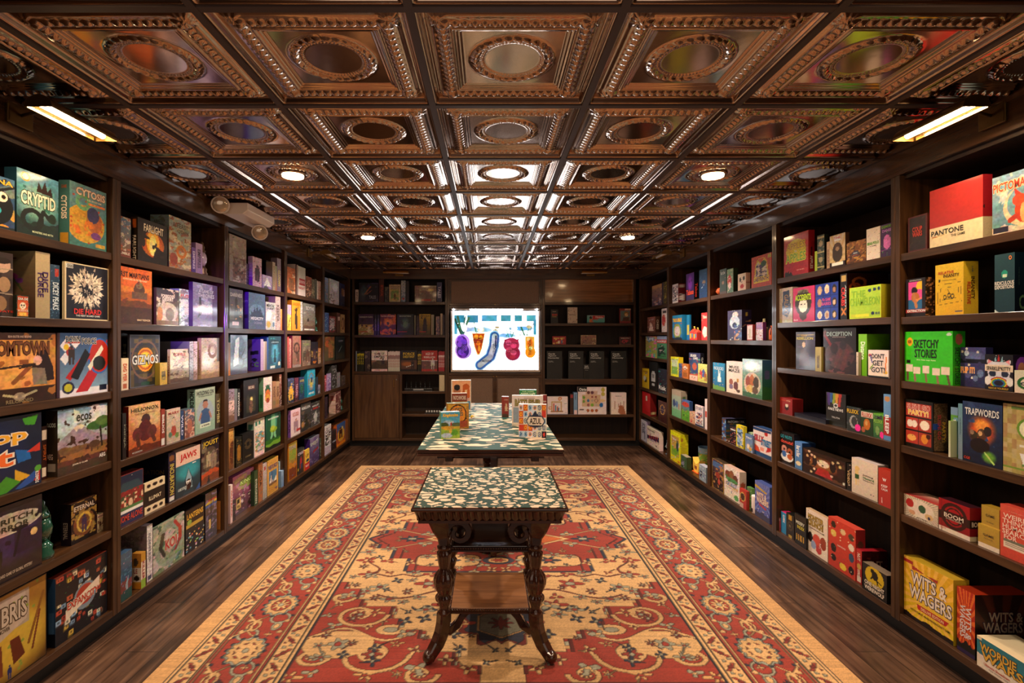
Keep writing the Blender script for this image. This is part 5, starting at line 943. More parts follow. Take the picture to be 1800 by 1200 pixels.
1717 1810 1172|teal and cream spelling game box|g 389 389;p edc 0 0 0 .45 1 .3 1 0;r .0 .9 .1 1 edb;w .8 .4 .95 0 .015 c43;T .42 .72 .7 .24 da4 543 WORDIE;T .5 .46 .78 .26 da4 543 WARS;t .4 .2 .5 .08 b43 Ultimate Showdown;t .5 .1 .5 .03 433 FOR WORD WIZARDS|t=.16 s=.004 z=1 top=edb
@R2 0
1378 1421 404|red game box with green and yellow fruit lettering|g c33 b22;r 0 0 1 .3 b23;e .5 .6 .4 .28 dc3;p 110 .04 0 .04 .1 .1 .14 .14 .1 .2 .14 .24 .06 .3 .12 .36 .04 .4 0;t .7 .12 .3 .03 fba PARTY IN A BOX;T .5 .72 .74 .16 a83 fd3 APPLES;T .5 .44 .8 .2 7a3 fe4 APPLES;t .5 .585 .1 .04 fff TO|sx=1432 g|g a12 912;r .3 .4 .7 .6 311;v .5 .25 .4 .3 dba APPLES
1432 1437 441|thin yellow green spine|g bc3 ab3|t=.15
1436 1449 411|dark green book spine with gilt ornament|g 243 132;n 875 6 .35;r 0 .9 1 .95 ba7;r 0 .5 1 .53 ba7;r 0 .08 1 .11 ba7;e .5 .75 .3 .08 a97;e .5 .3 .3 .08 a97|sx=1456 g|g 121 110
1453 1459 424|thin cream spine|g ca8 b97;v .5 .4 .5 .6 865 BEARS|t=.15
1458 1486 408|tan game box with smoking gorilla|g cba db7;s .5 .3 16 ca7;e .5 .45 .34 .3 432;e .5 .62 .17 .12 643;e .5 .56 .11 .07 a86;h .14 .05 311;r .15 .05 .85 .14 eed;r .3 .8 .7 .95 ddd;t .5 .9 .42 .07 b33 THE|t=.06 sx=1493|g 532 421
1488 1522 419|shaggy brown furry game box with oval badge|g 963 742;n b84 9 .45;n 532 10 .35;e .48 .42 .2 .14 445;t .48 .46 .2 .06 ddd BEARS;t .48 .37 .24 .05 c63 babies|t=.07
1523 1547 397|white game box dotted with tiny icons|g edc edc;k 976 26 .016;k c63 14 .018;k 355 10 .016;t .5 .52 .85 .09 5a3 BEAR POLO;t .5 .43 .5 .03 655 A GAME|t=.05 sx=1551
1548 1571 390|purple neon maze game box|g 536 425;n 6a5 6 .25;r .1 .78 .9 .9 526;e .5 .45 .3 .22 d7b;k 315 10 .04;w 0 .2 1 .25 .02 a5a;t .5 .92 .8 .08 7a3 DEMON;t .5 .8 .7 .08 c8c DANSE|t=.05
@R2 1
1370 1393 504|white box with dark foil wrapped bundle|g cba ba9;r 0 0 1 .1 ba7;p 346 .2 .25 .3 .9 .75 .92 .9 .35 .6 .15;n dcd 6 .2;v .55 .5 .3 .6 975 GALAXY|t=.06 g
1394 1432 501|magenta painter game box with brown beard|g d37 c26;e .48 .55 .38 .38 431;e .48 .42 .2 .26 fed;p 532 .28 .4 .32 .1 .48 .02 .64 .1 .68 .4 .6 .3 .36 .3;e .48 .56 .15 .09 fed;e .4 .5 .04 .02 210;e .56 .5 .04 .02 210;e .48 .3 .09 .03 fed;t .48 .88 .5 .09 997 HAPPY LITTLE;T .48 .7 .72 .16 ce2 431 ACCIDENTS;t .15 .06 .2 .05 fcd Bob|t=.05
1433 1474 494|blue game box with nine portrait tiles|g 24a 24a;e .2 .82 .1 .12 ca8;e .52 .84 .1 .12 edb;e .83 .82 .1 .12 321;e .2 .48 .1 .11 b87;e .83 .48 .1 .12 433;e .2 .15 .1 .11 edc;e .52 .15 .1 .11 cba;e .83 .15 .1 .11 542;e .2 .8 .06 .07 db9;e .52 .8 .06 .07 db9;e .83 .8 .06 .07 b86;e .83 .47 .06 .07 db9;e .2 .14 .06 .07 db9;e .52 .14 .06 .07 b86;e .83 .14 .06 .07 db9;w .35 0 .35 1 .012 126;w .67 0 .67 1 .012 126;w 0 .34 1 .34 .012 126;w 0 .66 1 .66 .012 126;b 125 .02;T .5 .56 .36 .08 c59 136 90s GAME;T .5 .45 .4 .08 c59 136 BABIES|t=.06
1477 1489 477|black spine with red lettering and orange cross|g 211 111;w .2 .1 .8 .24 .1 d83;w .2 .24 .8 .1 .1 d83;r .2 .84 .8 .97 ca6;v .45 .5 .5 .4 d33 CRABS;v .8 .5 .2 .5 ddd ADJUST|sx=1561|g 411 311;o .3 .8 .15 .1 .25 b63;o .2 .7 .12 .08 .25 b52
1493 1549 499|lime green game box with large pale lettering|g bd4 ac3;r .04 .04 .64 .13 dd3;r .04 .04 .2 .13 cc3;e .66 .85 .05 .055 246;e .8 .87 .05 .055 246;e .93 .88 .045 .055 246;e .75 .14 .05 .05 235;t .9 .14 .13 .07 346 BLUE;b cd3 .02;t .3 .78 .45 .2 8b3 THE;t .49 .53 .93 .24 8b3 CHAMELEON|sx=1566 s=.006 z=1|g cc3 ba2
@R2 2
1399 1433 583|dark violet game box with seated woman|g 434 323;n 546 4 .3;e .42 .72 .12 .1 321;e .42 .66 .08 .08 db9;p 533 .15 .1 .25 .5 .45 .6 .65 .45 .75 .1;n 754 7 .15;r .05 .92 .95 .93 ca5;T .48 .83 .85 .07 cb5 322 REBELLION;t .45 .9 .3 .04 ca5 COUP|sx=1443 g|g 211 211
1433 1445 610|small sand colored card book|g ba6 a95;v .5 .4 .4 .5 654 TERRAFORM|t=.08 s=.01
1446 1505 575|black crimson murder mystery game box|g 211 311;e .5 .4 .45 .3 533;w 0 .9 .35 .5 .04 822;n 744 4 .25;e .35 .55 .12 .12 311;e .62 .62 .1 .1 322;w .55 .5 .4 .2 .06 633;w .75 .5 .6 .1 .06 633;n 211 5 .25;T .5 .87 .76 .09 9aa 111 DECEPTION;t .5 .8 .4 .025 988 MURDER IN HONG KONG|t=.07 g
1505 1509 619|thin comic faces spine|g dcb ba9;k 633 6 .1|t=.1 s=.005
1509 1524 587|green spined storytelling game box|g 8c2 7b2;v .55 .6 .5 .42 efd Distance|sx=1564|g 6a1 581;t .5 .6 .3 .04 8b4 Distance
1526 1562 616|white party game box with bold black title|g edd edc;e .1 .8 .1 .05 c43;w .1 .8 .2 .55 .03 24a;w .9 .75 .85 .25 .03 e82;e .85 .2 .1 .06 eb3;w .1 .3 .25 .45 .03 7a3;r 0 0 1 .05 111;T .5 .78 .62 .17 111 edd DON'T;T .5 .53 .52 .18 111 edd GET;T .5 .28 .66 .18 111 edd GOT!|t=.05 s=.004 z=1
@R2 3
1371 1393 702|small red box with cat cartoon|g a22 922;t .3 .85 .4 .08 d53 TAKING;t .7 .85 .3 .08 eb9 KITTENS;e .55 .45 .16 .2 311;e .55 .55 .12 .1 edc|sx=1412|g 711 611
1452 1487 694|black box with rainbow streak lettering|g 211 221;p 538 .05 1 .1 .6 .2 .6 .2 1;p 36a .2 1 .2 .7 .32 .7 .35 1;p 9a3 .35 1 .34 .65 .45 .65 .5 1;p d93 .5 1 .5 .7 .6 .7 .64 1;p b33 .64 1 .62 .6 .72 .6 .8 1;o .5 .62 .1 .06 .25 ddd;t .5 .5 .75 .08 eee FAKE NEWS;t .5 .25 .4 .05 ccc TRUTH|t=.025 g s=.05
1488 1513 718|dark grey card box with moon rock|g 344 333;e .5 .4 .28 .26 aaa;e .55 .42 .2 .2 444;n 555 5 .3;e .8 .2 .2 .14 f3a;T .45 .82 .8 .15 db3 611 FLUXX|t=.06 sx=1516
1513 1535 725|dark green card box with planet|g 353 242;e .5 .45 .26 .24 c72;e .45 .5 .1 .1 da6;r .05 .72 .95 .97 edc;e .2 .2 .15 .12 b64;T .5 .84 .8 .17 b33 edc FLUXX|t=.06
1535 1553 729|green undead card box with pink dot|g 7b4 364;n 253 5 .3;e .85 .15 .2 .14 f3a;e .4 .3 .2 .18 8a6;t .5 .85 .85 .13 435 ZOMBIE;T .5 .68 .85 .13 9c5 243 FLUXX|t=.06
1553 1566 694|light blue spine with large red word|g 7ad 69c;r 0 .1 1 .5 b33;e .5 .9 .4 .06 c96;v .5 .35 .5 .4 fff BLEEP|t=.1
@R2 4
1371 1396 764|black game box with pile of donuts|g 211 211;t .45 .85 .8 .1 3ab GO NUTS;t .5 .7 .85 .1 e54 donuts!;e .3 .45 .2 .12 d98;e .3 .45 .07 .04 211;e .7 .4 .2 .12 b64;e .7 .4 .07 .04 211;e .5 .22 .42 .14 eee;e .3 .3 .16 .1 47b;e .7 .25 .18 .09 c63|sx=1408|g 211 110
1397 1410 779|light blue spine with small bear lettering|g 69d 58b;v .5 .65 .5 .42 fff Bear vs Bear;e .5 .2 .35 .08 edb|sx=1434|g 247 136
1411 1487 812|wide dark box of family at candlelit dinner|g 421 311;n 643 5 .4;E .5 .55 .4 .25 a63;e .5 .6 .14 .14 edb;p b33 .3 .1 .4 .4 .62 .4 .72 .1;k eca 10 .03;e .12 .55 .07 .2 311;e .3 .6 .06 .2 322;e .72 .6 .07 .2 211;e .88 .5 .07 .22 422;e .12 .72 .03 .06 db8;e .3 .78 .03 .06 db8;e .72 .78 .03 .06 db8;e .88 .72 .03 .06 db8;b 210 .015;k 211 10 .02;r .94 .1 .98 .2 ccb|t=.07 s=.02 top=321
1488 1496 816|black spine with cream film motif|g 111 222;v .5 .5 .5 .5 ca7 VIDEO;k cba 6 .12|t=.15
1497 1543 818|white comic panel game box with tiny figure|g edc dcb;w .06 .06 .06 .94 .005 777;w .06 .94 .94 .94 .005 777;w .94 .94 .94 .06 .005 777;w .06 .06 .94 .06 .005 777;e .22 .72 .1 .07 ec8;e .2 .6 .08 .08 ec8;r .14 .42 .3 .55 363;w .18 .25 .18 .42 .02 ec8;w .26 .25 .26 .42 .02 ec8;t .64 .6 .4 .05 433 Joking;t .66 .53 .4 .06 374 Hazard;t .67 .46 .42 .035 433 Enlarged Box;k 988 0 .02;e .75 .12 .02 .02 777;e .85 .12 .02 .02 777|sx=1562 top=dcc|g cba a98
1544 1566 829|red box with white crown lettering|g c43 b33;t .5 .72 .3 .08 fee w;t .5 .55 .5 .06 fee KEEP;t .5 .46 .5 .06 fee CALM;v .3 .15 .1 .15 fcc GAME|t=.04 s=.006 z=1
@R2 5
1361 1372 911|small pink card box|g b67 a45;n 533 5 .35;t .5 .85 .7 .15 cbb FIRE|t=.04
1373 1382 903|turquoise game box with pink top|g 29c 28b;v .6 .7 .4 .35 fee LLAMAS|sx=1396 top=d37|g 178 067
1382 1396 908|black and gold whiskey game box|g 221 211;r .3 .75 .7 .95 c93;o .5 .5 .3 .16 .2 542;t .5 .5 .2 .1 875 B;r .3 0 .7 .12 b93|sx=1412 s=.02|g 211 110
1397 1417 912|black misery game box with candles|g 111 111;r .15 .15 .2 .35 eb4;r .3 .15 .35 .35 eb4;r .45 .15 .5 .35 eb4;r .6 .15 .65 .35 eb4;r .75 .15 .8 .35 eb4;n 222 4 .2;t .5 .74 .75 .1 eed MISERY;t .55 .6 .62 .1 dc4 INDEX|t=.05 s=.006
1417 1455 912|white box with gold title and monsters|g edc edc;T .45 .84 .7 .11 b94 321 MONSTER;T .45 .7 .7 .13 b94 321 CRUNCH!;t .5 .58 .7 .03 422 THE BREAKFAST BATTLE GAME;e .2 .35 .12 .12 211;e .5 .35 .18 .14 d54;e .8 .35 .14 .15 a42;e .35 .2 .12 .1 9ac;e .6 .15 .14 .1 c44;k fff 8 .02;k 211 10 .015|sx=1463 t=.1 top=ca8
1456 1505 932|coral red game box with small face icons|g d43 c43;e .2 .88 .09 .07 321;e .55 .82 .1 .06 ec9;e .85 .8 .1 .07 543;e .2 .7 .11 .07 ec6;e .85 .6 .1 .07 edc;e .2 .4 .1 .09 211;e .85 .4 .09 .09 357;e .2 .2 .1 .07 211;e .55 .12 .12 .07 ec4;e .85 .15 .1 .08 211;k fdb 10 .022;k 576 6 .022;t .5 .5 .3 .03 fdc GAME PEOPLE|sx=1522 top=d54 s=.02|g a33 922;e .5 .7 .3 .08 643
1504 1515 969|slim red nut game spine|g c33 a22;e .5 .5 .35 .09 ca5;v .5 .78 .5 .22 edc NUT;v .5 .3 .4 .2 edc EXPRESS;r .2 .05 .8 .2 dcb|sx=1560|g 511 311;n 832 4 .3;T .5 .6 .6 .2 a87 211 NUT;t .55 .4 .6 .1 754 SO FAST
1516 1559 1012|black werewolf card box with yellow moon|g 222 111;e .5 .66 .38 .36 db2;e .52 .72 .13 .16 110;e .42 .85 .08 .08 110;w .42 .65 .36 .55 .03 110;w .6 .6 .64 .45 .03 110;w .6 .6 .78 .52 .02 110;T .5 .34 .8 .14 edc 111 ONE NIGHT;T .5 .16 .8 .14 edc 111 WEREWOLF|t=.05 s=.004 z=1 top=876
@R3 0
1265 1277 471|slate grey game box with tiny motifs|g 566 455;k b98 8 .03;e .5 .45 .15 .08 a87;h .1 .03 655;t .5 .83 .6 .1 ccc BOOM|t=.04
1278 1289 471|teal game box with red flower child|g 8a8 687;e .4 .5 .3 .25 c44;n dcb 5 .3;e .4 .3 .2 .15 ecc;k b55 6 .05|sx=1298|g 342 231;k ba4 8 .05
1297 1311 479|white takeout carton game with cat face|g edc ecb;e .3 .65 .12 .14 221;e .75 .7 .12 .14 221;e .52 .25 .24 .13 c33;k eb4 8 .04;e .52 .5 .05 .03 543|sx=1319 top=edc|g ecb dba;r 0 .42 1 .46 b33
1321 1356 443|red orange maze game box with golden castle|g d53 c42;p ec3 .12 .15 .2 .7 .3 .88 .5 .75 .68 .92 .8 .75 .9 .15;p dcb .2 .3 .26 .7 .34 .8 .5 .68 .66 .82 .76 .68 .82 .3;N 547 8 .5 .22 .3 .8 .7;N edc 9 .35 .22 .3 .8 .7;e .62 .72 .14 .1 364;r .1 .17 .9 .33 fd4;b e64 .02;t .5 .9 .3 .05 fc6 JUNIOR;T .5 .25 .72 .12 427 fd4 LABYRINTH;r .84 .86 .98 .98 cb4|t=.05
@R3 1
1279 1304 544|indigo game box with silver haired character|g 547 336;n 435 4 .3;e .55 .85 .2 .1 edd;e .5 .6 .35 .22 cde;n ddd 5 .25;e .5 .5 .15 .1 236;N 46a 5 .5 .5 .1 1 .5;N c97 6 .4 .5 0 1 .3;n 543 6 .15|sx=1321|g 324 213;e .5 .85 .15 .06 ca4;N b86 5 .3 .1 .4 .9 .7
1313 1323 570|red striped white carton game|g edd dcc;b b33 .12;e .5 .45 .25 .3 cba;k b55 6 .06|sx=1328 top=edc|g a33 822
1329 1341 566|white and purple carton game with handle|g edd cbc;r 0 .6 1 1 a7b;n c65 5 .35;n 8a6 6 .2|sx=1347|g 736 525;r .2 .2 .8 .4 cb4
@R3 2
1253 1274 639|bright blue game box with white skyline|g 29c 27a;p eff .4 .3 .5 .75 .55 .6 .62 .72 .7 .3;k ec4 10 .03;h .16 .04 7a5;k d85 8 .03;t .5 .8 .8 .12 def MACHI KORO|sx=1277 g|g 268 156
1277 1305 637|cream game box with little creatures|g edd edc;T .5 .83 .6 .08 332 edd MUSE;T .5 .72 .7 .09 332 edd MAZE;e .3 .35 .12 .1 a65;e .6 .25 .16 .13 744;e .72 .42 .08 .06 c93;e .3 .2 .14 .08 879;e .75 .1 .12 .05 643;k c54 5 .02|t=.06
1305 1340 633|green game box with parade of animals|g 9bb 697;E .5 .8 .4 .15 fff;e .5 .35 .42 .3 dcb;n 9a8 5 .2;e .3 .4 .13 .15 a54;e .5 .45 .12 .15 c74;e .7 .4 .14 .15 543;e .4 .22 .2 .1 db7;e .65 .2 .15 .1 754;h .1 .05 475|sx=1357 g|g 357 263;e .5 .62 .3 .12 557;h .3 .05 363
@R3 3
1269 1276 736|blue patchwork spine|g 469 357;m 3 46a 754 8ac 358|sx=1312|g 345 234;m 6 357 564 346 863 457;r 0 .78 1 1 112;t .5 .86 .8 .1 bbb PATCHWORK
1276 1283 773|small brown disc card box|g 643 532;e .5 .5 .35 .2 edc;e .5 .5 .28 .16 743|t=.05 s=.012 z=1
1284 1293 753|black floral card box|g 223 212;n b65 5 .35;n dcc 6 .25;r 0 .85 1 .92 ddd|t=.06 s=.012 z=1
1294 1307 750|yellow game box with knights and clouds|g ed2 dc2;r .1 .1 .9 .85 9bd;n 468 5 .4;n edd 5 .3;b ed2 .08|sx=1313 s=.012 top=dc3|g dc2 cb1;r .3 .5 .7 .6 c33
1315 1323 762|small mint card box|g 8b9 687;n dcb 5 .3|t=.05 s=.05 z=1
1310 1323 766|light blue game box with forest friends|g 68b 9ac;N 696 6 .4 0 0 1 .4;e .4 .3 .2 .15 edc;e .7 .2 .2 .1 da5;t .5 .8 .8 .1 fff TINY|t=.05 s=.006
1324 1356 759|white and blue silly street game box|g eeb 36b;g edd edd;r 0 0 1 .14 258;p d53 .0 .14 0 .4 .3 .3 .4 .14;p c33 .7 .2 1 .3 1 .45 .8 .4;e .72 .85 .1 .08 c33;p 247 0 1 0 .88 1 .9 1 1;T .32 .62 .5 .2 d43 247 SILLY;T .72 .52 .52 .2 48b 247 STREET;r .4 .2 .62 .32 e98|t=.07 top=358
@R3 4
1248 1272 815|dark fantasy game box of heroes|g 546 532;r 0 .75 1 .92 57a;n b85 5 .4;N 322 6 .5 0 0 1 .6;e .5 .5 .2 .1 a43;e .6 .3 .1 .1 c54;b ca5 .04|t=.1 top=543
1273 1300 830|white treasure quest game box|g edd edc;e .25 .72 .2 .14 843;e .5 .78 .15 .14 964;e .75 .66 .16 .16 743;e .5 .6 .4 .07 596;N 484 6 .4 .1 .5 .9 .7;p ca6 .1 .5 .9 .42 .9 .34 .1 .4;T .5 .45 .7 .13 259 fff QUEST;t .5 .33 .7 .03 444 For treasure and glory;e .8 .12 .14 .09 6a6;e .5 .22 .04 .04 46a|sx=1312 top=dba|g dcb cba;e .5 .58 .35 .1 b64;e .5 .35 .35 .1 353
1300 1312 864|small red round framed card box|g c43 b33;e .45 .6 .4 .25 db6;e .45 .6 .33 .2 532;r 0 0 .6 .25 ca9|t=.05 s=.004 z=1
1313 1321 859|green leafy game box|g 585 474;n 8b6 5 .35|sx=1327 s=.03|g 7a5 363;k 436 5 .06
1327 1353 857|blue violet trivia game box with gold ribbon|g 67b 449;s .5 .55 22 78c;p ca4 .0 .9 .5 .84 .8 .8 .8 .75 .3 .8 0 .82;h .16 .06 446;p c33 .3 .42 .75 .35 .75 .3 .3 .36;T .45 .65 .66 .13 edc b64 WITS &;T .52 .5 .8 .14 edc b64 WAGERS;w .1 .24 .9 .2 .008 dcb|t=.08 top=56a
@R4 0
1182 1192 498|white box covered in printed words|g edd edd;N 325 9 .5 .1 .1 .9 .9;n fff 8 .25|sx=1205|g 823 722;p edd .15 .1 .5 .8 .85 .1;r .3 .8 .7 .95 dcc;N 423 7 .4 .3 .1 .7 .6
1206 1220 478|purple forbidden word game box|g 639 325;E .5 .65 .3 .3 94c;e .4 .7 .05 .04 213;e .65 .72 .05 .04 213;T .5 .3 .9 .18 f53 312 Taboo|sx=1228|g 112 111;v .5 .35 .5 .5 e43 Taboo
1229 1243 471|slate blue game box with small boat|g 357 247;e .6 .55 .2 .06 876;w .3 .35 .6 .45 .02 cde;n 468 3 .3|t=.06
@R4 1
1182 1199 553|blue and yellow pop dice board game box|g 29c 27b;e .5 .35 .4 .3 9a5;e .5 .35 .3 .2 dcc;n 5a5 5 .2;k c43 6 .05;h .1 .04 234;T .5 .8 .9 .13 fd3 c43 TROUBLE|sx=1207|g 28b 17a;e .5 .7 .3 .12 cb4;r .2 .1 .8 .4 dc4
1207 1212 553|second blue and yellow board game box|g 29c 27b;r .2 .2 .8 .6 dc4|sx=1215 s=.06|g 28b 17a;r .2 .2 .8 .7 cc4
1233 1243 549|red board game box with white lettering|g d33 c22;e .6 .3 .4 .2 edc;n eba 4 .2;t .6 .85 .7 .12 fed Yahoo|t=.06
@R4 2
1179 1193 628|yellow game box with sheep meadow|g ee2 dd2;r .1 .12 .9 .88 8b5;r .15 .5 .85 .85 cdb;n eed 5 .3;k 642 5 .04;b ee2 .08|sx=1201|g ec2 dc1;r .2 .6 .7 .9 9a3
1193 1199 639|small blue card box|g 46a 358;n a86 4 .3|t=.05
1199 1210 640|small orange card box with white badge|g d83 c73;e .5 .72 .3 .14 edc;n b62 4 .3;r .2 .1 .8 .4 a62|t=.05
1211 1231 621|navy brain quiz game box|g 347 336;m 5 347 558 a55 347 6a8;e .5 .5 .36 .25 358;e .5 .5 .2 .14 c64;r 0 .8 1 1 336;t .4 .9 .5 .1 eee BRAIN;t .6 .8 .4 .08 eee GAMES;n 7ab 6 .15|sx=1238|g 223 112;v .5 .6 .4 .5 ddd GAMES
1212 1226 659|small pink box with cartoon face|g fcb eba;e .35 .5 .07 .1 321;e .65 .5 .07 .1 321;e .5 .3 .1 .06 c55;r 0 .85 1 1 c64|t=.035 s=.004 z=1
1227 1243 641|lime game box with dancing people|g dd8 cc6;n bc6 5 .3;i .3 .2 .5 c44;i .6 .3 .45 46a;i .8 .1 .5 a63;k e95 6 .04|t=.05 s=.01
@R4 3
1181 1197 688|mint game box with blue elephants|g bba 8ba;e .25 .5 .17 .14 358;e .55 .48 .14 .12 57a;h .3 .04 7b8;r .75 .3 .82 .5 c44;k a44 4 .03;r 0 .8 1 1 ba9|sx=1208 top=a98|g a98 876;e .6 .7 .3 .12 363
1198 1212 706|blue game box with green dragon hill|g 57b 7a4;e .5 .8 .45 .12 c43;h .5 .1 6a3;n 353 4 .25;k ca4 5 .05|sx=1218|g 358 347
1212 1222 726|small multicolored comic box|g db9 c97;n c45 5 .35;n 579 5 .3;n ec5 6 .2|t=.05
1222 1236 715|white storybook game box|g edd ddd;N 436 6 .5 .1 .1 .9 .65;N c76 6 .4 .1 .1 .9 .6;t .5 .85 .8 .14 447 STORY;r 0 0 1 .06 346|sx=1239|g ccd 99a
1239 1243 702|thin white and red spine|g edd edd;r .2 .4 .8 .6 c43|t=.1
@R4 4
1176 1196 764|bright yellow game box with animal tower|g ee1 dd1;r .1 .2 .88 .86 ca5;n dcc 4 .35;N 9b4 4 .6 .1 .2 .88 .5;e .7 .55 .1 .2 355;e .5 .35 .2 .1 8b3;n 8ac 5 .15;b ee1 .08;r 0 0 1 .14 ed1;r .1 .08 .3 .12 cc9;t .85 .06 .2 .06 c32 HABA|sx=1210 top=ba2|g dd1 cb1;v .2 .82 .3 .12 a43 HABA;n 465 3 .2;r .1 .2 .5 .7 cb2
1197 1207 804|small forest green card box|g 575 464;r .1 .15 .6 .6 99a;n 243 5 .3|t=.05 s=.005 top=ba9
1229 1241 822|small pale blue ice game box|g abc 78a;r .2 .2 .45 .6 446;n cdd 5 .35;h .2 .04 9ab|t=.05 s=.006 top=ccd
@R5 0
1146 1163 498|game box with orange and violet city crowd|g b86 657;n dba 5 .3;n 546 6 .3;n c74 6 .25;r 0 .85 1 1 c96|t=.06
1164 1172 494|dark gold mottled game box|g 652 541;n ba4 5 .4;r 0 0 .3 1 335|t=.06
@R5 1
1138 1152 556|brown chess game box|g a65 854;p ecb .2 .1 .35 .7 .6 .5 .8 .1;w .2 .8 .8 .85 .03 dcc;n dba 5 .2|sx=1160|g 643 421;v .5 .5 .4 .6 cba CHESS
1163 1172 540|white box with red puzzle arm|g edd dcc;e .4 .5 .35 .25 c44;r .2 .8 .9 .9 433;n ca7 5 .2|t=.05
@R5 2
1135 1154 591|multicolored family journey board game box|g ca5 9b6;n e7a 5 .35;n 5ac 5 .3;n ed7 6 .25;r .1 .78 .8 .95 48a;t .45 .87 .6 .12 fff LIFE|t=.06
1155 1172 590|green and red real estate board game box|g 6a8 485;r 0 .82 1 1 9ac;r 0 .68 1 .85 c33;N 243 5 .5 .1 .1 .9 .6;N dcc 6 .3 .1 .1 .9 .6;t .5 .765 .92 .09 fff MONOPOLY|t=.06
@R5 3
1129 1140 649|yellow quick card game box|g ec2 db2;r .4 .3 .7 .55 222;k 25a 3 .08;e .4 .5 .2 .12 ddc;t .5 .85 .8 .08 853 ZONES|t=.06
1141 1156 637|tall black game box with white ticket emblem|g 222 111;p ccc .3 .3 .25 .5 .35 .68 .65 .68 .75 .5 .7 .3;r .35 .15 .65 .25 ccc;t .5 .5 .3 .12 333 TICKET|t=.07
1157 1172 650|dark world conquest game box|g 334 223;n 3a9 5 .25;n a44 5 .2;n 579 6 .2;T .5 .22 .8 .16 eee 111 Risk|t=.07
@R5 4
1129 1143 692|scarlet game box with white emblem|g d12 c12;r .45 .62 .6 .85 ddc;r .4 .1 .9 .12 a11|sx=1154|g 811 711;e .4 .12 .2 .06 cb8
1157 1172 708|maroon game box with gold ringed oval|g 522 411;e .5 .6 .28 .24 da5;e .5 .6 .22 .2 325;t .5 .6 .3 .03 ca7 CLUB|t=.06
@R5 5
1127 1136 741|white word tile game box|g dde ccd;v .5 .6 .6 .5 557 SCRABL;r .7 .1 .75 .5 557|sx=1143 top=aab|g a9b 88a
1137 1159 760|cream tile rummy game box|g edc ecc;m 3 edc edc edc;p 325 .05 .5 .05 .32 .95 .42 .95 .68;n edc 3 .0;w .2 .35 .25 .6 .02 d53;w .35 .38 .4 .6 .02 d53;w .5 .4 .55 .62 .02 d53;w .65 .42 .7 .65 .02 d53;w .8 .42 .85 .68 .02 d53;p bab 0 .3 .95 .4 .95 .36 .3 .26;t .35 .86 .6 .08 433 World Game;e .75 .15 .05 .04 533|sx=1166 top=edc|g dcb ecc;r .2 .3 .8 .75 833
@BA left
624.5 630 509|short white book|g dcc dcc;v .5 .5 .5 .6 644 RPG|t=.15
631 665 497|black game box with swirling bronze figure|g 223 213;n 436 4 .3;E .25 .6 .2 .3 456;w .6 .8 .3 .4 .03 a64;w .65 .6 .4 .4 .02 a65;t .7 .25 .35 .16 99a TALES;n 335 5 .2|t=.05 g
666 675 491|dark russet tall spine|g 521 511;v .6 .5 .5 .5 a42 BETRAYAL|t=.2
676 683 504|slate spine with grey art|g 444 333;n 776 5 .4|t=.15
684 704 500|cream illustrated book with forest wanderer|g cb9 dca;r .12 .1 .88 .72 8a6;n cb7 5 .4;i .5 .12 .4 743;b cb9 .1;T .5 .88 .85 .09 644 cb9 DRAGON;t .5 .77 .75 .08 544 QUEST|t=.03
705 713 493|light blue and white tall spine|g bbb 9ac;n 689 4 .4;e .5 .15 .3 .06 b44|t=.15
714 719 494|dark brown thin spine|g 322 211|t=.15
729 767 502|silver wrapped puzzle box with red strip|g 976 766;n a98 4 .4;E .7 .75 .2 .12 ed9;n 655 5 .2;r .3 .05 .75 .16 b32;t .5 .85 .7 .1 754 GLOOMHAVEN|t=.06 g
768 777 496|blue violet tall spine|g 447 336;v .5 .5 .5 .6 bbd TALES|t=.15
@BB left
630 657 552|violet fantasy rulebook with gold hoard|g 536 434;N ca7 8 .6 0 0 1 .5;n 324 4 .3;p a96 0 0 0 .5 .4 .35 1 .1 1 0;N dcb 9 .4 0 0 .9 .4;r 0 .14 .6 .18 c33;t .5 .86 .85 .06 ddd DUNGEON GUIDE|t=.02
658 662 553|black rulebook spine|g 222 112;v .5 .5 .5 .6 879 GUIDE|t=.2
663 667 553|dark navy rulebook spine|g 224 113;v .5 .5 .5 .6 669 MONSTER|t=.2
668 696 552|red rulebook with fiery giant|g 833 521;n d72 5 .4;E .5 .6 .3 .2 f94;n 321 4 .3;r 0 .14 .6 .18 d33;t .5 .9 .85 .06 eca PLAYERS HANDBOOK|t=.02
698 727 552|black rulebook with pale horned skull|g 233 112;E .5 .55 .3 .3 577;n 233 5 .4;e .5 .5 .14 .16 687;r 0 .14 .6 .18 c33;t .5 .9 .7 .06 bcc MONSTERS|t=.02
728 731 554|grey rulebook spine|g 887 665|t=.2
732 737 555|charcoal violet spine|g 433 323;n 657 5 .3|t=.2
737 757 552|yellow and black rulebook with cloaked figure|g ca3 542;p 211 .3 .1 .35 .7 .5 .85 .65 .7 .7 .1;n 432 5 .3;r 0 .14 .6 .18 c33;t .5 .92 .85 .06 321 DUNGEON|t=.02
758 760 553|white thin volume|g cba a98|t=.2
760 763 553|pale grey thin volume|g aa9 887|t=.2
766 773 556|mottled grey spine|g 878 657;n b98 5 .4|t=.15
774 778 551|cream leaning spine|g cba a98|t=.2
778.6 781.4 553|dark thin volume at the shelf end|g 435 324|t=.2
@BC left
625.5 626.8 617|thin pale volume at the shelf start|g abc 99a|t=.2
627.5 640 617*4|slim black and yellow rulebook|g 221 221;v .5 .6 .5 .5 cb2 RPG;r 0 .8 1 .9 cb2|t=.22
641 651 617|charcoal rulebook leaning among black spines|g 545 322;n 876 3 .4|t=.03 s=.02
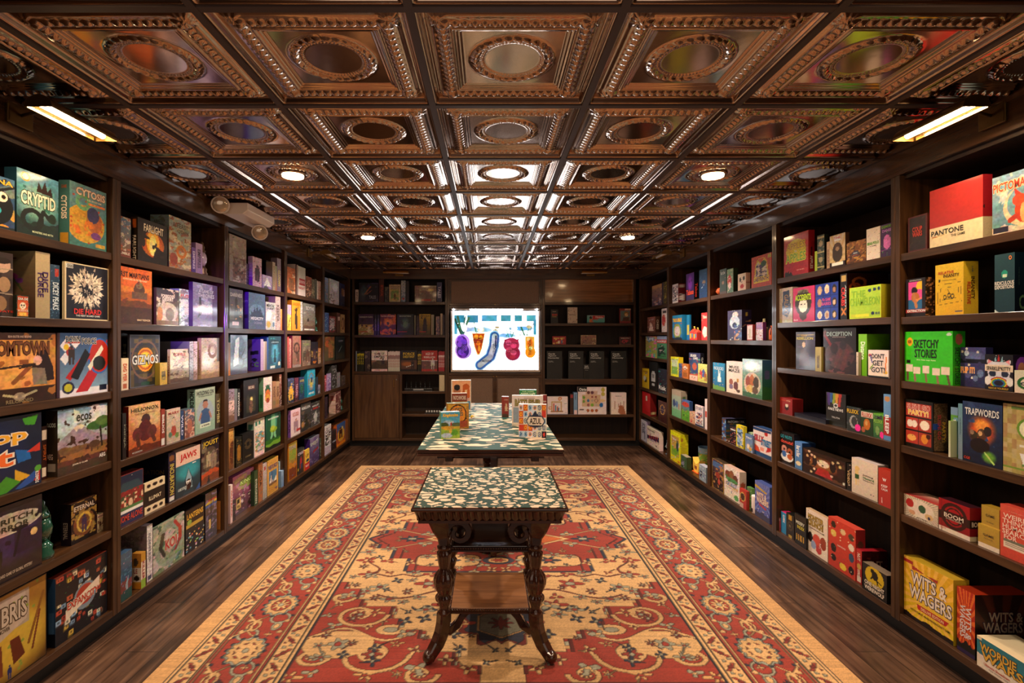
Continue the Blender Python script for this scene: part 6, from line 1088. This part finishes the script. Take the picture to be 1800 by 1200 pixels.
653 681 616|white space adventure rulebook with armed figure|g edd edd;r 0 0 1 .52 654;n a76 5 .3;i .72 .08 .56 433;p 543 0 .3 .3 .42 .6 .32 1 .4 1 .1 0 .1;r 0 0 1 .12 ecc;t .4 .06 .3 .04 b44 GAME;t .5 .84 .6 .11 322 EDGE OF;t .5 .7 .66 .1 322 EMPIRE|t=.02
682 703 617*8|slim white rulebook|g edd ccb;v .5 .5 .5 .6 a55 RULES;r 0 .6 1 .8 a99|t=.22
704.5 733 616|black space adventure rulebook with yellow title|g 222 211;r 0 .12 1 .52 643;E .4 .35 .4 .12 a63;i .72 .08 .5 322;w .3 .2 .8 .32 .01 eee;r 0 0 1 .1 211;t .5 .84 .7 .12 db3 FORCE;t .5 .7 .7 .1 db3 DESTINY|t=.02
734 740.5 617*3|slim black rulebook with yellow bands|g 221 221;v .5 .6 .5 .5 db3 RPG;r 0 .8 1 .86 db3|t=.22
741 769 616|red adventure rulebook with white robed figure|g b33 b33;r 0 .12 1 .5 755;n 965 4 .3;i .7 .1 .52 ccc;r 0 .5 1 .54 ddd;t .5 .84 .5 .12 edd AGE OF;t .5 .68 .7 .09 edd REBELLION|t=.02
770.5 781.5 617*6|slim red and white rulebook|g b34 b34;v .5 .5 .5 .6 edd RULES;r 0 .7 1 .8 ecc|t=.22
@BD left
772 781.5 668|pale spiral binders standing at the shelf end|g dca cb9;w 0 .2 1 .2 .02 875;w 0 .4 1 .4 .02 875;w 0 .6 1 .6 .02 875;w 0 .8 1 .8 .02 875|t=.2 h=.22
@CA right
968 981 544|black card box with red title|g 211 111;n 533 4 .2;T .55 .62 .7 .13 c42 311 BEARS;t .5 .48 .6 .06 ca5 GAME;t .5 .85 .5 .05 a98 new|t=.05 sx=967
998 1015 540|cream card box speckled with icons|g dcb dcb;k 432 26 .03;k b43 12 .03;r .1 .45 .9 .62 dcb;t .5 .53 .7 .08 643 FESTIVAL|t=.04
1032 1063 554|teal and red card box with painted hostess|g 8bb 4aa;p c33 .3 1 .3 .4 1 .75 1 1;e .2 .7 .08 .15 321;p d83 .1 0 .15 .55 .28 .55 .32 0;k c55 8 .03;h .15 .05 244;t .68 .78 .4 .22 fdd Havana|t=.04
1089 1109 542|red box with retro portrait of a blond hero|g a43 933;r .08 .15 .92 .85 788;e .6 .62 .2 .17 a73;e .6 .56 .13 .12 ec9;p 643 .25 .15 .35 .42 .85 .42 .9 .15;n 456 5 .15;b 933 .08;r .5 .88 .95 .96 ecb|t=.04
@CB right
971 995 591|red card box with beer mugs|g b23 a22;r .1 .12 .9 .5 b33;k ec6 8 .06;r .4 .15 .55 .45 edc;r .65 .15 .75 .5 47a;t .5 .75 .8 .2 ec6 BREW CITY|t=.05
1021 1048 589|brown framed landscape card box|g a76 865;n ba8 5 .35;n 643 6 .3;b ca8 .04|t=.04
1089 1109 592|dark maroon card box with skull|g 622 411;e .5 .4 .3 .25 a34;n 322 5 .35;b 855 .04;t .5 .82 .7 .12 cba DEATH|t=.04
@CC right
961 988 617|black party card box, first from the cabinet side|g 222 222;CAH|t=.10
999 1025.5 617|black party card box, second from the cabinet side|g 222 222;CAH|t=.10
1035 1062 617|black party card box, third from the cabinet side|g 222 222;CAH|t=.10
1074 1101 617|black party card box, beside the right side panel|g 222 222;CAH|t=.10
1025.8 1037 640|small black expansion card box between larger ones|g 111 111;t .45 .88 .6 .06 ddd Cards;t .5 .80 .75 .06 ddd Against;t .5 .72 .85 .06 ddd Humanity;t .5 .6 .5 .02 bbb EXPANSION|t=.04 s=.004 z=1
@CD right
962 998 697|white box showing wooden bead abacus|g edd edd;r .16 .12 .76 .18 a74;r .2 .2 .26 .7 ca7;r .66 .2 .72 .7 ca7;r .2 .66 .72 .72 ca7;r .3 .2 .36 .62 c54;r .38 .2 .44 .52 48a;r .46 .2 .52 .45 c54;r .54 .2 .60 .38 48a;e .62 .88 .09 .11 d96;e .62 .88 .04 .05 edd;e .15 .36 .09 .1 d96;e .15 .36 .04 .05 edd;r .84 .6 .96 .64 aaa;h .03 .0 46a;t .92 .1 .1 .04 36a hape|t=.07
1002 1008 692|dark reddish carton behind white box|g 433 532;r .2 .8 .8 .95 a44|t=.1 s=.06
1008.5 1015 690|pale blue thin carton|g 8ac 79b;r .2 0 .9 .2 ecc;v .5 .8 .4 .25 356 Otto|t=.1 s=.03
1016 1066 680|white box showing wooden peg game and hand|g edd edd;r .28 .3 .68 .86 dba;r .14 .28 .8 .72 db9;e .37 .8 .055 .06 744;e .5 .8 .055 .06 745;e .2 .62 .045 .06 7a4;e .2 .47 .045 .06 7a4;e .5 .64 .035 .04 a55;e .63 .64 .035 .04 a55;e .36 .5 .045 .05 47a;e .5 .5 .045 .05 ba9;o .64 .5 .05 .06 .2 965;e .36 .34 .05 .06 a66;e .5 .34 .05 .06 8b4;e .63 .34 .05 .06 cba;e .82 .34 .07 .08 27b;e .86 .5 .1 .05 ec9;e .35 .14 .05 .06 b63;e .5 .14 .05 .06 b63;e .65 .14 .05 .06 b63;r 0 .83 .32 1 222;t .17 .91 .25 .1 fff Otrio;e .88 .9 .07 .08 cb5;e .88 .74 .07 .08 cb5;r .05 .15 .2 .2 655|t=.08
1074 1101 690|plain white box showing a hand with wooden tiles|g edd edc;p b75 .45 .1 .55 .4 .75 .42 .9 .2 .98 0 .6 0;w .25 .25 .25 .6 .03 a64;w .5 .35 .5 .5 .02 a64;w .62 .35 .62 .55 .02 a64;w .85 .2 .85 .6 .02 a64;t .5 .84 .4 .03 433 MEMORY|t=.08
'''
SHN = {6: ('top', 'second', 'third', 'fourth', 'fifth', 'bottom'), 5: ('top', 'second', 'third', 'fourth', 'bottom')}
BK = {'BA': (.49, YB), 'BB': (.043, YB), 'BC': (-.451, YB), 'BD': (-.72, YB), 'CA': (.20, YB), 'CB': (-.088, YB), 'CC': (-.554, YB), 'CD': (-1.036, YB)}
BKN = {'BA': 'top', 'BB': 'second', 'BC': 'third', 'BD': 'small upper', 'CA': 'top', 'CB': 'second', 'CC': 'third', 'CD': 'lower'}
CAHD = 't .32 .90 .44 .055 ddd Cards;t .36 .825 .52 .055 ddd Against;t .45 .75 .70 .055 ddd Humanity;t .26 .64 .30 .022 bbb The bigger,;t .28 .61 .36 .022 bbb blacker box.'
def sh(top_, col):  # headroom
    return top_
key = None; items = 0
def shelf_item(sd, bay, x0, x1, s):
    """world span along the wall and the plane for pixel columns"""
    P = (abs(XL) if sd == 'L' else XR)+s
    y0, y1 = P*F/abs(x0-VX), P*F/abs(x1-VX)
    return P, min(y0, y1), max(y0, y1)
specs = []
for ln, row in enumerate(DATA.strip().split('\n')):
    if row.startswith('@'): key = row[1:].split(); continue
    f = row.split('|'); pos, desc, front, opt = f[:4]; side = f[4] if len(f) > 4 else ''
    o = {}
    for q in opt.split():
        a, _, b = q.partition('='); o[a] = b or '1'
    x0, x1, yt = pos.split(); rep = 1
    if '*' in yt: yt, rep = yt.split('*'); rep = int(rep)
    specs.append(dict(ln=ln, key=key, desc=desc, front=front.replace('CAH', CAHD), side=side, o=o, x0=float(x0), x1=float(x1), yt=float(yt), rep=rep, s=float(o.get('s', .022)), up=float(o.get('up', 0)), tmax=9, c0=0, c1=0))
def geo(d):
    key, o = d['key'], d['o']; x0, x1, yt, s, up = d['x0'], d['x1'], d['yt'], d['s'], d['up']
    if key[0][0] in 'LR':
        sd, bay = key[0][0], int(key[0][1]); j = int(key[1]); tops = TOPS[key[0]]
        P, ya, yb = shelf_item(sd, bay, x0, x1, s); near = ya; ya += .0008+d['c0']; yb -= .0008+d['c1']
        ya = max(ya, EDGE[sd][bay]+.0285); yb = min(yb, EDGE[sd][bay+1]-.0285); zr = tops[j]
        h = min((VY-yt)*near/F-zr, ((tops[j-1]-.04) if j else .775)-zr-.008)-up
        t = abs(float(o['sx'])-VX)*near/F-P if 'sx' in o else float(o.get('t', .07))
        t = min(max(t, .012), DEP-.02-s-.004)
        d.update(a=ya, b=yb, P=P, px=(abs(x1-x0), h*F/near))
    else:
        zr = BK[key[0]][0]; y = YB+s; h = float(o.get('h', 0)) or (VY-yt)*y/F-zr; t = min(float(o.get('t', .06)), BD-.02-s)
        d.update(a=(x0-VX)*y/F+.0006+d['c0'], b=(x1-VX)*y/F-.0006-d['c1'], P=y, px=(x1-x0, h*F/y))
    d.update(h=h, t=min(t, d['tmax']), zr=zr, P0=d['P']-s)
groups = {}
for d in specs: geo(d); groups.setdefault(tuple(d['key']), []).append(d)
for gr in groups.values():          # keep neighbours on one shelf from running into each other
    for it in range(6):
        for i, p in enumerate(gr):
            for q in gr[i+1:]:
                ov = min(p['b'], q['b'])-max(p['a'], q['a'])
                if ov <= .0005: continue
                if p['up'] != q['up']: continue
                fr_, bk = (p, q) if (p['P'], p['b']-p['a']) <= (q['P'], q['b']-q['a']) else (q, p)
                if fr_['P']+fr_['t'] <= bk['P']-.001: continue
                if ov < .014 and ov < .6*min(p['b']-p['a'], q['b']-q['a']):
                    lo, hi = (p, q) if p['a']+p['b'] < q['a']+q['b'] else (q, p)
                    lo['c1'] += ov/2+.0006; hi['c0'] += ov/2+.0006
                else:
                    if bk['P']-fr_['P'] < .016: bk['s'] = fr_['s']+.03
                    fr_['tmax'] = bk['s']-fr_['s']-.0015
                geo(p); geo(q)
for d in specs:
    key, o, w, h, t, P = d['key'], d['o'], d['b']-d['a'], d['h'], d['t'], d['P']; zb = CZ+d['zr']+.0006+d['up']; side, rep, desc = d['side'], d['rep'], d['desc']; m_ = (d['a']+d['b'])/2
    if key[0][0] in 'LR':
        sd, bay, j = key[0][0], int(key[0][1]), int(key[1]); n_sh = len(TOPS[key[0]])
        loc = ((-P if sd == 'L' else P), m_, zb); rz = math.pi/2 if sd == 'L' else -math.pi/2; sdn = '-' if sd == 'L' else '+'
        place = '%s shelf, %s %s bay' % (SHN[n_sh][j], BAYN[bay], SD[sd]); grp = 'games on the %s shelf of the %s %s bay' % (SHN[n_sh][j], BAYN[bay], SD[sd])
    else:
        loc = (m_, P, zb); rz = 0; sdn = 'x'; nm = BKN[key[0]]; place = '%s shelf of %s back bookcase' % (nm, key[1]); grp = 'things on the %s shelf of the %s back bookcase' % (nm, key[1])
    if rep > 1: w = w/rep-.0008
    q = 1.25 if 'hi' in o else .95
    nx, ny = [int(min(max(v_*q/(rep if i_ == 0 else 1), 5), 125)) for i_, v_ in enumerate(d['px'])]
    book = any(k in desc for k in ('rulebook', 'book', 'volume', 'spine', 'binder')) and not 'game' in desc and not 'box' in desc
    tp = o.get('top'); tp = tp.replace('_', ' ') if tp else None
    for r in range(rep):
        mb = gamebox(w, h*(1 if rep == 1 else (.97, 1, .985, .99)[r % 4]), t, d['front'], side, sdn if side else 'x', nx, ny, tp, seed=d['ln']*13+7)
        l_ = loc if rep == 1 else (loc[0]+(r-(rep-1)/2)*(w+.0008), loc[1]+.002*(r % 3), loc[2])
        ob = mb.obj('book' if book else 'game_box', M_WRAP if 'g' in o else M_CARD, None, l_, rz)
        tag(ob, '%s, %s' % (desc, place), 'book' if book else 'game box', grp if rep == 1 else '%ss, %s' % (desc, place)); items += 1

# ---------------------------------------------------------------- odd things on the shelves
def spot(code, j, x0, x1, s=.02):
    sd, bay = code[0], int(code[1]); P, ya, yb = shelf_item(sd, bay, x0, x1, s)
    return sd, P, ya, yb, CZ+TOPS[code][j]+.0006, '%s shelf, %s %s bay' % (SHN[len(TOPS[code])][j], BAYN[bay], SD[sd])
def H(code, j, ya, yt): return (VY-yt)*ya/F-TOPS[code][j]
M_GLG = mat('dark_green_glass', (.02, .09, .06), .08, coat=1); M_GLW = mat('milky_globe', (.55, .45, .6), .15, coat=.8)
def lantern(code, j, x0, x1, yt, s, body, globe, label):
    sd, P, ya, yb, z, pl = spot(code, j, x0, x1, s); w = (yb-ya)/2; h = H(code, j, ya, yt); sg = -1 if sd == 'L' else 1
    t = thing('lantern', (sg*(P+w), (ya+yb)/2, z), '%s, %s' % (label, pl), 'lantern')
    k = h/.30; r = w
    MB().lathe([(r*.95, 0), (r*.95, .02*k), (r*.8, .035*k), (r*.85, .06*k), (r*.5, .085*k)], 24).obj('base', body, t)
    MB().lathe([(r*.45, .0855*k), (r*.78, .12*k), (r*.85, .15*k), (r*.7, .185*k), (r*.5, .205*k)], 24).obj('globe', globe, t)
    MB().lathe([(r*.6, .2055*k), (r*.62, .22*k), (r*.4, .23*k), (r*.5, .25*k), (r*.3, .27*k), (r*.32, .285*k), (r*.1, .30*k)], 24).obj('cap', body, t)
    wr = MB()
    for q in (-1, 1): wr.tube([(0, q*r*.8, .05*k), (0, q*r*1.0, .12*k), (0, q*r*.95, .2*k), (0, q*r*.5, .255*k)], .0035, 6)
    wr.obj('wire_guard', body, t)
lantern('L1', 4, 74, 108, 884, .03, M_GLG, M_GLG, 'dark green glass lantern between two game boxes')
lantern('L2', 0, 359, 370, 423, .03, mat('tarnished_metal', (.16, .10, .07), .4, .6), M_GLW, 'small old lantern with milky globe')
lantern('L4', 1, 556, 562, 549, .03, M_GLG, M_GLG, 'slim green glass lantern')
lantern('L5', 4, 601, 606, 692, .03, M_GLG, M_GLG, 'tiny green glass lantern')
def blob(code, j, x0, x1, yt, s, parts, name, label, cat, sub=()):
    """parts: (mesh builder fn(w half width, h) -> MB) with the painted colour"""
    sd, P, ya, yb, z, pl = spot(code, j, x0, x1, s); w = (yb-ya)/2; h = H(code, j, ya, yt); sg = -1 if sd == 'L' else 1
    o = parts(w, h).obj(name, M_SOFT, None, (sg*(P+w), (ya+yb)/2, z), math.pi/2 if sd == 'L' else -math.pi/2); tag(o, '%s, %s' % (label, pl), cat)
def c3(c): return tolin(hx(c))
def fur(w, h):
    m = MB(); rg = random.Random(3); m.ball((0, 0, h*.48), h*.48, 14, c3('d63'), (w/h*2, w/h*2, 1))
    for k in range(90):
        a = rg.uniform(0, 6.28); b = rg.uniform(.1, 1.5); p = (w*.9*math.cos(a)*math.cos(b), w*.9*math.sin(a)*math.cos(b), h*.48+h*.45*math.sin(b)*rg.choice((1, -.7)))
        m.tube([p, (p[0]*1.2, p[1]*1.2, p[2]+.006)], [.003, .0006], 4, c3(rg.choice(('e74', 'c52', 'b41'))))
    return m
blob('R3', 0, 1254, 1264, 503, .02, fur, 'plush_toy', 'fuzzy orange toy leaning in the corner', 'toy')
def bag(c0, c1):
    def f_(w, h):
        m = MB(); n_ = 18; prof = [(.75, 0), (.98, .12), (1, .4), (.9, .68), (.55, .84), (.30, .9), (.5, .97), (.42, 1)]
        v = []; f = []
        for r, z in prof:
            for k in range(n_):
                a = 6.283*k/n_; rr = r*w*(1+.05*math.cos(5*a+z*4)); v.append((rr*math.cos(a), rr*math.sin(a)*.8, z*h))
        for i in range(len(prof)-1):
            for k in range(n_): f.append((i*n_+k, i*n_+(k+1) % n_, (i+1)*n_+(k+1) % n_, (i+1)*n_+k))
        f.append(tuple(range(n_))[::-1]); f.append(tuple(range((len(prof)-1)*n_, len(prof)*n_))); m.add(v, f, c3(c0), True)
        m.tube([(0, -w*.35, h*.88), (w*.4, -w*.5, h*.8), (w*.5, -w*.8, h*.4)], .003, 6, c3(c1)); return m
    return f_
blob('R3', 1, 1347.5, 1354.5, 572, .02, bag('d63', '235'), 'drawstring_bag', 'orange drawstring bag with blue cord', 'bag')
def banana(w, h):
    m = MB(); sh_ = [(-.9, .95), (-1, 1.02), (-.62, .78), (0, .62), (.62, .78), (1, .98), (.9, .7), (.72, .12), (.4, .02), (-.4, .02), (-.75, .14), (-.88, .5)]
    v = [(x*w, y, z*h) for y in (-w*.35, w*.35) for x, z in sh_]; n_ = len(sh_)
    m.add(v, [tuple(range(n_)), tuple(range(n_, 2*n_))[::-1]]+[(k, n_+k, n_+(k+1) % n_, (k+1) % n_) for k in range(n_)], c3('fc5'))
    m.box(-w*.35, w*.3, -w*.36-.002, -w*.36, h*.28, h*.5, c3('953')); m.box(-w*.8, w*.8, -w*.5, w*.3, 0, h*.05, c3('e62')); return m
blob('R4', 4, 1208, 1219.5, 810, .012, banana, 'game_pouch', 'yellow pouch with pointed corners and orange base', 'game pouch')
def canister(w, h):
    m = MB(); n_ = 28; zs = np.linspace(0, 1, 30); P_ = []; C_ = []; rg = np.random.RandomState(5)
    for z in zs:
        for k in range(n_):
            a = 6.283*k/n_; P_.append((w*math.cos(a), w*math.sin(a), h*z)); P_[-1]
            c = hx('8ac') if z > .76 else hx('7a4') if z > .12 else hx('5a3')
            if rg.rand() < .10 and z < .93: c = hx(('d84', 'edc', 'c54', '463')[rg.randint(4)])
            C_.append(c)
    f = [(j*n_+k, j*n_+(k+1) % n_, (j+1)*n_+(k+1) % n_, (j+1)*n_+k) for j in range(29) for k in range(n_)]
    m.add(P_, f, tolin(np.array(C_)), True); m.lathe([(w*1.03, h), (w*1.03, h*1.03), (w*.9, h*1.03), (w*.88, h*1.015)], n_, c3('79b')); return m
blob('R4', 4, 1223, 1234, 790, .135, canister, 'game_canister', 'tall cylindrical game tube with meadow print and blue lid', 'game tube')
blob('R3', 4, 1318, 1325.5, 873, .012, lambda w, h: MB().lathe([(w*.85, 0), (w, h*.1), (w, h*.95), (w*.95, h)], 20, c3('edd')).box(-w*.5, w*.3, -w-.002, -w+.01, h*.1, h*.3, c3('211')), 'white_cup', 'white cup with black mark in front of a green box', 'cup')
def happy(w, h):
    m = MB(); m.box(-w, w, -w*.6, w*.6, 0, h*.62, c3('c33')); m.add([(-w, -w*.6, h*.62), (w, -w*.6, h*.62), (w, w*.6, h*.62), (-w, w*.6, h*.62), (-w*.7, 0, h*.85), (w*.7, 0, h*.85)], [(0, 1, 5, 4), (2, 3, 4, 5), (1, 2, 5), (3, 0, 4)], c3('c43'))
    m.box(-w*.75, -w*.2, -w*.6-.002, -w*.59, h*.12, h*.5, c3('eb4')); m.box(w*.1, w*.7, -w*.6-.002, -w*.59, h*.2, h*.5, c3('48a')); m.tube([(-w*.3, 0, h*.8), (-w*.2, 0, h), (w*.2, 0, h), (w*.3, 0, h*.8)], w*.12, 6, c3('ec5')); return m
blob('R4', 1, 1209, 1215.5, 574, .015, happy, 'carton', 'small red and yellow carton with looped handle', 'carton')
blob('R4', 1, 1216, 1222, 576, .015, happy, 'carton', 'second small red carton, right of the first,', 'carton')
blob('R3', 1, 1338, 1341.5, 560, .06, lambda w, h: MB().tube([(-w, 0, h*.6), (-w*.6, 0, h), (w*.6, 0, h), (w, 0, h*.6)], .004, 6, c3('dc9')).box(-w, w, -.02, .02, 0, h*.6, c3('cb8')), 'carton', 'cream carton handle behind the purple carton', 'carton')
def robot(w, h):
    m = MB(); c = c3('899'); m.box(-w*.5, w*.5, -w*.35, w*.35, h*.42, h*.76, c); m.box(-w*.34, w*.34, -w*.3, w*.3, h*.78, h*.98, c3('9ab'))
    for q in (-1, 1): m.tube([(q*w*.3, 0, h*.44), (q*w*.42, -w*.1, h*.2), (q*w*.38, -w*.1, h*.04)], w*.17, 8, c); m.tube([(q*w*.5, 0, h*.72), (q*w*.85, -w*.1, h*.6), (q*w*.8, -w*.4, h*.45)], w*.14, 8, c); m.box(q*w*.4-w*.2, q*w*.4+w*.2, -w*.5, w*.15, 0, h*.05, c3('678'))
    m.box(-w*.2, w*.2, -w*.36-.001, -w*.35, h*.52, h*.68, c3('a44')); return m
blob('R5', 5, 1164, 1170, 775, .015, robot, 'toy_robot', 'grey toy robot figure beside the tile game', 'toy')
# black box lying flat on the second right bay
sd, P, ya, yb, z, pl = spot('R2', 3, 1396, 1452, .03)
tag(MB().box(-.0, .16, 0, yb-ya-.006, 0, .026, c3('112')).add([(.02, .01, .0265), (.14, .01, .0265), (.14, .08, .0265), (.02, .08, .0265)], [(0, 1, 2, 3)], c3('334')).obj('flat_game_box', M_WRAP, None, (P, ya+.003, z)), 'black game box lying flat beside small red box, ' + pl, 'game box')
# cupboard-side shelves of the left back bookcase
zc = CZ-.72+.0006
t = thing('figurine_stand', (bx(735), YB+.06, zc), 'black display base with a pale name strip, small upper shelf of left back bookcase', 'display stand')
bevel(MB().box(-.19, .19, -.03, .07, 0, .035).obj('base', M_BLACK, t), .004); MB().box(-.07, .07, -.032, -.0305, .010, .027).obj('name_strip', mat('strip', (.35, .35, .36), .4), t)
for k in range(6):
    fg = MB().lathe([(.014, 0), (.015, .006), (.006, .01), (.009, .04), (.012, .055), (.006, .065)], 12).ball((0, 0, .075), .010, 8)
    tag(fg.obj('figurine', M_BLACK, None, (bx(713+k*8.2), YB+.085, zc+.0356)), 'small black figurine standing on the display base', 'figurine', 'row of black figurines on the display base')
zc = CZ-1.03+.0006
t = thing('card_tray', (bx(761), YB+.05, zc), 'low black tray holding small white cards, lower shelf of left back bookcase', 'tray')
MB().box(-.115, .115, -.03, .04, 0, .02).obj('tray', M_BLACK, t); cw = MB()
for k in range(6): cw.box(-.10+k*.035, -.08+k*.035, -.01, -.006, .0205, .045)
cw.obj('cards', mat('card_white', (.6, .6, .58), .5), t)
# ---------------------------------------------------------------- games on the long table
TT = .76+.001
def tabletop_box(x0, x1, ybase, ytop, yaw, t, desc, front, side='', sdn='-', top='edc', g=False):
    Y = (CZ-TT)*F/(ybase-VY); w = (x1-x0)*Y/F/max(.5, math.cos(yaw)); h = (ybase-ytop)*Y/F
    mb = gamebox(w, h, t, front, side, sdn if side else 'x', int((x1-x0)*1.1), int((ybase-ytop)*1.1), top, seed=int(x0))
    ob = mb.obj('game_box', M_WRAP if g else M_CARD, None, (((x0+x1)/2-VX)*Y/F, Y, TT), yaw); tag(ob, desc+', on the long patterned table', 'game box', 'games standing on the long table')
tabletop_box(776, 808, 770.5, 724, .30, .055, 'light blue game box with windmill landscape and yellow title', 'g 5ac 7bd;e .4 .6 .3 .1 acd;e .15 .5 .25 .12 563;e .8 .5 .3 .1 675;h .45 .05 ca4;h .34 .06 9b4;e .3 .4 .22 .08 da3;e .3 .12 .3 .1 bcd;e .7 .22 .2 .12 6a3;r .5 .5 .56 .62 b43;w .48 .6 .62 .64 .012 fed;n 7b4 5 .15;e .5 .3 .07 .12 db5;T .5 .87 .8 .14 fd6 b74 Kingdomino', 'g 6a3 583;v .4 .7 .3 .4 dec KING;r .3 .1 .8 .5 dc9;n 8b4 4 .3', '+', 'cde')
tabletop_box(786, 824, 753, 708.5, .20, .05, 'amber adventure game box with temple arch', 'g da4 c73;e .5 .55 .4 .4 321;e .5 .55 .35 .35 e93;k 321 16 .03;n b52 5 .2;h .3 .05 a53;b b83 .05;T .48 .74 .42 .16 345 ea4 LOST;T .48 .58 .5 .14 345 ea4 CITIES', 'g 321 432;n a73 5 .4;r .1 .1 .6 .4 58a', '+', '8a9')
tabletop_box(795, 821, 735, 691, .16, .05, 'brown game box with quilt patches', 'g b52 a64;r 0 0 1 .66 ca7;N 8ab 6 .5 0 0 1 .6;N c83 6 .4 0 0 1 .6;N 654 8 .25 0 0 1 .6;r 0 .66 1 1 943;t .5 .82 .86 .16 edc PATCHWORK', 'm 3 468 753 edc c64', '+', 'dcb')
tabletop_box(794, 828, 721, 668, .14, .06, 'tan two player game box with man and woman faces', 'g ea7 dba;r 0 0 1 .3 58a;e .28 .62 .18 .2 b75;e .28 .76 .16 .1 211;e .74 .62 .18 .2 ec9;e .74 .78 .18 .1 c62;e .62 .55 .07 .2 c62;e .86 .55 .07 .2 c62;r .1 .3 .45 .42 345;r .55 .3 .9 .42 a33;t .5 .35 .8 .09 edc CODENAMES;b dcb .04', 'g 247 136;m 3 247 edc 358;v .5 .5 .5 .6 cde DUET', '+', 'edc')
AZ = 'g edc edc;'
for i_ in range(6):
    for j_ in range(5):
        u_, v_, k_ = (i_+.5)/6, (j_+.5)/5, (1, 2, 5, 3, 1, 0, 2, 3, 5)[(i_*4+j_*5+i_*j_) % 9]
        AZ += 'r %.3f %.3f %.3f %.3f %s;' % (u_-.08, v_-.096, u_+.08, v_+.096, ('d43', 'cde', 'd62', 'ddc', 'c43', 'dde')[k_])
        if k_ == 1: AZ += ''.join('w %.3f %.3f %.3f %.3f .012 37a;' % (u_-.055*math.cos(q_), v_-.066*math.sin(q_), u_+.055*math.cos(q_), v_+.066*math.sin(q_)) for q_ in (0, .785, 1.57, 2.356))
        if k_ == 2: AZ += 'e %.3f %.3f .05 .06 fb3;e %.3f %.3f .025 .03 d52;' % (u_, v_, u_, v_)
        if k_ == 3: AZ += 'o %.3f %.3f .05 .06 .25 569;e %.3f %.3f .02 .024 569;' % (u_, v_, u_, v_)
        if k_ == 5: AZ += 'e %.3f %.3f .055 .066 e93;e %.3f %.3f .03 .036 48a;' % (u_, v_, u_, v_)
tabletop_box(912, 960, 769, 710.5, -.14, .05, 'colorful tile patterned game box with white plaque', AZ+'p 235 .26 .5 .36 .66 .5 .68 .6 .82 .7 .68 .86 .66 .96 .5 .86 .34 .6 .3 .36 .34;p edc .3 .5 .38 .62 .84 .62 .92 .5 .84 .38 .38 .38;r .83 0 1 .2 113;e .92 .1 .04 .06 d43;T .61 .5 .42 .17 211 edc AZUL', 'm 8 c43 edc 59b e93 ddc 346;p edc .2 .3 .8 .3 .8 .7 .2 .7;v .5 .5 .3 .3 211 AZUL', '-', 'ddd')
tabletop_box(900, 954, 748, 695, -.12, .045, 'white naval battle game box behind the tile patterned one', 'g edd edc;r .05 .1 .95 .6 9ab;T .5 .76 .8 .2 a95 111 BATTLESHIP;e .7 .35 .2 .1 b97;w .2 .9 .8 .92 .006 876', 'g edc edc;v .5 .55 .5 .7 111 BATTLESHIP;e .5 .1 .3 .05 333', '-', 'eee')
tabletop_box(882, 894, 733, 697, -.1, .05, 'red chess game box behind the white naval game', 'g a43 933;t .65 .85 .6 .05 dba CHESS;e .65 .6 .12 .08 db9;e .65 .45 .2 .12 db9;r .45 .3 .85 .36 db9;h .15 .05 643', 'g 79a 68a', '-', 'ccd')
tabletop_box(950, 961, 722, 694, -.1, .05, 'small dark red game box at the far right', 'g 933 822;t .5 .6 .8 .15 edc Escape', '', '-', 'a87')
tabletop_box(913, 943, 716, 685, -.06, .06, 'green spy word game box at the back', 'g 385 274;r .05 .1 .95 .45 7a8;t .5 .68 .85 .3 dec CODENAMES;t .5 .9 .7 .06 bda THE GAME', '', '-', 'dee')
tk = MB().ball((0, 0, .012), .012, 8, c3('ec4')).ball((.012, 0, .020), .006, 6, c3('ec4')).ball((.02, -.004, .010), .006, 6, c3('ec4'))
tag(tk.obj('game_token', M_SOFT, None, ((829-VX)*4.55/F, 4.55, TT)), 'tiny yellow token lying right of the amber box on the long patterned table', 'game token')
print('ITEMS', items)
